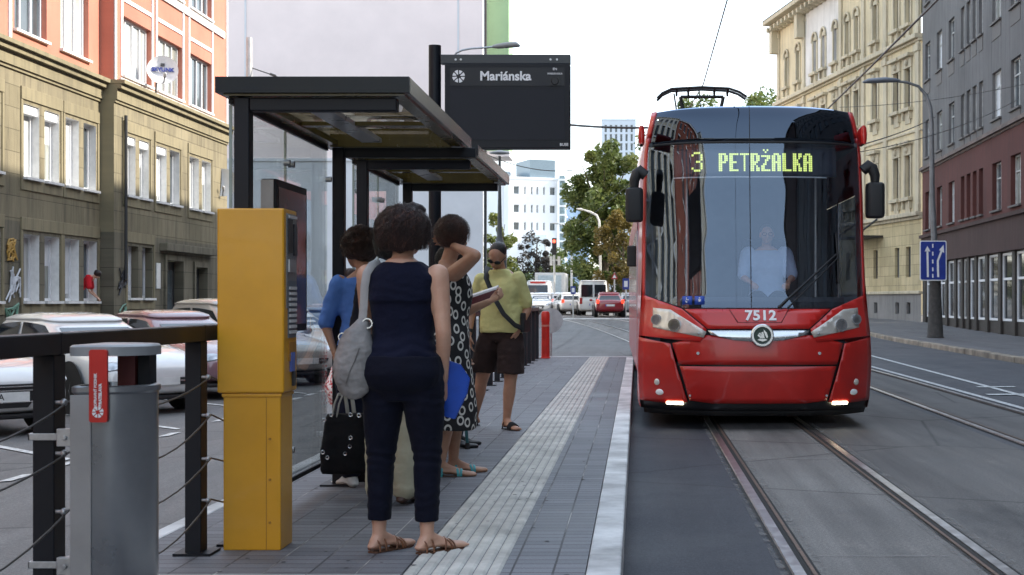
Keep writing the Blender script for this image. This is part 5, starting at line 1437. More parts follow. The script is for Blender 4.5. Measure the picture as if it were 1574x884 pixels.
class Person:
    """skeleton in local metres: x right, y forward, z up; pose given by moving joints"""
    def __init__(s, H, male=False, lean=0.0, sx=1.0, **joints):
        s.H, s.male, s.lean, s.sx = H, male, lean, sx
        s.T = TM if male else TW
        sw = .118 if male else .104
        J = {}
        for k, sg in (('L', -1), ('R', 1)):
            J['hip' + k] = V((sg * .053 * H, 0, .49 * H)); J['knee' + k] = V((sg * .056 * H, .012 * H, .28 * H)); J['ank' + k] = V((sg * .058 * H, -.008 * H, .045 * H))
            J['toe' + k] = V((sg * .03, .14 * H, 0))
            J['sho' + k] = V((sg * sw * H, -.006 * H, .802 * H)); J['elb' + k] = V((sg * (sw + .028) * H, -.015 * H, .63 * H)); J['wri' + k] = V((sg * (sw + .03) * H, .02 * H, .485 * H))
        J['head'] = V((0, .012 * H, .928 * H)); J['neck'] = V((0, -.012 * H, .84 * H))
        for k in list(J):
            if J[k].z > .55 * H or k.startswith(('sho', 'elb', 'wri', 'head', 'neck')): J[k].y += (J[k].z - .5 * H) * math.tan(R(lean)) if J[k].z > .5 * H else 0
        s.hr = rotm()
        for k, v in joints.items():
            if k == 'headrot': s.hr = rotm(*v)
            else: J[k] = V(v)
        s.J = J
    def sp(s, z): return (z - .5 * s.H) * math.tan(R(s.lean)) if z > .5 * s.H else 0
    def torso(s, mb, z0, z1, g=0.0, n=24, gz=0.0):
        H = s.H; tabs = [smoothtable([(r[0], r[i]) for r in s.T]) for i in (1, 2, 3)]
        zs = [z0 + (z1 - z0) * k / 18 for k in range(19)]
        mb.loft([ring_at(V((0, tabs[2](z) * H + s.sp(z * H), z * H + gz)), tabs[0](z) * H * s.sx + g, tabs[1](z) * H + g, n) for z in zs])
    def limb(s, mb, names, rad, g=0.0, t0=0.0, t1=1.0, n=12):
        """tapered limb along joints, between path fractions"""
        P = [s.J[k] for k in names]; L = [(P[i + 1] - P[i]).length for i in range(len(P) - 1)]; tot = sum(L); f = table(rad)
        ts = sorted({t0, t1} | {t for t in [sum(L[:i]) / tot for i in range(1, len(P) - 1)] if t0 < t < t1} | {t0 + (t1 - t0) * k / 9 for k in range(1, 9)})
        pts, rs = [], []
        for t in ts:
            d = t * tot; i = 0
            while i < len(L) - 1 and d > L[i]: d -= L[i]; i += 1
            pts.append(P[i].lerp(P[i + 1], d / L[i])); rs.append(f(t) * s.H + g)
        mb.tube(pts, rs, n, round_caps=True)
    LEG = [(0, .052), (.2, .049), (.45, .037), (.5, .033), (.56, .031), (.68, .033), (.85, .024), (1, .019)]
    ARM = [(0, .030), (.12, .029), (.3, .025), (.5, .0205), (.6, .0215), (.8, .016), (1, .0125)]
    def leg_r(s): return s.LEG
    def arm_r(s): return [(t, r * (1.12 if s.male else .98)) for t, r in s.ARM]
    def head(s, mb):
        H = s.H; k = H / 1.7; c = s.J['head']; r = s.hr
        q = lambda x, y, z: c + r @ V((x * k, y * k, z * k))
        mb.ell(q(0, -.012, .022), (.074 * k, .092 * k, .086 * k), r, 18, 12)
        mb.ell(q(0, .024, -.030), (.060 * k, .066 * k, .078 * k), r, 18, 12)
        mb.ell(q(0, .050, -.078), (.032 * k, .032 * k, .026 * k), r, 12, 8)
        mb.tube([q(0, .080, .012), q(0, .096, -.018), q(0, .104, -.032)], [.009 * k, .012 * k, .015 * k], 8, True)
        for sg in (-1, 1):
            mb.ell(q(sg * .012, .094, -.034), .009 * k, None, 8, 6)
            mb.ell(q(sg * .030, .078, .018), (.022 * k, .010 * k, .007 * k), r, 10, 6)
            mb.ell(q(sg * .040, .062, -.022), (.020 * k, .016 * k, .016 * k), r, 10, 6)
            mb.ell(q(sg * .074, -.006, -.010), (.009 * k, .020 * k, .032 * k), r, 10, 8)
        mb.ell(q(0, .086, -.058), (.022 * k, .008 * k, .006 * k), r, 10, 6); mb.ell(q(0, .085, -.067), (.019 * k, .008 * k, .006 * k), r, 10, 6)
        n0 = s.J['neck'] - V((0, 0, .03 * H)); mb.tube([n0, s.J['neck'], c + r @ V((0, -.02 * k, -.06 * k))], [.036 * H, .031 * H, .031 * H], 14, True)
    def hand(s, mb, sd, curl=35, pal=(0, 0, 0), grip=None, spread=1.0):
        """palm, four fingers, thumb. pal = direction the palm faces"""
        H = s.H; w = s.J['wri' + sd]; e = s.J['elb' + sd]; d = (w - e).normalized()
        if grip is not None: d = V(grip).normalized()
        pn = V(pal); pn = (pn - d * pn.dot(d)).normalized(); side = d.cross(pn) * (1 if sd == 'R' else -1)
        k = H / 1.7; at = lambda a, b, c: w + d * (a * k) + side * (b * k) + pn * (c * k)
        mb.tube([at(-.01, 0, 0), at(.03, 0, .002), at(.085, 0, .004)], [.026 * k, .036 * k, .036 * k], 12, True, flat=.42, up=pn)
        for i, (b_, ln) in enumerate(((.029, .072), (.010, .082), (-.010, .076), (-.029, .060))):
            p = at(.082, b_, .003); dr = (d + side * b_ * 2.2 * spread).normalized(); pts = [p - d * .02 * k, p]; c = R(curl) * (1 + .12 * i); ang_ = 0
            for f_, a_ in ((.44, .6), (.32, 1.0), (.24, .8)):
                ang_ += c * a_
                p = p + (dr * math.cos(ang_) + pn * math.sin(ang_)) * ln * f_ * k; pts.append(p)
            mb.tube(pts, [.0092 * k, .0090 * k, .0084 * k, .0076 * k, .0066 * k], 8, True)
        b0 = at(.022, .028, .006); mb.tube([b0, at(.048, .050, .016), at(.074, .054, .028), at(.094, .048, .036)], [.014 * k, .0115 * k, .0095 * k, .008 * k], 8, True)
    def foot(s, mb, sd, g=0.0):
        a = s.J['ank' + sd]; t = s.J['toe' + sd]; H = s.H; d = V((t.x, t.y, 0)).normalized(); L = .122 * H; g0 = a.z - .045 * H
        p = lambda f, z: V((a.x, a.y, g0)) + d * f * L + V((0, 0, z * H))
        mb.tube([a + V((0, 0, .03 * H)), a, p(-.12, .024)], [.020 * H + g, .021 * H + g, .020 * H + g], 10, True)
        mb.tube([p(-.22, .018), p(.0, .022), p(.35, .022), p(.62, .014), p(.86, .010), p(1.0, .009)], [.016 * H + g, .021 * H + g, .022 * H + g, .025 * H + g, .026 * H + g, .023 * H + g], 12, True, flat=.5, up=(0, 0, 1))
        mb.tube([a + V((0, 0, .01 * H)), p(.12, .040), p(.38, .026), p(.62, .018)], [.020 * H + g, .019 * H + g, .017 * H + g, .014 * H + g], 10, True)
        sdv = V((d.y, -d.x, 0)) * (1 if sd == 'R' else -1)
        for i in range(5):
            q = p(.92 - .035 * i * i * .4, .008) + sdv * (i - 2) * .0095 * H * -1
            mb.tube([q, q + d * .028 * H * (1 - .1 * i)], [.0062 * H, .0055 * H], 6, True)
        return d, g0

m_leather = M('tan_leather', (.20, .075, .03), .5, var=.25, scale=20); m_teal_ = M('turquoise_leather', (.05, .30, .32), .45, var=.2, scale=15)
def sole(P, sd, name, msole, mstrap, root, straps, thick=.018, closed=False):
    """sandal: sole, straps over the foot"""
    H = P.H; a = P.J['ank' + sd]; t = P.J['toe' + sd]; d = V((t.x, t.y, 0)).normalized(); L = .122 * H; z0 = a.z - .045 * H
    nrm = V((d.y, -d.x, 0)); o = V((a.x, a.y, z0)); pts = []
    for f, w in ((-.27, .010), (-.2, .019), (0, .021), (.35, .021), (.65, .026), (.9, .024), (1.06, .015), (1.1, .006)): pts.append((f * L, w * H))
    out = [(x, w) for x, w in pts] + [(x, -w) for x, w in reversed(pts)]
    b = MB(); b.loft([[o + d * x + nrm * w + V((0, 0, zz)) for x, w in out] for zz in (-.012, .004)])
    so = b.build(name, msole, root)
    for k, (f0, f1, wz) in enumerate(straps):
        b = MB(); ring = []
        for i in range(13):
            t_ = math.pi * i / 12; f = lerp(f0, f1, i / 12)
            ring.append(o + d * f * L + nrm * math.cos(t_) * .0255 * H + V((0, 0, .004 + wz * H * math.sin(t_) ** .8)))
        b.tube(ring, .0095 if mstrap in (m_leather, m_teal_) else .011, 6, flat=.45); b.build('strap', mstrap, so, smooth=60)
    return so

def hair_strands(root, c, rot, rad, n, mat, seed, th0=8, th1=105, face=62, width=.0035, curl=0.0, drop=.02, name='strands', kmax=1.07):
    """thin locks following the head from the crown down"""
    r_ = random.Random(seed); b = MB()
    for _ in range(n):
        az = r_.uniform(face, 360 - face) if r_.random() < .86 else r_.uniform(0, 360)
        lo = th1 if face < az < 360 - face else r_.uniform(45, 62)
        a0 = r_.uniform(th0, lo * .8); a1 = min(lo, a0 + r_.uniform(22, 60)); k = r_.uniform(1.0, kmax); w = r_.uniform(.6, 1.2) * width; tw = r_.uniform(-14, 14); rows = []
        for i in range(6):
            f = i / 5; th = R(lerp(a0, a1, f)); az_ = R(90 + az + tw * f + curl * math.sin(f * 9 + az)); kk = k * (1 + .03 * math.sin(f * 5 + az)) * (1 + curl * .0035 * math.sin(f * 12 + az * 3))
            p = V((rad[0] * kk * math.sin(th) * math.cos(az_), rad[1] * kk * math.sin(th) * math.sin(az_), rad[2] * kk * math.cos(th) - drop * f * f * (th > 1.3)))
            tdir = V((-math.sin(az_), math.cos(az_), 0)) * w * (1 - .75 * f)
            rows.append((c + rot @ (p - tdir), c + rot @ (p + tdir)))
        b.grid(rows)
    return b.build(name, mat, root, smooth=180)

def hairmat(name, col):
    m, nt, b = newmat(name)
    n = noise_tex(nt, coords(nt, (90, 90, 9)), 2, 4); n2 = noise_tex(nt, coords(nt), 9, 3)
    c = mixc(nt, ramp(nt, n2, [(.35, (0,) * 3), (.7, (1,) * 3)]), tuple(x * .6 for x in col), tuple(min(1, x * 1.7) for x in col))
    nt.links.new(c, b.inputs['Base Color']); b.inputs['Roughness'].default_value = .34; b.inputs['Specular IOR Level'].default_value = .45
    bump(nt, b, n, 1.0, .012); return m
m_hair = hairmat('hair_dark_brown', (.020, .0085, .0075)); m_hair2 = hairmat('hair_curly_brown', (.045, .022, .014)); m_hair3 = hairmat('hair_black', (.010, .008, .008)); m_hair4 = hairmat('hair_auburn', (.05, .022, .015))
def wrinkle(amp, sc, stretch=1.6, seed=0):
    return lambda p: amp * (noise.noise(V((p.x * sc, p.y * sc, p.z * sc * stretch + seed))) + .5 * noise.noise(V((p.x * sc * 2.3, p.y * sc * 2.3, p.z * sc * 3.5 + seed))))

# ---------------------------------------------------------------- woman in navy, back to the camera
m_navy = fabric('navy_top', (.005, .0068, .021), fold=14); m_navy2 = fabric('navy_trousers', (.004, .005, .013), fold=12)
m_leather = M('tan_leather', (.20, .075, .03), .5, var=.25, scale=20); m_soleb = M('sole_brown', (.11, .05, .028), .7)
w1 = thing('person', 'woman seen from behind in a sleeveless navy top and cropped navy trousers', 'person', (-1.085, 6.6, PZ), R(-6))
P = Person(1.60, hipL=(-.092, 0, .78), hipR=(.092, 0, .78), kneeL=(-.108, .01, .45), kneeR=(.112, .01, .45), ankL=(-.112, -.01, .075), ankR=(.118, -.02, .075), toeL=(.11, .2, 0), toeR=(.14, .19, 0),
           elbR=(.198, -.03, 1.02), wriR=(.178, .06, .80), elbL=(-.20, .10, 1.05), wriL=(-.15, .28, 1.0), headrot=(4, 0, -18), head=(.005, .03, 1.475))
b = MB(); P.torso(b, .46, .85); P.head(b)
for sd in 'LR':
    P.limb(b, ['hip' + sd, 'knee' + sd, 'ank' + sd], P.leg_r()); P.limb(b, ['sho' + sd, 'elb' + sd, 'wri' + sd], [(t, r * 1.12) for t, r in P.arm_r()]); P.foot(b, sd)
P.hand(b, 'R', 38, (-1, .4, 0), grip=(0, .25, -1)); P.hand(b, 'L', 40, (1, 0, 0))
body = remesh(b, .0065, 5).build('body', SK1, w1, smooth=180)
b = MB(); P.torso(b, .525, .80, .010)
b.loft([ring_at(V((0, -.006 * 1.6, z)), rx, ry, 24, 2.6) for z, rx, ry in ((1.16, .154, .110), (1.24, .157, .104), (1.285, .150, .096), (1.32, .128, .084), (1.340, .100, .072), (1.347, .088, .062))])
remesh(b, .0075, 5, disp=lambda p, f_=wrinkle(.003, 13, .6): f_(p) + .0032 * math.sin(p.z * 105 + 6 * noise.noise(V((p.x * 8, p.y * 8, p.z * 4)))) * (math.exp(-((p.z - .94) / .06) ** 2) + .5 * math.exp(-((p.z - 1.2) / .05) ** 2))).build('top', m_navy, w1, smooth=180)
b = MB(); P.torso(b, .44, .57, .018)
for sd in 'LR':
    P.limb(b, ['hip' + sd, 'knee' + sd, 'ank' + sd], [(0, .062), (.2, .057), (.45, .042), (.55, .037), (.7, .033), (.83, .030)], .002, 0, .72, 18)
    k_, a_ = P.J['knee' + sd], P.J['ank' + sd]; b.loft([ring_at(k_.lerp(a_, f), r, r * 1.02, 18) for f, r in ((.1, .064), (.45, .058), (.70, .055), (.80, .054), (.805, .052))])
remesh(b, .0075, 4, disp=lambda p, f_=wrinkle(.0034, 11, .8, 3): f_(p) + .0035 * math.sin(p.z * 120 + 5 * noise.noise(V((p.x * 9, p.y * 9, p.z * 5)))) * (math.exp(-((p.z - .44) / .05) ** 2) + .8 * math.exp(-((p.z - .70) / .04) ** 2) + .6 * math.exp(-((p.z - .25) / .05) ** 2))).build('trousers', m_navy2, w1, smooth=180)
for sd in 'LR': sole(P, sd, 'sandal', m_soleb, m_leather, w1, ((.05, .05, .042), (.62, .40, .030), (.40, .66, .031), (-.16, -.1, .035), (.7, .62, .026)))
hc = P.J['head'] + V((0, -.012, .028))
b = MB()
for c, r in (((0, -.01, .03), (.125, .122, .098)), ((0, -.045, .01), (.125, .100, .085)), ((-.075, -.02, -.01), (.066, .085, .07)), ((.078, -.02, -.01), (.066, .085, .07)), ((0, -.05, -.03), (.09, .062, .055)), ((.01, -.07, -.055), (.07, .042, .05)), ((.06, -.05, -.055), (.045, .045, .045)), ((-.055, -.055, -.05), (.045, .045, .045)), ((-.095, -.01, -.01), (.04, .06, .05)), ((.098, -.01, -.005), (.04, .06, .05)), ((-.10, -.04, -.045), (.035, .05, .035)), ((.10, -.04, -.04), (.03, .05, .03)), ((.03, .02, .095), (.07, .08, .05)), ((-.05, -.02, .075), (.06, .07, .05))):
    b.ell(hc + P.hr @ V(c) * .92 + V((0, 0, -.012)), tuple(x * .90 for x in r), P.hr)
hr = remesh(b, .0075, 2, disp=wrinkle(.017, 15, .5, 9)).build('hair', m_hair, w1, smooth=180)
hair_strands(hr, hc + P.hr @ V((0, -.022, -.004)), P.hr, (.126, .120, .106), 2600, m_hair, 4, 4, 122, 48, .0034, 10, .04, kmax=1.07)
hair_strands(hr, hc + P.hr @ V((0, -.022, -.004)), P.hr, (.124, .120, .108), 160, m_hair, 14, 4, 122, 44, .0014, 22, .03, kmax=1.16)
m_hairl = hairmat('hair_sheen_brown', (.075, .032, .022))
hair_strands(hr, hc + P.hr @ V((0, -.022, -.004)), P.hr, (.127, .121, .107), 170, m_hairl, 31, 4, 112, 48, .0028, 12, .04, name='sheen_strands', kmax=1.10)  # paler strands: the sheen on her dark hair painted as colour
# grey shoulder bag on her left
m_bag = M('grey_soft_leather', (.24, .23, .225), .55, var=.25, scale=9, bmp=.35, bscale=26)
bg_ = thing('shoulder_bag', 'soft grey leather bag hanging from the navy woman\'s left shoulder', 'bag', (-1.30, 6.58, .85))
bx_, by_ = AX(545, 6.55), 6.55
b = MB(); prof = [(613, 10, .03, 545), (603, 23, .055, 545), (585, 30, .07, 544), (565, 32, .075, 544), (545, 30, .072, 545), (525, 26, .06, 547), (508, 20, .045, 550), (497, 12, .03, 556), (488, 5, .018, 558)]
b.loft([ring_at(V((AX(c_, by_), by_, AZ(py, by_))), w_ / FPX * by_, d_, 22, 2.4) for py, w_, d_, c_ in prof])
bag = remesh(b, .006, 4, disp=wrinkle(.006, 18, .6, 2)).build('bag_body', m_bag, bg_, world=True, smooth=180)
b = MB(); pts = [V((AX(px, by_), by_ + dy, AZ(py, by_))) for px, py, dy in ((557, 492, 0), (559, 470, .0), (561, 440, -.01), (565, 420, -.02), (572, 407, .0), (580, 403, .06), (585, 420, .13), (578, 460, .16), (560, 500, .12))]
b.tube(pts, .019, 8, flat=.25, up=(0, 1, 0)); b.build('strap', M('bag_strap_grey', (.36, .35, .345), .7, var=.15), bg_, world=True, smooth=60)
b = MB(); m1 = V((AX(566, by_), by_ - .02, AZ(497, by_))); b.tube([m1 + V((.022 * math.cos(t), 0, .022 * math.sin(t))) for t in [R(a) for a in range(0, 361, 30)]], .005, 6); m1 = V((AX(527, by_), by_ - .01, AZ(518, by_))); b.tube([m1 + V((.018 * math.cos(t), 0, .018 * math.sin(t))) for t in [R(a) for a in range(0, 361, 30)]], .004, 6); b.build('ring', m_silver, bg_, world=True)
b = MB(); b.tube([V((AX(px, by_ - .078), by_ - .074, AZ(py, by_ - .078))) for px, py in ((531, 590), (537, 572), (545, 555), (552, 535))], .003, 5); b.build('seam', M('bag_seam', (.12, .115, .11), .8), bg_, world=True)
# blue folder in her right hand
fo = thing('folder', 'bright blue document folder held in the navy woman\'s right hand', 'folder', (-.85, 6.68, .8))
yf_ = 6.66; fp = [(684, 552), (707, 560), (721, 582), (716, 606), (697, 645), (679, 640), (681, 600)]
b = MB()
for k, dy in enumerate((0, .012)):
    b.loft([[V((AX(px + k * 1.5, yf_), yf_ + dy + e + (py - 600) * .0006, AZ(py, yf_))) for px, py in fp] for e in (0, .003)])
b.build('cover', M('folder_blue', (.012, .075, .46), .35, var=.15, scale=6), fo, world=True)
b = MB(); b.loft([[V((AX(px + 2, yf_), yf_ + e + (py - 600) * .0006, AZ(py, yf_))) for px, py in ((686, 556), (705, 563), (716, 583), (712, 604), (698, 638), (684, 634))] for e in (.006, .009)]); b.build('papers', m_txt, fo, world=True)

# ---------------------------------------------------------------- woman in the patterned dress
def ovalmat():
    m, nt, b = newmat('black_dress_ovals')
    tc = nt.nodes.new('ShaderNodeTexCoord'); mp = nt.nodes.new('ShaderNodeMapping'); mp.inputs['Scale'].default_value = (17, 10.5, 1); mp.inputs['Rotation'].default_value = (0, 0, .25)
    nt.links.new(tc.outputs['UV'], mp.inputs[0])
    vo = nt.nodes.new('ShaderNodeTexVoronoi'); vo.voronoi_dimensions = '2D'; vo.inputs['Scale'].default_value = 1; vo.inputs['Randomness'].default_value = .55
    nt.links.new(mp.outputs[0], vo.inputs['Vector'])
    f = ramp(nt, vo.outputs['Distance'], [(.0, (0,) * 3), (.185, (0,) * 3), (.20, (1,) * 3), (.33, (1,) * 3), (.35, (0,) * 3), (1, (0,) * 3)])
    nt.links.new(mixc(nt, f, (.008, .008, .010), (.62, .60, .55)), b.inputs['Base Color']); b.inputs['Roughness'].default_value = .75
    bump(nt, b, noise_tex(nt, coords(nt, (1, 1, .5)), 12, 3), .3, .04); return m
def cyl_uv(o, cx_=0, cy_=0):
    me = o.data; uv = me.uv_layers.new(name='wrap'); vs_ = me.vertices
    for p in me.polygons:
        a0 = None
        for li in p.loop_indices:
            c = vs_[me.loops[li].vertex_index].co; a = math.atan2(c.y - cy_, c.x - cx_)
            if a0 is None: a0 = a
            if a - a0 > math.pi: a -= 2 * math.pi
            if a - a0 < -math.pi: a += 2 * math.pi
            uv.data[li].uv = (a * .17 + 2, c.z)
m_teal = M('turquoise_leather', (.05, .30, .32), .45, var=.2, scale=15)
w2 = thing('person', 'woman in a black dress with white ovals, one hand raised to her neck', 'person', (AX(693, 9.55), 9.55, PZ), R(-72))
P = Person(1.69, ankL=(-.07, .03, .075), ankR=(.09, -.09, .075), toeL=(-.02, .2, 0), toeR=(.03, .2, 0), kneeL=(-.085, .05, .47), kneeR=(.09, -.03, .47),
           shoR=(.165, -.01, 1.345), elbR=(.33, .10, 1.46), wriR=(.085, .0, 1.535), shoL=(-.165, -.005, 1.35), elbL=(-.21, .10, 1.07), wriL=(-.09, .28, 1.16), head=(.0, .03, 1.585), headrot=(-8, 0, 48), lean=0)
b = MB(); P.torso(b, .46, .85); P.head(b)
for sd in 'LR':
    P.limb(b, ['hip' + sd, 'knee' + sd, 'ank' + sd], P.leg_r()); P.limb(b, ['sho' + sd, 'elb' + sd, 'wri' + sd], [(t, r * 1.15) for t, r in P.arm_r()]); P.foot(b, sd)
e_ = P.J['elbR']; b.ell(e_, .038); b.tube([P.J['shoR'], e_], [.050, .038], 14, True); b.tube([e_, P.J['wriR']], [.038, .024], 14, True)
P.hand(b, 'R', 28, (-.3, -.9, .2), grip=(-.6, -.6, .35)); P.hand(b, 'L', 50, (.5, 0, .8))
remesh(b, .007, 5).build('body', SK2, w2, smooth=180)
b = MB(); P.torso(b, .50, .80, .014); H = P.H
b.loft([ring_at(V((0, -.02 + .01 * f, z)), rx, ry, 26, 2.2) for z, rx, ry, f in ((.31, .215, .19, 0), (.32, .215, .19, 0), (.44, .222, .195, 0), (.60, .212, .175, 0), (.78, .205, .155, 0), (.90, .195, .142, 0), (1.0, .165, .122, 0))])
b.loft([ring_at(V((0, -.008, z)), rx, ry, 24, 2.6) for z, rx, ry in ((1.28, .165, .105), (1.34, .155, .09), (1.375, .13, .07), (1.39, .10, .05))])
dr = remesh(b, .009, 4, disp=wrinkle(.007, 11, .5, 7)).build('dress', ovalmat(), w2, smooth=180); cyl_uv(dr)
for sd in 'LR': sole(P, sd, 'sandal', m_soleb, m_teal, w2, ((.04, .08, .040), (.58, .50, .030), (.66, .72, .027), (-.18, -.14, .030)))
hc = P.J['head'] + V((0, -.015, .025)); b = MB()
for c, r in (((0, -.01, .03), (.100, .110, .09)), ((0, -.055, -.01), (.092, .075, .09)), ((-.06, -.02, -.02), (.045, .07, .07)), ((.06, -.02, -.02), (.045, .07, .07)), ((0, .06, .07), (.07, .045, .035))): b.ell(hc + P.hr @ V(c), r, P.hr)
hr = remesh(b, .009, 3, disp=wrinkle(.006, 26, .5, 4)).build('hair', m_hair4, w2, smooth=180)
hair_strands(hr, hc + P.hr @ V((0, -.015, .01)), P.hr, (.110, .118, .112), 900, m_hair4, 8, 4, 108, 55, .0030, 10, .02, kmax=1.12)
# booklet she holds out towards the man
bk = thing('booklet', 'dark red booklet held out between the woman in the oval dress and the man', 'booklet', (AX(738, 9.9), 9.9, 1.33))
yb_ = 9.9; bp = lambda px, py, dy=0: V((AX(px, yb_), yb_ + dy, AZ(py, yb_)))
b = MB(); b.add([bp(716, 461), bp(764, 445), bp(765, 457), bp(720, 478), bp(716, 461, .16) + V((0, 0, .01)), bp(764, 445, .16) + V((0, 0, .01)), bp(765, 457, .16), bp(720, 478, .16)], [(0, 1, 2, 3), (4, 7, 6, 5), (0, 4, 5, 1), (1, 5, 6, 2), (2, 6, 7, 3), (3, 7, 4, 0)]); b.build('cover', M('booklet_maroon', (.12, .022, .028), .45, var=.2), bk, world=True, bevel=.003)
b = MB(); b.add([bp(716.5, 460.6, .004), bp(763.5, 444.6, .004), bp(763.5, 444.6, .155) + V((0, 0, .018)), bp(716.5, 460.6, .155) + V((0, 0, .018)), bp(716.5, 457.5, .004), bp(763.5, 441.8, .004), bp(763.5, 441.8, .155) + V((0, 0, .018)), bp(716.5, 457.5, .155) + V((0, 0, .018))], [(0, 1, 2, 3), (4, 5, 6, 7), (0, 1, 5, 4), (1, 2, 6, 5), (2, 3, 7, 6), (3, 0, 4, 7)]); b.build('pages', m_txt, bk, world=True)

# ---------------------------------------------------------------- man in the yellow t-shirt, head bowed
Ym = 13.0
w3 = thing('person', 'man with sunglasses in a pale yellow t-shirt and brown shorts looking down', 'person', (AX(771, Ym), Ym, PZ), R(166))
# he faces the camera: local +y points to the viewer, local +x to the photo's left
P = Person(1.72, True, 3, sx=.9, kneeL=(-.105, .05, .47), ankL=(-.055, .02, .08), toeL=(-.16, .16, 0), hipL=(-.09, 0, .85), hipR=(.105, 0, .85), kneeR=(.215, -.08, .47), ankR=(.36, -.26, .08), toeR=(.08, .2, 0),
           shoL=(-.172, .04, 1.365), elbL=(-.228, -.06, 1.10), wriL=(-.18, .05, .90), shoR=(.178, .04, 1.355), elbR=(.285, .02, 1.09), wriR=(.265, .13, .86), neck=(0, .05, 1.46), head=(.0, .125, 1.575), headrot=(-40, -12, 6))
b = MB(); P.torso(b, .46, .85); P.head(b)
for sd in 'LR':
    P.limb(b, ['hip' + sd, 'knee' + sd, 'ank' + sd], [(t, r * 1.05) for t, r in P.leg_r()]); P.limb(b, ['sho' + sd, 'elb' + sd, 'wri' + sd], [(t, r * 1.05) for t, r in P.arm_r()]); P.foot(b, sd)
P.hand(b, 'R', 14, (-.9, -.3, 0), grip=(-.12, .08, -1)); P.hand(b, 'L', 25, (1, 0, 0), grip=(.25, .1, -1))
remesh(b, .0085, 5).build('body', SK3, w3, smooth=180)
m_yt = fabric('pale_yellow_cotton', (.62, .58, .25), .08, fold=12); m_sh = fabric('brown_shorts', (.035, .022, .020), fold=10)
b = MB(); P.torso(b, .525, .82, .018)
b.loft([ring_at(V((0, P.sp(z) - .01, z)), rx, ry, 24, 2.4) for z, rx, ry in ((.88, .205, .156), (1.0, .200, .152), (1.12, .190, .142))])
b.loft([ring_at(V((0, .045 + (z - 1.36) * .2, z)), rx, ry, 22, 2.3) for z, rx, ry in ((1.28, .18, .105), (1.34, .172, .095), (1.39, .14, .085), (1.43, .105, .08), (1.455, .085, .075))])
for sd in 'LR': P.limb(b, ['sho' + sd, 'elb' + sd, 'wri' + sd], [(0, .040), (.2, .0385), (.42, .038)], .004, .0, .42, 14)
b.tube([P.J['neck'] + V((0, -.01, -.04)), P.J['neck'] + V((0, -.005, .0))], [.085, .068], 16)
remesh(b, .010, 5, disp=wrinkle(.009, 10, .9, 5)).build('t_shirt', m_yt, w3, smooth=180)
b = MB(); P.torso(b, .462, .535, .018)
for sd in 'LR':
    h_, k_ = P.J['hip' + sd], P.J['knee' + sd]; b.loft([ring_at(h_.lerp(k_, f), r, r * 1.05, 20) for f, r in ((-.05, .105), (.3, .122), (.7, .122), (.88, .120), (.90, .115))])
remesh(b, .010, 4, disp=wrinkle(.009, 9, 1.0, 8)).build('shorts', m_sh, w3, smooth=180)
for sd in 'LR': sole(P, sd, 'slipper', m_rub, m_rub, w3, ((.02, .06, .04), (.5, .44, .034), (.56, .52, .033), (.62, .6, .031), (.7, .68, .028), (.78, .76, .024)))
k = P.H / 1.7; q = lambda x, y, z: P.J['head'] + P.hr @ V((x * k, y * k, z * k))
b = MB(); b.ell(q(0, -.030, .040), (.0775 * k, .0885 * k, .078 * k), P.hr); b.build('hair', m_hair3, w3, smooth=180)
b = MB()
for sg in (-1, 1): b.ell(q(sg * .034, .088, -.002), (.030 * k, .010 * k, .020 * k), P.hr @ rotm(0, 0, -sg * 14), 14, 8); b.tube([q(sg * .062, .076, .006), q(sg * .078, .02, .008), q(sg * .08, -.02, .0)], .004, 6)
b.tube([q(-.012, .098, .004), q(.012, .098, .004)], .004, 6); b.build('sunglasses', M('sunglass_black', (.008, .008, .009), .12), w3, smooth=60)
b = MB(); w_ = P.J['wriR']; d_ = (w_ - P.J['elbR']).normalized(); b.tube([w_ - d_ * .05, w_ - d_ * .02], .031, 14); b.ell(w_ - d_ * .035 + V((.012, .028, 0)), (.024, .012, .024)); b.build('watch', m_rub, w3, smooth=40)
b = MB()
path = [V((.12, -.08, 1.46)), V((.115, .06, 1.48)), V((.085, .175, 1.37)), V((.0, .205, 1.20)), V((-.09, .20, 1.05)), V((-.18, .15, .95)), V((-.22, .06, .92))]
b.tube(path, .026, 8, flat=.16, up=(0, 1, 0)); stp = b.build('shoulder_strap', m_rub, w3, smooth=60)
b = MB(); b.bx(-.235, -.195, -.12, .06, .88, 1.06); b.build('waist_bag', m_rub, w3, bevel=.015)

# ---------------------------------------------------------------- people by the shelter
def bushy(P, root, mat, s=1.0, seed=1, curly=True):
    hc = P.J['head'] + V((0, -.015, .025)); b = MB(); r_ = random.Random(seed)
    for c, r in (((0, -.01, .03), (.104, .114, .092)), ((0, -.06, -.015), (.098, .075, .09)), ((-.07, -.02, -.015), (.045, .07, .07)), ((.07, -.02, -.015), (.045, .07, .07))): b.ell(hc + P.hr @ V(c) * s, tuple(x * s for x in r), P.hr)
    if curly:
        for _ in range(60):
            a, t = r_.uniform(0, 6.28), r_.uniform(0, 1.75)
            if math.sin(a) > .35 and t > .9: continue
            b.ell(hc + P.hr @ V((.108 * math.sin(t) * math.cos(a), .115 * math.sin(t) * math.sin(a) - .02, .108 * math.cos(t) + .01)) * s, r_.uniform(.016, .026), None, 8, 6)
    h = remesh(b, .008, 2, disp=wrinkle(.007, 40, 1, seed)).build('hair', mat, root, smooth=180)
    hair_strands(h, hc + P.hr @ V((0, -.018, .01)), P.hr, tuple(x * s for x in (.116, .122, .114)), 700, mat, seed, 4, 112, 55, .003, 22 if curly else 5, .02)
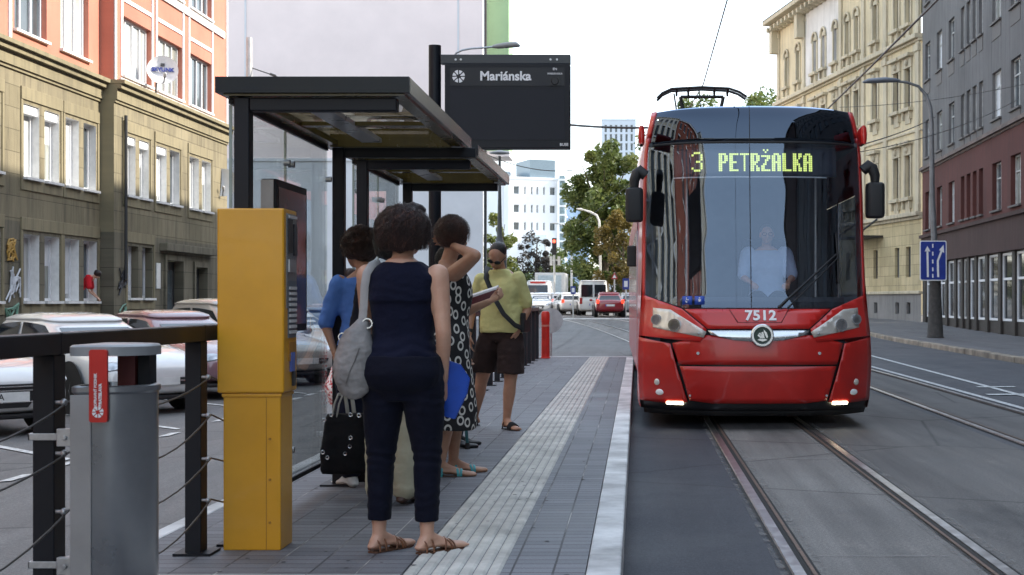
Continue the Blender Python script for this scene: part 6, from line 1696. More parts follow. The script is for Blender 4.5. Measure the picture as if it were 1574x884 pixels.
def dressed(P, root, skin, legs, torso_m, arm_m, sleeve, shoes, vox=.010, trouser_r=.058, hem=.93):
    b = MB(); P.torso(b, .46, .85); P.head(b)
    for sd in 'LR':
        P.limb(b, ['hip' + sd, 'knee' + sd, 'ank' + sd], P.leg_r()); P.limb(b, ['sho' + sd, 'elb' + sd, 'wri' + sd], P.arm_r()); P.foot(b, sd); P.hand(b, sd, 40, (0, .6, -.2) if sd == 'R' else (.8, .2, 0))
    remesh(b, vox * .8, 5).build('body', skin, root, smooth=180)
    b = MB(); P.torso(b, .50, .82, .015)
    for sd in 'LR': P.limb(b, ['sho' + sd, 'elb' + sd, 'wri' + sd], [(0, .034), (.5, .031), (1, .026)], .005, .02, sleeve, 14)
    sh = remesh(b, vox, 4, disp=wrinkle(.008, 12, 1, 3)).build('shirt', torso_m, root, smooth=180)
    b = MB(); P.torso(b, .462, .56, .020)
    for sd in 'LR': P.limb(b, ['hip' + sd, 'knee' + sd, 'ank' + sd], [(0, trouser_r + .008), (.4, trouser_r), (1, trouser_r * .8)], 0, 0, hem, 16)
    remesh(b, vox, 4, disp=wrinkle(.007, 11, 1.2, 6)).build('trousers', legs, root, smooth=180)
    for sd in 'LR':
        b = MB(); P.foot(b, sd, .006); remesh(b, .008, 3).build('shoe', shoes, root, smooth=180)
    return sh
m_blue = fabric('blue_shirt', (.10, .22, .58), .12, fold=10); m_dk = fabric('dark_trousers', (.012, .014, .03)); m_creamt = fabric('cream_trousers', (.42, .40, .29), .08)
w4 = thing('person', 'woman with short curly brown hair and a blue shirt by the shelter post', 'person', (AX(561, 8.95), 8.95, PZ), R(28))
P = Person(1.60, elbL=(-.235, .06, 1.02), wriL=(-.20, -.02, .84), elbR=(.2, .12, 1.04), wriR=(.10, .28, 1.05), headrot=(-8, 0, 20), head=(-.03, .05, 1.48))
dressed(P, w4, SK2, m_dk, m_blue, m_blue, .56, M('white_shoe', (.6, .6, .58), .5)); bushy(P, w4, m_hair2, 1.0, 3)
w5 = thing('person', 'person in cream trousers and brown shoes, mostly hidden by the navy woman', 'person', (AX(606, 8.15), 8.15, PZ), R(-10))
P = Person(1.575, headrot=(-4, 0, 15), ankR=(.06, 0, .075), kneeR=(.07, .01, .44))
dressed(P, w5, SK1, m_creamt, fabric('dark_blouse', (.02, .02, .03)), None, .5, M('brown_shoe', (.06, .03, .02), .45), trouser_r=.060, hem=.97); bushy(P, w5, m_hair3, .98, 6, False)
def speckle():
    m, nt, b = newmat('red_white_print'); vo = nt.nodes.new('ShaderNodeTexVoronoi'); vo.inputs['Scale'].default_value = 42; nt.links.new(coords(nt), vo.inputs['Vector'])
    nt.links.new(ramp(nt, vo.outputs['Distance'], [(.0, (.55, .02, .03)), (.42, (.5, .03, .04)), (.5, (.75, .72, .7)), (1, (.75, .72, .7))]), b.inputs['Base Color']); b.inputs['Roughness'].default_value = .8; return m
w6 = thing('person', 'seated woman in a red and white print dress on the shelter bench', 'person', (AX(541, 9.6), 9.6, PZ), R(-62))
P = Person(1.62, hipL=(-.09, -.02, .54), hipR=(.09, -.02, .54), kneeL=(-.10, .40, .50), kneeR=(.10, .40, .50), ankL=(-.09, .42, .075), ankR=(.10, .44, .075), toeL=(0, .2, 0), toeR=(.02, .2, 0))
for kk in P.J:
    if kk.startswith(('sho', 'elb', 'wri', 'head', 'neck')): P.J[kk].z -= .27
for sd, sg in (('L', -1), ('R', 1)): P.J['elb' + sd] = V((sg * .22, .06, .78)); P.J['wri' + sd] = V((sg * .10, .30, .66))
b = MB()
tabs = [smoothtable([(r[0], r[i]) for r in TW]) for i in (1, 2, 3)]
def seat_torso(b, z0, z1, g): b.loft([ring_at(V((0, tabs[2](z) * 1.62, z * 1.62 - .27)), tabs[0](z) * 1.62 + g, tabs[1](z) * 1.62 + g, 22) for z in [lerp(z0, z1, k / 16) for k in range(17)]])
seat_torso(b, .46, .85, 0); P.head(b)
for sd in 'LR':
    P.limb(b, ['hip' + sd, 'knee' + sd, 'ank' + sd], P.leg_r()); P.limb(b, ['sho' + sd, 'elb' + sd, 'wri' + sd], P.arm_r()); P.foot(b, sd); P.hand(b, sd, 30, (0, 0, -1))
remesh(b, .009, 5).build('body', SK1, w6, smooth=180)
b = MB(); seat_torso(b, .46, .815, .022)
for sd in 'LR':
    P.limb(b, ['hip' + sd, 'knee' + sd, 'ank' + sd], [(0, .075), (.5, .06), (1, .05)], .004, 0, .72, 16); P.limb(b, ['sho' + sd, 'elb' + sd, 'wri' + sd], [(0, .042), (.5, .034), (1, .03)], .004, 0, .4, 12)
remesh(b, .011, 4, disp=wrinkle(.008, 11, 1, 2)).build('dress', speckle(), w6, smooth=180)
for sd in 'LR': sole(P, sd, 'sandal', m_soleb, m_leather, w6, ((.5, .5, .03), (.05, .05, .04)))
bushy(P, w6, m_hair4, .97, 9, False)
# black bag with eyelets, held by the woman in the blue shirt
hb = thing('handbag', 'black handbag with silver eyelets and pale handles behind the navy woman', 'bag', (AX(531, 8.5), 8.5, .45))
y_ = 8.45; hx, hz = (lambda px: AX(px, y_)), (lambda py: AZ(py, y_))
b = MB(); b.loft([ring_at(V(((hx(c - w_) + hx(c + w_)) / 2, y_, hz(py))), (hx(c + w_) - hx(c - w_)) / 2, d_, 22, 4) for py, c, w_, d_ in ((728, 529, 33, .05), (722, 529, 35, .075), (700, 529, 36, .085), (670, 531, 34, .08), (645, 533, 32, .065), (636, 534, 30, .045))])
remesh(b, .008, 3, disp=wrinkle(.006, 14, 1, 5)).build('bag_body', fabric('black_canvas', (.010, .010, .012)), hb, world=True, smooth=180)
b = MB()
for px, py in ((503, 644), (514, 636), (543, 636), (556, 637), (543, 671), (542, 684), (535, 695), (501, 693), (508, 701)):
    c = V((hx(px), y_ - .083, hz(py))); b.tube([c + V((.010 * math.cos(t), 0, .010 * math.sin(t))) for t in [R(a) for a in range(0, 361, 45)]], .004, 5)
b.build('eyelet', m_silver, hb, world=True)
b = MB()
for x0, x1, col in ((513, 531, 0), (520, 541, 0)): b.tube([V((hx(x0), y_ - .04, hz(640))), V((hx(x0 + 4), y_ - .05, hz(620))), V((hx(x0 + 8), y_ - .02, hz(606))), V((hx(x1 - 2), y_ + .02, hz(606))), V((hx(x1), y_ + .03, hz(620))), V((hx(x1 + 2), y_ + .04, hz(640)))], .013, 7, flat=.4)
b.build('handle', M('pale_handle', (.5, .49, .45), .6), hb, world=True, smooth=60)
# walking stick beside the patterned dress
ck_ = thing('walking_stick', 'teal walking stick behind the woman in the oval dress', 'stick', (AX(718, 11.2), 11.2, PZ))
b = MB(); b.tube([V((AX(718.5, 11.2), 11.2, PZ + .03)), V((AX(715, 11.2), 11.2, .45)), V((AX(706, 11.2), 11.2, 1.02))], .013, 10); b.tube([V((AX(706, 11.2), 11.2, 1.02)), V((AX(700, 11.2), 11.2, 1.05)), V((AX(692, 11.2), 11.2, 1.03))], .014, 8); b.build('shaft', M('stick_teal', (.03, .12, .13), .4), ck_, world=True, smooth=60)
b = MB(); b.tube([V((AX(718.7, 11.2), 11.2, PZ)), V((AX(718.4, 11.2), 11.2, PZ + .05))], [.022, .016], 10); b.build('ferrule', m_rub, ck_, world=True)
w9 = thing('person', 'person in black sandals with the walking stick, hidden behind the oval dress', 'person', (AX(695, 11.35), 11.35, PZ), R(-65))
P = Person(1.58, ankR=(.09, -.05, .072), ankL=(-.08, .05, .072))
dressed(P, w9, SK2, m_dk, fabric('dark_blouse2', (.025, .02, .022)), None, .5, M('black_shoe', (.012, .012, .013), .4), vox=.012); bushy(P, w9, m_hair3, .97, 12, False)

# ---------------------------------------------------------------- tram driver, woman leaning out of a window
w7 = thing('person', 'tram driver in a pale blue shirt seated behind the windscreen', 'person', (TXC + .20, TYF + 1.35, .80), R(180))
P = Person(1.74, True)
for kk in P.J:
    if kk.startswith(('sho', 'elb', 'wri', 'head', 'neck')): P.J[kk].z -= .33
for sd, sg in (('L', -1), ('R', 1)):
    P.J['hip' + sd] = V((sg * .1, 0, .56)); P.J['knee' + sd] = V((sg * .14, .42, .54)); P.J['ank' + sd] = V((sg * .12, .5, .1)); P.J['toe' + sd] = V((0, .2, 0)); P.J['elb' + sd] = V((sg * .27, .12, .80)); P.J['wri' + sd] = V((sg * .20, .38, .74))
tabs = [smoothtable([(r[0], r[i]) for r in TM]) for i in (1, 2, 3)]
def seat_torso_m(b, z0, z1, g): b.loft([ring_at(V((0, tabs[2](z) * 1.74, z * 1.74 - .33)), tabs[0](z) * 1.74 + g, tabs[1](z) * 1.74 + g, 22) for z in [lerp(z0, z1, k / 16) for k in range(17)]])
b = MB(); seat_torso_m(b, .46, .85, 0); P.head(b)
for sd in 'LR': P.limb(b, ['hip' + sd, 'knee' + sd, 'ank' + sd], P.leg_r()); P.limb(b, ['sho' + sd, 'elb' + sd, 'wri' + sd], P.arm_r()); P.foot(b, sd); P.hand(b, sd, 40, (0, 0, -1))
remesh(b, .009, 5).build('body', SK1, w7, smooth=180)
b = MB(); seat_torso_m(b, .48, .825, .022)
for sd in 'LR': P.limb(b, ['sho' + sd, 'elb' + sd, 'wri' + sd], [(0, .048), (.5, .04), (1, .03)], .006, 0, .45, 14)
remesh(b, .011, 4, disp=wrinkle(.007, 11, 1, 2)).build('shirt', fabric('pale_blue_shirt', (.42, .52, .70), .06), w7, smooth=180)
b = MB(); seat_torso_m(b, .462, .54, .022)
for sd in 'LR': P.limb(b, ['hip' + sd, 'knee' + sd, 'ank' + sd], [(0, .06), (.5, .05), (1, .04)], .004, 0, .95, 14)
remesh(b, .012, 4).build('trousers', m_dk, w7, smooth=180)
k = P.H / 1.7; q = lambda x, y, z: P.J['head'] + V((x * k, y * k, z * k))
b = MB(); b.ell(q(0, -.022, .035), (.079 * k, .092 * k, .080 * k)); b.build('hair', hairmat('hair_grey', (.16, .15, .14)), w7, smooth=180)
b = MB()
for sg in (-1, 1): b.tube([q(sg * .034 + .026 * math.cos(t), .094, .0 + .018 * math.sin(t)) for t in [R(a) for a in range(0, 361, 40)]], .003, 5)
b.build('glasses', m_rub, w7)
yw_ = 40.2
w8 = thing('person', 'woman in a red top leaning out of a ground floor window on the left', 'person', (-15.42, yw_, 1.0), R(-78))
P = Person(1.62, lean=0); off = V((0, -.36, -.17))
b = MB()
bend = lambda p: V((p.x, p.y + max(0, p.z - .80) * .62, p.z - max(0, p.z - .80) * .22))
for kk in P.J: P.J[kk] = bend(P.J[kk]) if P.J[kk].z > .75 else P.J[kk]
for sd, sg in (('L', -1), ('R', 1)): P.J['elb' + sd] = V((sg * .24, .34, .80)); P.J['wri' + sd] = V((sg * .12, .52, .62))
P.hr = rotm(-45, 0, 0); P.J['head'] = V((0, .52, 1.27)); P.J['neck'] = V((0, .40, 1.20))
tabs = [smoothtable([(r[0], r[i]) for r in TW]) for i in (1, 2, 3)]
def bt(b, z0, z1, g): b.loft([[bend(p) for p in ring_at(V((0, tabs[2](z) * 1.62, z * 1.62)), tabs[0](z) * 1.62 + g, tabs[1](z) * 1.62 + g, 20)] for z in [lerp(z0, z1, k_ / 14) for k_ in range(15)]])
bt(b, .46, .85, 0); P.head(b)
for sd in 'LR': P.limb(b, ['sho' + sd, 'elb' + sd, 'wri' + sd], P.arm_r()); P.hand(b, sd, 30, (0, -.3, -1)); P.limb(b, ['hip' + sd, 'knee' + sd, 'ank' + sd], P.leg_r())
b.v = [tuple(V(p) + off) for p in b.v]; remesh(b, .012, 4).build('body', SK1, w8, smooth=180)
b = MB(); bt(b, .5, .82, .03)
for sd in 'LR': P.limb(b, ['sho' + sd, 'elb' + sd, 'wri' + sd], [(0, .048), (1, .04)], .006, 0, .4, 12)
b.v = [tuple(V(p) + off) for p in b.v]; remesh(b, .013, 4).build('top', fabric('red_top', (.55, .02, .03)), w8, smooth=180)
b = MB(); b.ell(P.J['head'] + P.hr @ V((0, -.02, .03)) + off, (.10, .11, .10), P.hr); remesh(b, .012, 2, disp=wrinkle(.008, 30)).build('hair', m_hair, w8, smooth=180)
# ================================================================ VEHICLES
m_tyre = M('tyre_rubber', (.014, .014, .014), .85); m_rim_ = M('alloy_rim', (.4, .4, .41), .3, .8)
m_cglass = M('car_glass', (.012, .017, .024), .05, spec=.6, coat=.2, rvar=.02); m_trimb = M('black_plastic_trim', (.012, .012, .013), .55)
m_hlamp = M('headlamp_glass', (.42, .44, .47), .12, .6, var=.3, scale=9); m_tail = M('tail_lamp_red', (.38, .012, .01), .2); m_plate = M('number_plate', (.7, .7, .68), .5)
m_pblue = M('plate_blue', (.02, .06, .42), .5)
def car(label, cat, paint, loc, rz, L=4.3, W=1.78, Hc=1.46, van=False, group=None, detail=True, grille='hex', plate=None, name='parked_car', lit=False):
    t = thing(name, label, cat, loc, rz, group)
    h = W / 2; lf, lr = L / 2, -L / 2
    if van: st = [(lr, .42, 1.0, .88), (lr + .06, .30, 1.06, .95), (lr + .6, .24, 1.06, 1), (0, .22, 1.06, 1), (lf - 1.0, .22, 1.05, 1), (lf - .45, .24, .98, .97), (lf - .1, .28, .88, .9), (lf, .36, .72, .78)]
    else: st = [(lr, .45, .86, .80), (lr + .08, .32, .97, .9), (lr + .5, .24, .97, .98), (-.5, .20, .95, 1), (.5, .20, .94, 1), (lf - 1.25, .21, .93, .99), (lf - .7, .22, .86, .97), (lf - .25, .24, .76, .91), (lf - .06, .27, .66, .82), (lf, .34, .58, .72)]
    b = MB(); rings = []
    for y, zb, zt, w in st:
        w *= h; m1, m2 = lerp(zb, zt, .35), lerp(zb, zt, .72)
        rings.append([(-w * .82, y, zb), (w * .82, y, zb), (w * .97, y, zb + .06), (w, y, m1), (w * .985, y, m2), (w * .93, y, zt - .03), (w * .70, y, zt + .012), (0, y, zt + .03), (-w * .70, y, zt + .012), (-w * .93, y, zt - .03), (-w * .985, y, m2), (-w, y, m1), (-w * .97, y, zb + .06)])
    b.loft(rings); body = b.build('body', paint, t, smooth=180, sub=2)
    zb = .90
    if van: g0 = (lr + .05, lf - .85, .93); g1 = (lr + .12, lf - 1.75, .82)
    else: g0 = (lr + .22, lf - 1.02, .88); g1 = (lr + .85, lf - 2.15, .66)
    def out(y0, y1, w, z, r=.24): ym, hl_ = (y0 + y1) / 2, (g1[1] - g1[0]) / 2; ar = (.0 if van else .055) * min(1, max(0, (z - zb) / .4)); return [(p[0], p[1], z - ar * ((p[1] - (g1[0] + g1[1]) / 2) / hl_) ** 2) for p in dshape(-h * w, h * w, y0, y1, r, r, z, 5)]
    zr = Hc
    def gh(t_):                                        # greenhouse outline at height fraction t_
        if t_ < .55: f = t_ / .55; q = (0, .55 * f, .5 * f)
        else: f = (t_ - .55) / .45; q = (0, lerp(.55, 1, f), lerp(.5, 1, f))
        return lerp(g0[0], g1[0], q[1]), lerp(g0[1], g1[1], q[1]), lerp(g0[2], g1[2], q[2]), lerp(zb, zr - .07, t_)
    b = MB(); b.loft([out(*g0[:2], g0[2], zb - .05)] + [out(*gh(t_)) for t_ in (0, .28, .55, .78, 1)]); b.build('cabin', paint, t, smooth=50)
    if not van:
        def pane(nm, f0, f1, side):
            rows = []
            for t_ in (.07, .25, .40, .55, .70, .82):
                y0, y1, w, z = gh(t_); row = []
                arz = lambda yv: .055 * min(1, max(0, (z - zb) / .4)) * ((yv - (g1[0] + g1[1]) / 2) / ((g1[1] - g1[0]) / 2)) ** 2
                for k in range(7):
                    f = lerp(f0, f1, k / 6)
                    if side: yv = lerp(y0 + .16, y1 - .16, f); row.append((side * (h * w + .006), yv, z - arz(yv)))
                    else:
                        yy = y1 + .006 if f0 > -2 and nm == 'windscreen' else y0 - .006
                        row.append((h * w * .83 * f, yy, z - arz(yy)))
                rows.append(row)
            b = MB(); b.grid(rows); b.build(nm, m_cglass, t, smooth=60)
        pane('windscreen', -1, 1, 0); pane('rear_window', -1, 1, 0)
        for sd_ in (-1, 1): pane('side_window', .02, .47, sd_); pane('side_window', .52, .98, sd_)
    b = MB(); b.loft([out(g1[0] - .04, g1[1] + .06, g1[2] + .02, zr - .078), out(g1[0] - .02, g1[1] + .03, g1[2] + .01, zr - .05), out(g1[0] + .14, g1[1] - .16, g1[2] - .07, zr - .018), out(g1[0] + .45, g1[1] - .5, g1[2] - .3, zr - .002)]); b.build('roof', paint, t, smooth=180)
    if van:
        b = MB(); yy = lambda f: lerp(g0[1], g1[1], f)
        b.add([(-h * .80, yy(.12) + .005, lerp(zb, zr - .07, .14)), (h * .80, yy(.12) + .005, lerp(zb, zr - .07, .14)), (h * .72, yy(.8) + .012, lerp(zb, zr - .07, .8)), (-h * .72, yy(.8) + .012, lerp(zb, zr - .07, .8))], [(0, 1, 2, 3)]); b.build('windscreen', m_cglass, t, solid=.01)
        b = MB()
        for x0, x1 in ((-.78, -.06), (.06, .78)): b.bx(h * x0, h * x1, lr + .035, lr + .06, zb + .25, zr - .3)
        b.build('rear_window', m_cglass, t)
    for s in (-1, 1):
        for yw in (lf - .85, lr + .78):
            b = MB(); b.lathe([(.20, -.10), (.30, -.105), (.325, -.08), (.33, 0), (.325, .08), (.30, .105), (.20, .10)], (s * (h - .12), yw, .325), 22, 'X'); w_ = b.build('wheel', m_tyre, t, smooth=40)
            b = MB(); x = s * (h - .02)
            b.lathe([(.02, 0), (.205, -s * .0), (.205, -s * .06), (.02, -s * .06)], (x - s * .03, yw, .325), 20, 'X'); b.build('hub_back', m_trimb, w_)
            b = MB()
            for k in range(5):
                a = 2 * math.pi * k / 5; b.tube([(x, yw, .325), (x, yw + .2 * math.cos(a), .325 + .2 * math.sin(a))], [.028, .022], 6)
            b.tube([(x, yw + .205 * math.cos(2 * math.pi * i / 20), .325 + .205 * math.sin(2 * math.pi * i / 20)) for i in range(21)], .018, 6)
            b.build('rim', m_rim_, w_, smooth=60)
            b = MB(); b.lathe([(.02, 0), (.385, 0), (.385, -s * .02), (.02, -s * .02)], (s * (h + .004), yw, .345), 24, 'X'); b.build('wheel_arch', m_trimb, t)
        hl = MB(); hl.ell((s * h * .70, lf - .20, .66 if not van else .80), (h * .22, .15, .055), rotm(-22, 0, -s * 30), 16, 10); hl.build('headlight', m_hlamp, t, smooth=180)
        tl = MB(); tl.bx(s * h * .80 - .08, s * h * .80 + .09, lr - .005, lr + .14, .78 if not van else .72, 1.0 if not van else 1.1); tl.build('tail_light', emit('tail_glow', (.9, .05, .02), .5) if lit else m_tail, t, bevel=.03)
        b = MB(); b.ell((s * (h + .10), lf - 1.42, .98), (.10, .06, .075), None, 12, 8); b.tube([(s * h * .9, lf - 1.45, .93), (s * (h + .06), lf - 1.43, .95)], .02, 6); b.build('mirror', paint if not van else m_trimb, t, smooth=60)
    zg = .40
    if grille == 'hex':
        pts = [(-.50, .60), (.50, .60), (.62, .56), (.36, .33), (-.36, .33), (-.62, .56)]
    else: pts = [(-.70, .50), (.70, .50), (.62, .40), (-.62, .40)]
    b = MB(); b.prism([(a * h * .78, z) for a, z in pts], (0, 0, 0), (1, 0, 0), (0, 0, 1), (0, 1, 0), lf - .10, lf + .012)
    gr = b.build('grille', m_trimb, t, bevel=.01)
    b = MB()
    for z in ((.39, .52, .565) if grille == 'hex' else (.45,)): b.bx(-h * .42, h * .42, lf - .02, lf + .02, z, z + .014)
    b.build('grille_bar', m_silver, gr)
    b = MB(); b.bx(-h * .8, h * .8, lf - .2, lf - .03, .20, .26); b.build('lower_intake', m_trimb, t, bevel=.02)
    for yy, sg in ((lf + .018, 1), (lr - .012, -1)):
        z0 = .40 if sg > 0 else .62
        b = MB(); b.bx(-.26, .26, yy - .006, yy + .006, z0, z0 + .11); p = b.build('number_plate', m_plate, t)
        b = MB(); b.bx(*((.21, .26) if sg > 0 else (-.26, -.21)), yy - .007, yy + .0075, z0, z0 + .11); b.build('plate_band', m_pblue, p)
        if plate and sg > 0: text_mesh(plate, .10, 'lettering', m_trimb, p, Matrix(((-1, 0, 0, .09), (0, 0, 1, yy + .0078), (0, 1, 0, z0 + .055), (0, 0, 0, 1))), .0005, .001, world=False)
    if not van:
        b = MB()
        for s in (-1, 1): b.tube([(s * h * .45, g0[1] + .06, .945), (s * h * .05 - .1, g0[1] - .2, 1.09)], .008, 5)
        b.build('wiper', m_trimb, t)
    b = MB()
    for s in (-1, 1):
        for y in (.72, -.28, -1.05):
            b.bx(s * h * .998 - .004, s * h * .998 + .0045, y - .006, y + .006, .32, .88)
        b.bx(s * h * 1.0 - .004, s * h * 1.0 + .012, .0, .16, .80, .825)
    b.build('door_seam', m_trimb, t)
    return t
cp = lambda n, c: M('paint_' + n, c, .22, var=.04, scale=2, coat=.9, rvar=.03)
WHT, MAR, BEI, SIL, DRK, TEA = cp('white', (.64, .64, .63)), cp('plum', (.22, .12, .135)), cp('champagne', (.36, .34, .31)), cp('silver', (.42, .43, .44)), cp('graphite', (.03, .033, .04)), cp('teal', (.03, .16, .15))
def parked(label, paint, nx, ny, **k):
    L = k.get('L', 4.3); d = V((.731, -.682, 0)); c = V((nx, ny, 0)) - d * L / 2
    return car(label, 'car', paint, (c.x, c.y, -.20), R(-133), group='cars parked at an angle on the left', **k)
parked('white hatchback with a hexagonal black grille, nearest of the parked cars', WHT, -7.1, 16.0, Hc=1.38, plate='BA')
parked('long white car behind the litter bin with a large pale roof', WHT, -6.45, 19.3, L=4.55, Hc=1.38, grille='slim')
parked('plum coloured car parked behind the second railing post', MAR, -6.1, 22.5, Hc=1.40, grille='slim')
parked('pale champagne estate car with a high roof left of the ticket machine', BEI, -6.0, 25.8, L=4.6, Hc=1.60, grille='slim')
parked('white car seen through the first glass panel of the shelter', WHT, -5.9, 29.0, grille='slim')
parked('graphite car seen through the shelter glass beyond the white one', DRK, -5.9, 32.3, grille='slim')
parked('silver car seen through the shelter behind the poster case', SIL, -5.9, 35.6, Hc=1.5)
parked('teal car at the far end of the angled parking row', TEA, -5.9, 38.9, Hc=1.5)
def far(label, paint, pxc, Y, rz=0, **k):
    return car(label, k.pop('cat', 'car'), paint, (AX(pxc, Y), Y, gz(Y)), R(rz), group='traffic queuing beyond the stop', name='queued_car' if not k.get('van') else 'queued_van', **k)
far('dark red hatchback seen from behind, right of the white van', cp('dark_red', (.28, .012, .02)), 935, 83, 4, lit=True)
far('silver saloon half hidden behind the left side of the tram', SIL, 968, 87, 6)
far('white delivery van seen from behind beside the red hatchback', WHT, 910, 90, 4, L=5.2, W=1.95, Hc=2.2, van=True, cat='van')
far('white hatchback with dark rear window left of the white van', WHT, 872, 93, 14, lit=True)
far('smaller white hatchback further left in the queue', WHT, 856, 97, 16, lit=True)
far('dark car in the queue beside the small white hatchback', DRK, 844, 100, 14)
far('white car facing the stop at the left end of the queue', WHT, 810, 98, 176)
far('low white car in front of the white ambulance van', WHT, 832, 95, 178)
vt = far('white van with red lettering above its windscreen, facing the stop', WHT, 829, 104, 178, L=5.2, W=2.0, Hc=2.35, van=True, cat='van')
b = MB(); b.bx(-.55, .55, 1.0, 1.02, 2.14, 2.27); b.build('lettering_band', m_red, vt)
bx_ = thing('box_truck', 'white box truck standing behind the van with red lettering', 'truck', (AX(848, 112), 112, gz(112)))
b = MB(); b.bx(-1.15, 1.15, -2.5, 3, .9, 3.0); b.build('box', m_white, bx_, bevel=.04); b = MB(); b.bx(-1.05, 1.05, 3.01, 4.9, .5, 2.3); b.build('cab', m_white, bx_, bevel=.15)
b = MB(); b.bx(-.9, .9, -2.53, -2.5, 1.1, 2.8); b.build('rear_door', M('pale_blue_panel', (.5, .58, .62), .5), bx_)
for s in (-1, 1):
    for y in (-1.2, 3.9): b = MB(); b.cyl((s * .85 - .12, y, .42), (s * .85 + .12, y, .42), .42, n=16); b.build('wheel', m_tyre, bx_)

# ================================================================ TREES
def leafmat(name, c1, c2, c3):
    m, nt, b = newmat(name)
    n = noise_tex(nt, coords(nt), .55, 3, .6); n2 = noise_tex(nt, coords(nt), 5, 2)
    c = ramp(nt, mth(nt, 'ADD', mth(nt, 'MULTIPLY', n, .6), mth(nt, 'MULTIPLY', n2, .4)), [(.34, c1), (.5, c2), (.66, c3)])
    nt.links.new(c, b.inputs['Base Color']); b.inputs['Roughness'].default_value = .5
    tr = nt.nodes.new('ShaderNodeBsdfTranslucent'); nt.links.new(c, tr.inputs[0]); mx = nt.nodes.new('ShaderNodeMixShader'); mx.inputs[0].default_value = .35
    nt.links.new(b.outputs[0], mx.inputs[1]); nt.links.new(tr.outputs[0], mx.inputs[2]); nt.links.new(mx.outputs[0], nt.nodes['Material Output'].inputs[0]); return m
m_bark = M('bark', (.09, .07, .05), .9, var=.4, scale=5, bmp=.6, bscale=14, stretch=(1, 1, .2))
LG1 = leafmat('leaves_green', (.05, .08, .022), (.11, .15, .04), (.21, .22, .065)); LG2 = leafmat('leaves_yellow_green', (.08, .11, .02), (.15, .18, .04), (.24, .24, .07))
LA = leafmat('leaves_autumn', (.09, .075, .018), (.16, .12, .026), (.24, .18, .05)); LD = leafmat('leaves_dark', (.035, .03, .028), (.06, .05, .042), (.09, .075, .055))
def tree(label, X, Y, z0, Ht, rx, n, leaf, mat, seed, crown_lo=.28, name='tree', gappy=.75, cat='tree', group='trees beyond the stop'):
    r_ = random.Random(seed); t = thing(name, label, cat, (X, Y, z0), 0, group)
    b = MB(); tops = []; cz = Ht * (1 + crown_lo) / 2; rz_ = Ht * (1 - crown_lo) / 2
    b.tube([(0, 0, 0), (.05, 0, Ht * .15), (.02, .05, Ht * .35), (0, 0, Ht * .6), (.1, 0, Ht * .85)], [Ht * .024, Ht * .019, Ht * .015, Ht * .009, .03], 9)
    for k in range(13):
        a = r_.uniform(0, 6.28); h0 = Ht * r_.uniform(.22, .62); e = V((rx * r_.uniform(.45, .85) * math.cos(a), rx * r_.uniform(.45, .85) * math.sin(a), min(Ht * .92, h0 + Ht * r_.uniform(.12, .36))))
        m_ = V((e.x * .45, e.y * .45, lerp(h0, e.z, .35))); b.tube([(0, 0, h0), m_, e], [Ht * .008, Ht * .005, .02], 6)
    b.build('trunk', m_bark, t, smooth=60)
    cl = []
    for _ in range(int(44 * gappy) + 10):
        while True:
            p = V((r_.uniform(-1, 1), r_.uniform(-1, 1), r_.uniform(-1, 1)))
            if .25 < p.length < 1: break
        f = 1.0 - .25 * max(0, p.z)
        cl.append((V((p.x * rx * f, p.y * rx * f, cz + p.z * rz_)), r_.uniform(.12, .30) * rx))
    b = MB()
    for _ in range(n):
        c, rr = cl[r_.randrange(len(cl))]
        d = V((r_.gauss(0, 1), r_.gauss(0, 1), r_.gauss(0, .8))).normalized() * rr * r_.uniform(.2, 1.0) ** .5
        p = c + d; u = V((r_.gauss(0, 1), r_.gauss(0, 1), r_.gauss(0, .6))).normalized(); w = u.cross(V((r_.gauss(0, 1), r_.gauss(0, 1), r_.gauss(0, 1)))).normalized(); s = leaf * r_.uniform(.6, 1.3)
        b.quad(p - u * s, p + w * s * .5, p + u * s, p - w * s * .5)
    b.build('crown', mat, t)
    return t
tree('tall leafy green tree standing left of the tram', AX(930, 97), 97, gz(97), 12.6, 2.9, 26000, .16, LG1, 5, .12, gappy=1.5)
tree('green tree behind the pantograph', AX(1065, 112), 112, gz(112), 16.8, 5.0, 9000, .2, LG1, 8, .3)
tree('green treetop between the tram roof and the cream building', AX(1182, 120), 120, gz(120), 19.6, 4.6, 9000, .2, LG1, 21, .3)
tree('shorter autumn brown tree beside the tram', AX(958, 90), 90, gz(90), 6.6, 1.9, 7000, .12, LA, 11, .18)
tree('yellow green tree left of the white modern building', AX(768, 104), 104, gz(104), 7.2, 1.7, 6000, .13, LG2, 13, .08)
tree('dark reddish tree in front of the white modern building', AX(824, 118), 118, gz(118), 6.6, 1.7, 2600, .13, LD, 17, .35, gappy=.5)
tree('low green tree below the white modern building', AX(862, 122), 122, gz(122), 5.0, 2.2, 5000, .14, LG1, 19, .1)
for k, (px, Y, Ht, rx, lab, mt) in enumerate(((785, 116, 3.6, 2.2, 'dense shrub behind the bowed man', LG1), (835, 128, 4.2, 2.8, 'dense shrub behind the traffic light', LG1), (893, 118, 4.6, 2.4, 'shrub under the tall green tree', LG1), (940, 112, 4.0, 2.6, 'shrub behind the dark red hatchback', LG1), (975, 116, 6.0, 2.6, 'shrub beside the left flank of the tram', LA), (755, 122, 4.0, 2.2, 'shrub at the corner of the lilac gable', LG2))):
    tree(lab, AX(px, Y), Y, gz(Y) - .2, Ht, rx, 4200, .14, mt, 40 + k, .05, name='shrub', cat='shrub', group='shrubs beyond the junction')

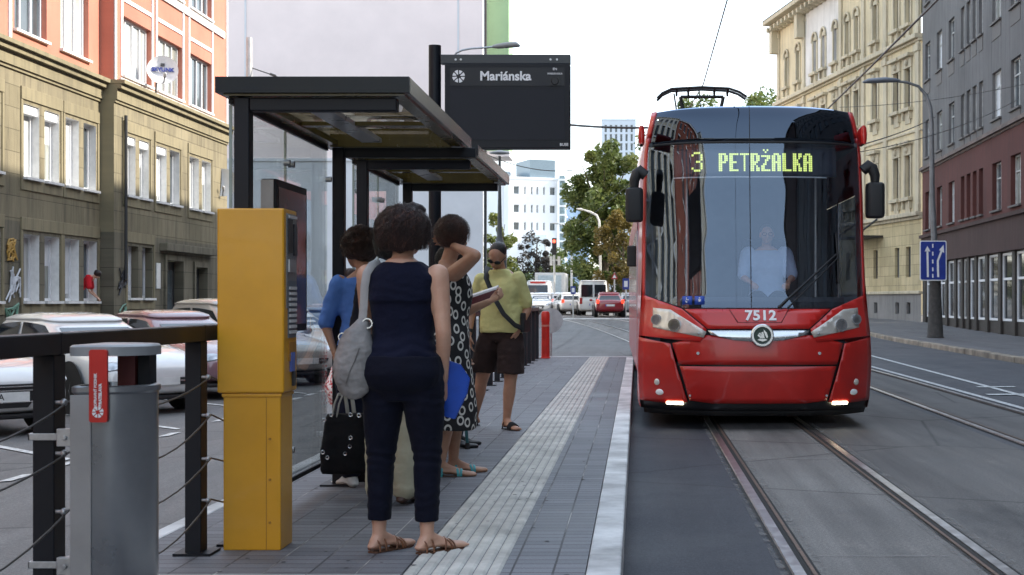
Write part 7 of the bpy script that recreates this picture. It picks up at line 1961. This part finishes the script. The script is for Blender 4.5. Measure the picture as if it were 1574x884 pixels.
# ================================================================ FAR BUILDINGS
def simple_building(name, label, px0, px1, pytop, Y, depth, wall, wins, wmat, rz=0):
    x0, x1, zt_ = AX(px0, Y), AX(px1, Y), AZ(pytop, Y)
    t = thing(name, label, 'building', ((x0 + x1) / 2, Y, gz(Y)), 0)
    L = x1 - x0; c = V(((x0 + x1) / 2, Y, 0)); a = R(rz); S_ = V((math.cos(a), math.sin(a), 0)); N_ = V((math.sin(a), -math.cos(a), 0)); O = c - S_ * L / 2
    w = MB(); facade(w, O, S_, N_, L, zt_, wins, .3, -1); w.obx(O, S_, (0, 0, 1), N_, 0, .02, -1, zt_, -depth, -.01); w.obx(O, S_, (0, 0, 1), N_, L - .02, L, -1, zt_, -depth, -.01); w.build('wall', wall, t, world=True)
    b = MB(); b.obx(O, S_, (0, 0, 1), N_, -.1, L + .1, zt_, zt_ + .4, -depth, .1); b.build('roof', wall, t, world=True)
    for op in wins:
        window(t, O, S_, N_, op, .3, m_upvc, wmat, 2 if op[1] - op[0] > 1.2 else 1, 1, .08)
    return t, O, S_, N_, L, zt_
Yf = 250.0; sc = Yf / FPX
wins = []
for row in (292, 320, 347):
    z1 = AZ(row - 5, Yf)
    for a, c in ((788, 797), (805, 808), (816, 819), (825, 828), (836, 839), (847, 856)):
        wins.append(((a - 780) * sc, (c - 780) * sc, z1 - 1.4, z1))
wins = [(round(a, 3), round(b_, 3), round(c, 3), round(d, 3)) for a, b_, c, d in wins]
m_mod = M('modern_white_render', (.80, .80, .80), .8, var=.04, scale=.3)
t, O, S_, N_, L, zt_ = simple_building('modern_building', 'bright white modern block with a grey glazed box on its roof', 780, 860, 276, Yf, 18, m_mod, wins, m_pane, 24)
b = MB(); b.obx(O, S_, (0, 0, 1), N_, L * .45, L * .97, zt_ + .4, zt_ + 3.6, -8, -.6); b.build('roof_box', M('grey_blue_panel', (.18, .24, .28), .35, var=.1), t, world=True)
b = MB(); b.obx(O, S_, (0, 0, 1), N_, L * .4, L * .68, -1, AZ(362, Yf), 0.02, 2); b.build('porch', M('pale_blue_panel', (.5, .58, .62), .5), t, world=True)
m_stair = M('stair_glass', (.20, .28, .30), .15, var=.5, scale=1.2)
for px0, px1, top, lab in ((772, 780, 262, 'glazed stair tower at the left of the white modern block'), (859, 868, 270, 'glazed stair tower at the right of the white modern block')):
    tb = thing('stair_tower', lab, 'building', (AX((px0 + px1) / 2, 251), 251, gz(251)), 0, 'stair towers of the modern block')
    x0, x1 = AX(px0, 251), AX(px1, 251); zt_ = AZ(top, 251)
    b = MB(); b.bx(x0, x1, 251, 258, -1, zt_); b.build('glazing', m_stair, tb, world=True)
    b = MB(); z = 1.0
    while z < zt_: b.bx(x0 - .1, x1 + .1, 250.9, 258, z, z + .35); z += 1.55
    b.bx(x0 - .12, x0 + .15, 250.85, 258, -1, zt_); b.build('landing', m_mod, tb, world=True)
Yf = 290.0
simple_building('glass_building', 'pale blue glass office behind the white modern block', 862, 905, 300, Yf, 20, M('pale_blue_glass', (.30, .42, .58), .2, var=.25, scale=.2), [], m_pane)
simple_building('pale_block', 'plain pale block behind the yellow green tree', 742, 776, 268, 270.0, 20, M('pale_wall', (.66, .67, .68), .8, var=.06, scale=.2), [], m_pane)
Yf = 420.0; sc = Yf / FPX
wins = [(round((4 + 8 * k) * sc, 3), round((8 + 8 * k) * sc, 3), round(AZ(py, Yf) - 2.2, 3), round(AZ(py, Yf), 3)) for k in range(6) for py in (192, 206, 220, 234, 248)]
simple_building('tower_block', 'pale tower block far away behind the tall tree', 925, 977, 185, Yf, 20, M('tower_wall', (.55, .60, .66), .8, var=.06, scale=.1), wins, m_pane)

# ================================================================ POLES, LAMPS, SIGNALS BEYOND THE STOP
m_wpole = M('white_pole', (.62, .62, .60), .5, var=.08)
def lamp(px, Y, py0, pts, label, r=.09):
    x = AX(px, Y); t = thing('street_lamp', label, 'street lamp', (x, Y, gz(Y)), 0, 'white street lamps beyond the stop')
    b = MB(); b.tube([(x, Y, gz(Y)), (x, Y, 2.0)] + [(AX(a, Y), Y, AZ(c, Y)) for a, c in pts[:-1]], [r * 1.3, r] + [r * .8] * (len(pts) - 2) + [r * .6], 10); b.build('pole', m_wpole, t, smooth=60, world=True)
    a, c = pts[-2]; a2_, c2 = pts[-1]
    b = MB(); b.tube([(AX(a, Y), Y, AZ(c, Y)), (AX(lerp(a, a2_, .4), Y), Y, AZ(lerp(c, c2, .4) - .5, Y)), (AX(a2_, Y), Y, AZ(c2, Y))], [.06, .16, .06], 10, flat=.5); b.build('lamp_head', m_wpole, t, smooth=60, world=True)
lamp(922.5, 92, 440, [(922.5, 380), (921, 340), (917, 331), (908, 326), (898, 323), (886, 321)], 'white curved street lamp in front of the tall tree')
lamp(878.5, 108, 470, [(878.5, 400), (878.5, 362), (875, 351), (868, 346.5), (860, 344.5), (850, 343)], 'white curved street lamp above the queue of cars')
lamp(838.5, 122, 440, [(838.5, 400), (838.5, 380), (837, 375), (834, 372), (831, 373)], 'small white lamp left of the traffic light')
Yt = 98.0; xt_ = AX(852, Yt)
tl = thing('traffic_light', 'traffic light with red lamp and white side boards on a white pole', 'traffic light', (xt_, Yt, gz(Yt)))
b = MB(); b.tube([(xt_, Yt, gz(Yt)), (xt_, Yt, AZ(390, Yt))], .07, 10); b.build('pole', m_wpole, tl, smooth=60, world=True)
b = MB(); b.bx(xt_ - .15, xt_ + .15, Yt - .12, Yt + .12, AZ(392, Yt), AZ(366, Yt)); hd = b.build('signal_head', m_trimb, tl, bevel=.03, world=True)
for py, mt in ((371, emit('signal_red', (1, .06, .03), 1.6)), (379, m_trimb), (387, m_trimb)):
    b = MB(); b.cyl((xt_, Yt - .12, AZ(py, Yt)), (xt_, Yt - .135, AZ(py, Yt)), .11, n=16); b.build('lens', mt, hd, world=True)
for px in (847, 859): b = MB(); b.bx(AX(px - 2, Yt), AX(px + 2.2, Yt), Yt, Yt + .05, AZ(408, Yt), AZ(394, Yt)); b.build('side_board', m_wpole, tl, world=True)
b = MB(); b.bx(AX(845, Yt), AX(861, Yt), Yt + .05, Yt + .09, AZ(401, Yt), AZ(399, Yt)); b.build('crossbar', m_wpole, tl, world=True)
def small_sign(px, Y, py, w, h, mat, label, shape='box', base=480):
    x = AX(px, Y); t = thing('road_sign', label, 'sign', (x, Y, gz(Y)), 0, 'road signs beyond the stop'); k = Y / FPX
    b = MB(); b.tube([(x, Y + .04, gz(Y)), (x, Y + .04, AZ(py - h / 2, Y))], .04, 8); b.build('pole', m_wpole, t, world=True, smooth=60)
    b = MB(); F = ((x, Y, AZ(py, Y)), (1, 0, 0), (0, 0, 1), (0, -1, 0))
    poly = {'box': [(-w / 2, -h / 2), (w / 2, -h / 2), (w / 2, h / 2), (-w / 2, h / 2)], 'disc': [(w / 2 * math.cos(R(a)), w / 2 * math.sin(R(a))) for a in range(0, 360, 20)], 'tri': [(-w / 2, -h / 2), (w / 2, -h / 2), (0, h / 2)]}[shape]
    b.prism([(a * k, c * k) for a, c in poly], *F, 0, .03); p = b.build('plate', mat, t, world=True)
    if shape != 'box' or 'blue' in label:
        b = MB(); b.prism([(a * k * .55, c * k * .55 - (h * .05 * k if shape == 'tri' else 0)) for a, c in poly], *F, .03, .035); b.build('symbol', m_txt, p, world=True)
SB = M('sign_blue', (.012, .035, .26), .35)
small_sign(881, 80, 446, 8, 12, SB, 'small blue sign in front of the white van')
small_sign(962, 84, 436.5, 10, 17, SB, 'blue rectangular sign beside the autumn tree')
small_sign(944.5, 86, 424, 11, 10, M('sign_red', (.45, .03, .03), .4), 'red bordered triangular sign on a white pole', 'tri')
small_sign(917, 94, 431, 12, 18, M('poster_pale', (.55, .6, .6), .5), 'pale notice board behind the white van')
# dark lamp post with bell base, pale wire mast on the left pavement
Yd = 60.0; xd = AX(768, Yd)
dl = thing('lamp_post', 'dark lamp post with a flat disc lamp rising behind the bowed man', 'street lamp', (xd, Yd, gz(Yd)))
b = MB(); b.tube([(xd, Yd, gz(Yd))] + [(xd, Yd, AZ(py, Yd)) for py in (384, 378, 370, 362, 350, 300, 240)], [.33, .30, .26, .16, .11, .10, .07, .055], 12); b.build('pole', M('dark_pole', (.06, .065, .07), .5), dl, smooth=50, world=True)
b = MB(); b.lathe([(.01, .12), (.12, .10), (.42, .02), (.44, -.02), (.2, -.06), (.01, -.06)], (xd, Yd, AZ(235, Yd)), 20); b.build('lamp_head', M('lamp_disc', (.28, .29, .3), .5), dl, smooth=40, world=True)
Ya = 40.0; xa = AX(383, Ya)
ms = thing('wire_mast', 'pale mast with a stay wire standing behind the first shelter', 'mast', (xa, Ya, 0))
b = MB(); b.tube([(xa, Ya, -.1), (xa, Ya, 4), (xa, Ya, AZ(58, Ya))], [.12, .10, .085], 14); b.build('pole', M('mast_pale', (.60, .59, .58), .4, .2), ms, smooth=60, world=True)
b = MB(); b.tube([(xa, Ya, AZ(103, Ya)), (AX(412, Ya), Ya, AZ(113, Ya)), (AX(427, Ya), Ya, AZ(118.5, Ya)), (AX(660, Ya), Ya, AZ(190, Ya))], .015, 6); b.tube([(AX(415, Ya), Ya, AZ(113.6, Ya)), (AX(424, Ya), Ya, AZ(117, Ya))], .035, 6); b.build('stay_wire', m_cable, ms, world=True)
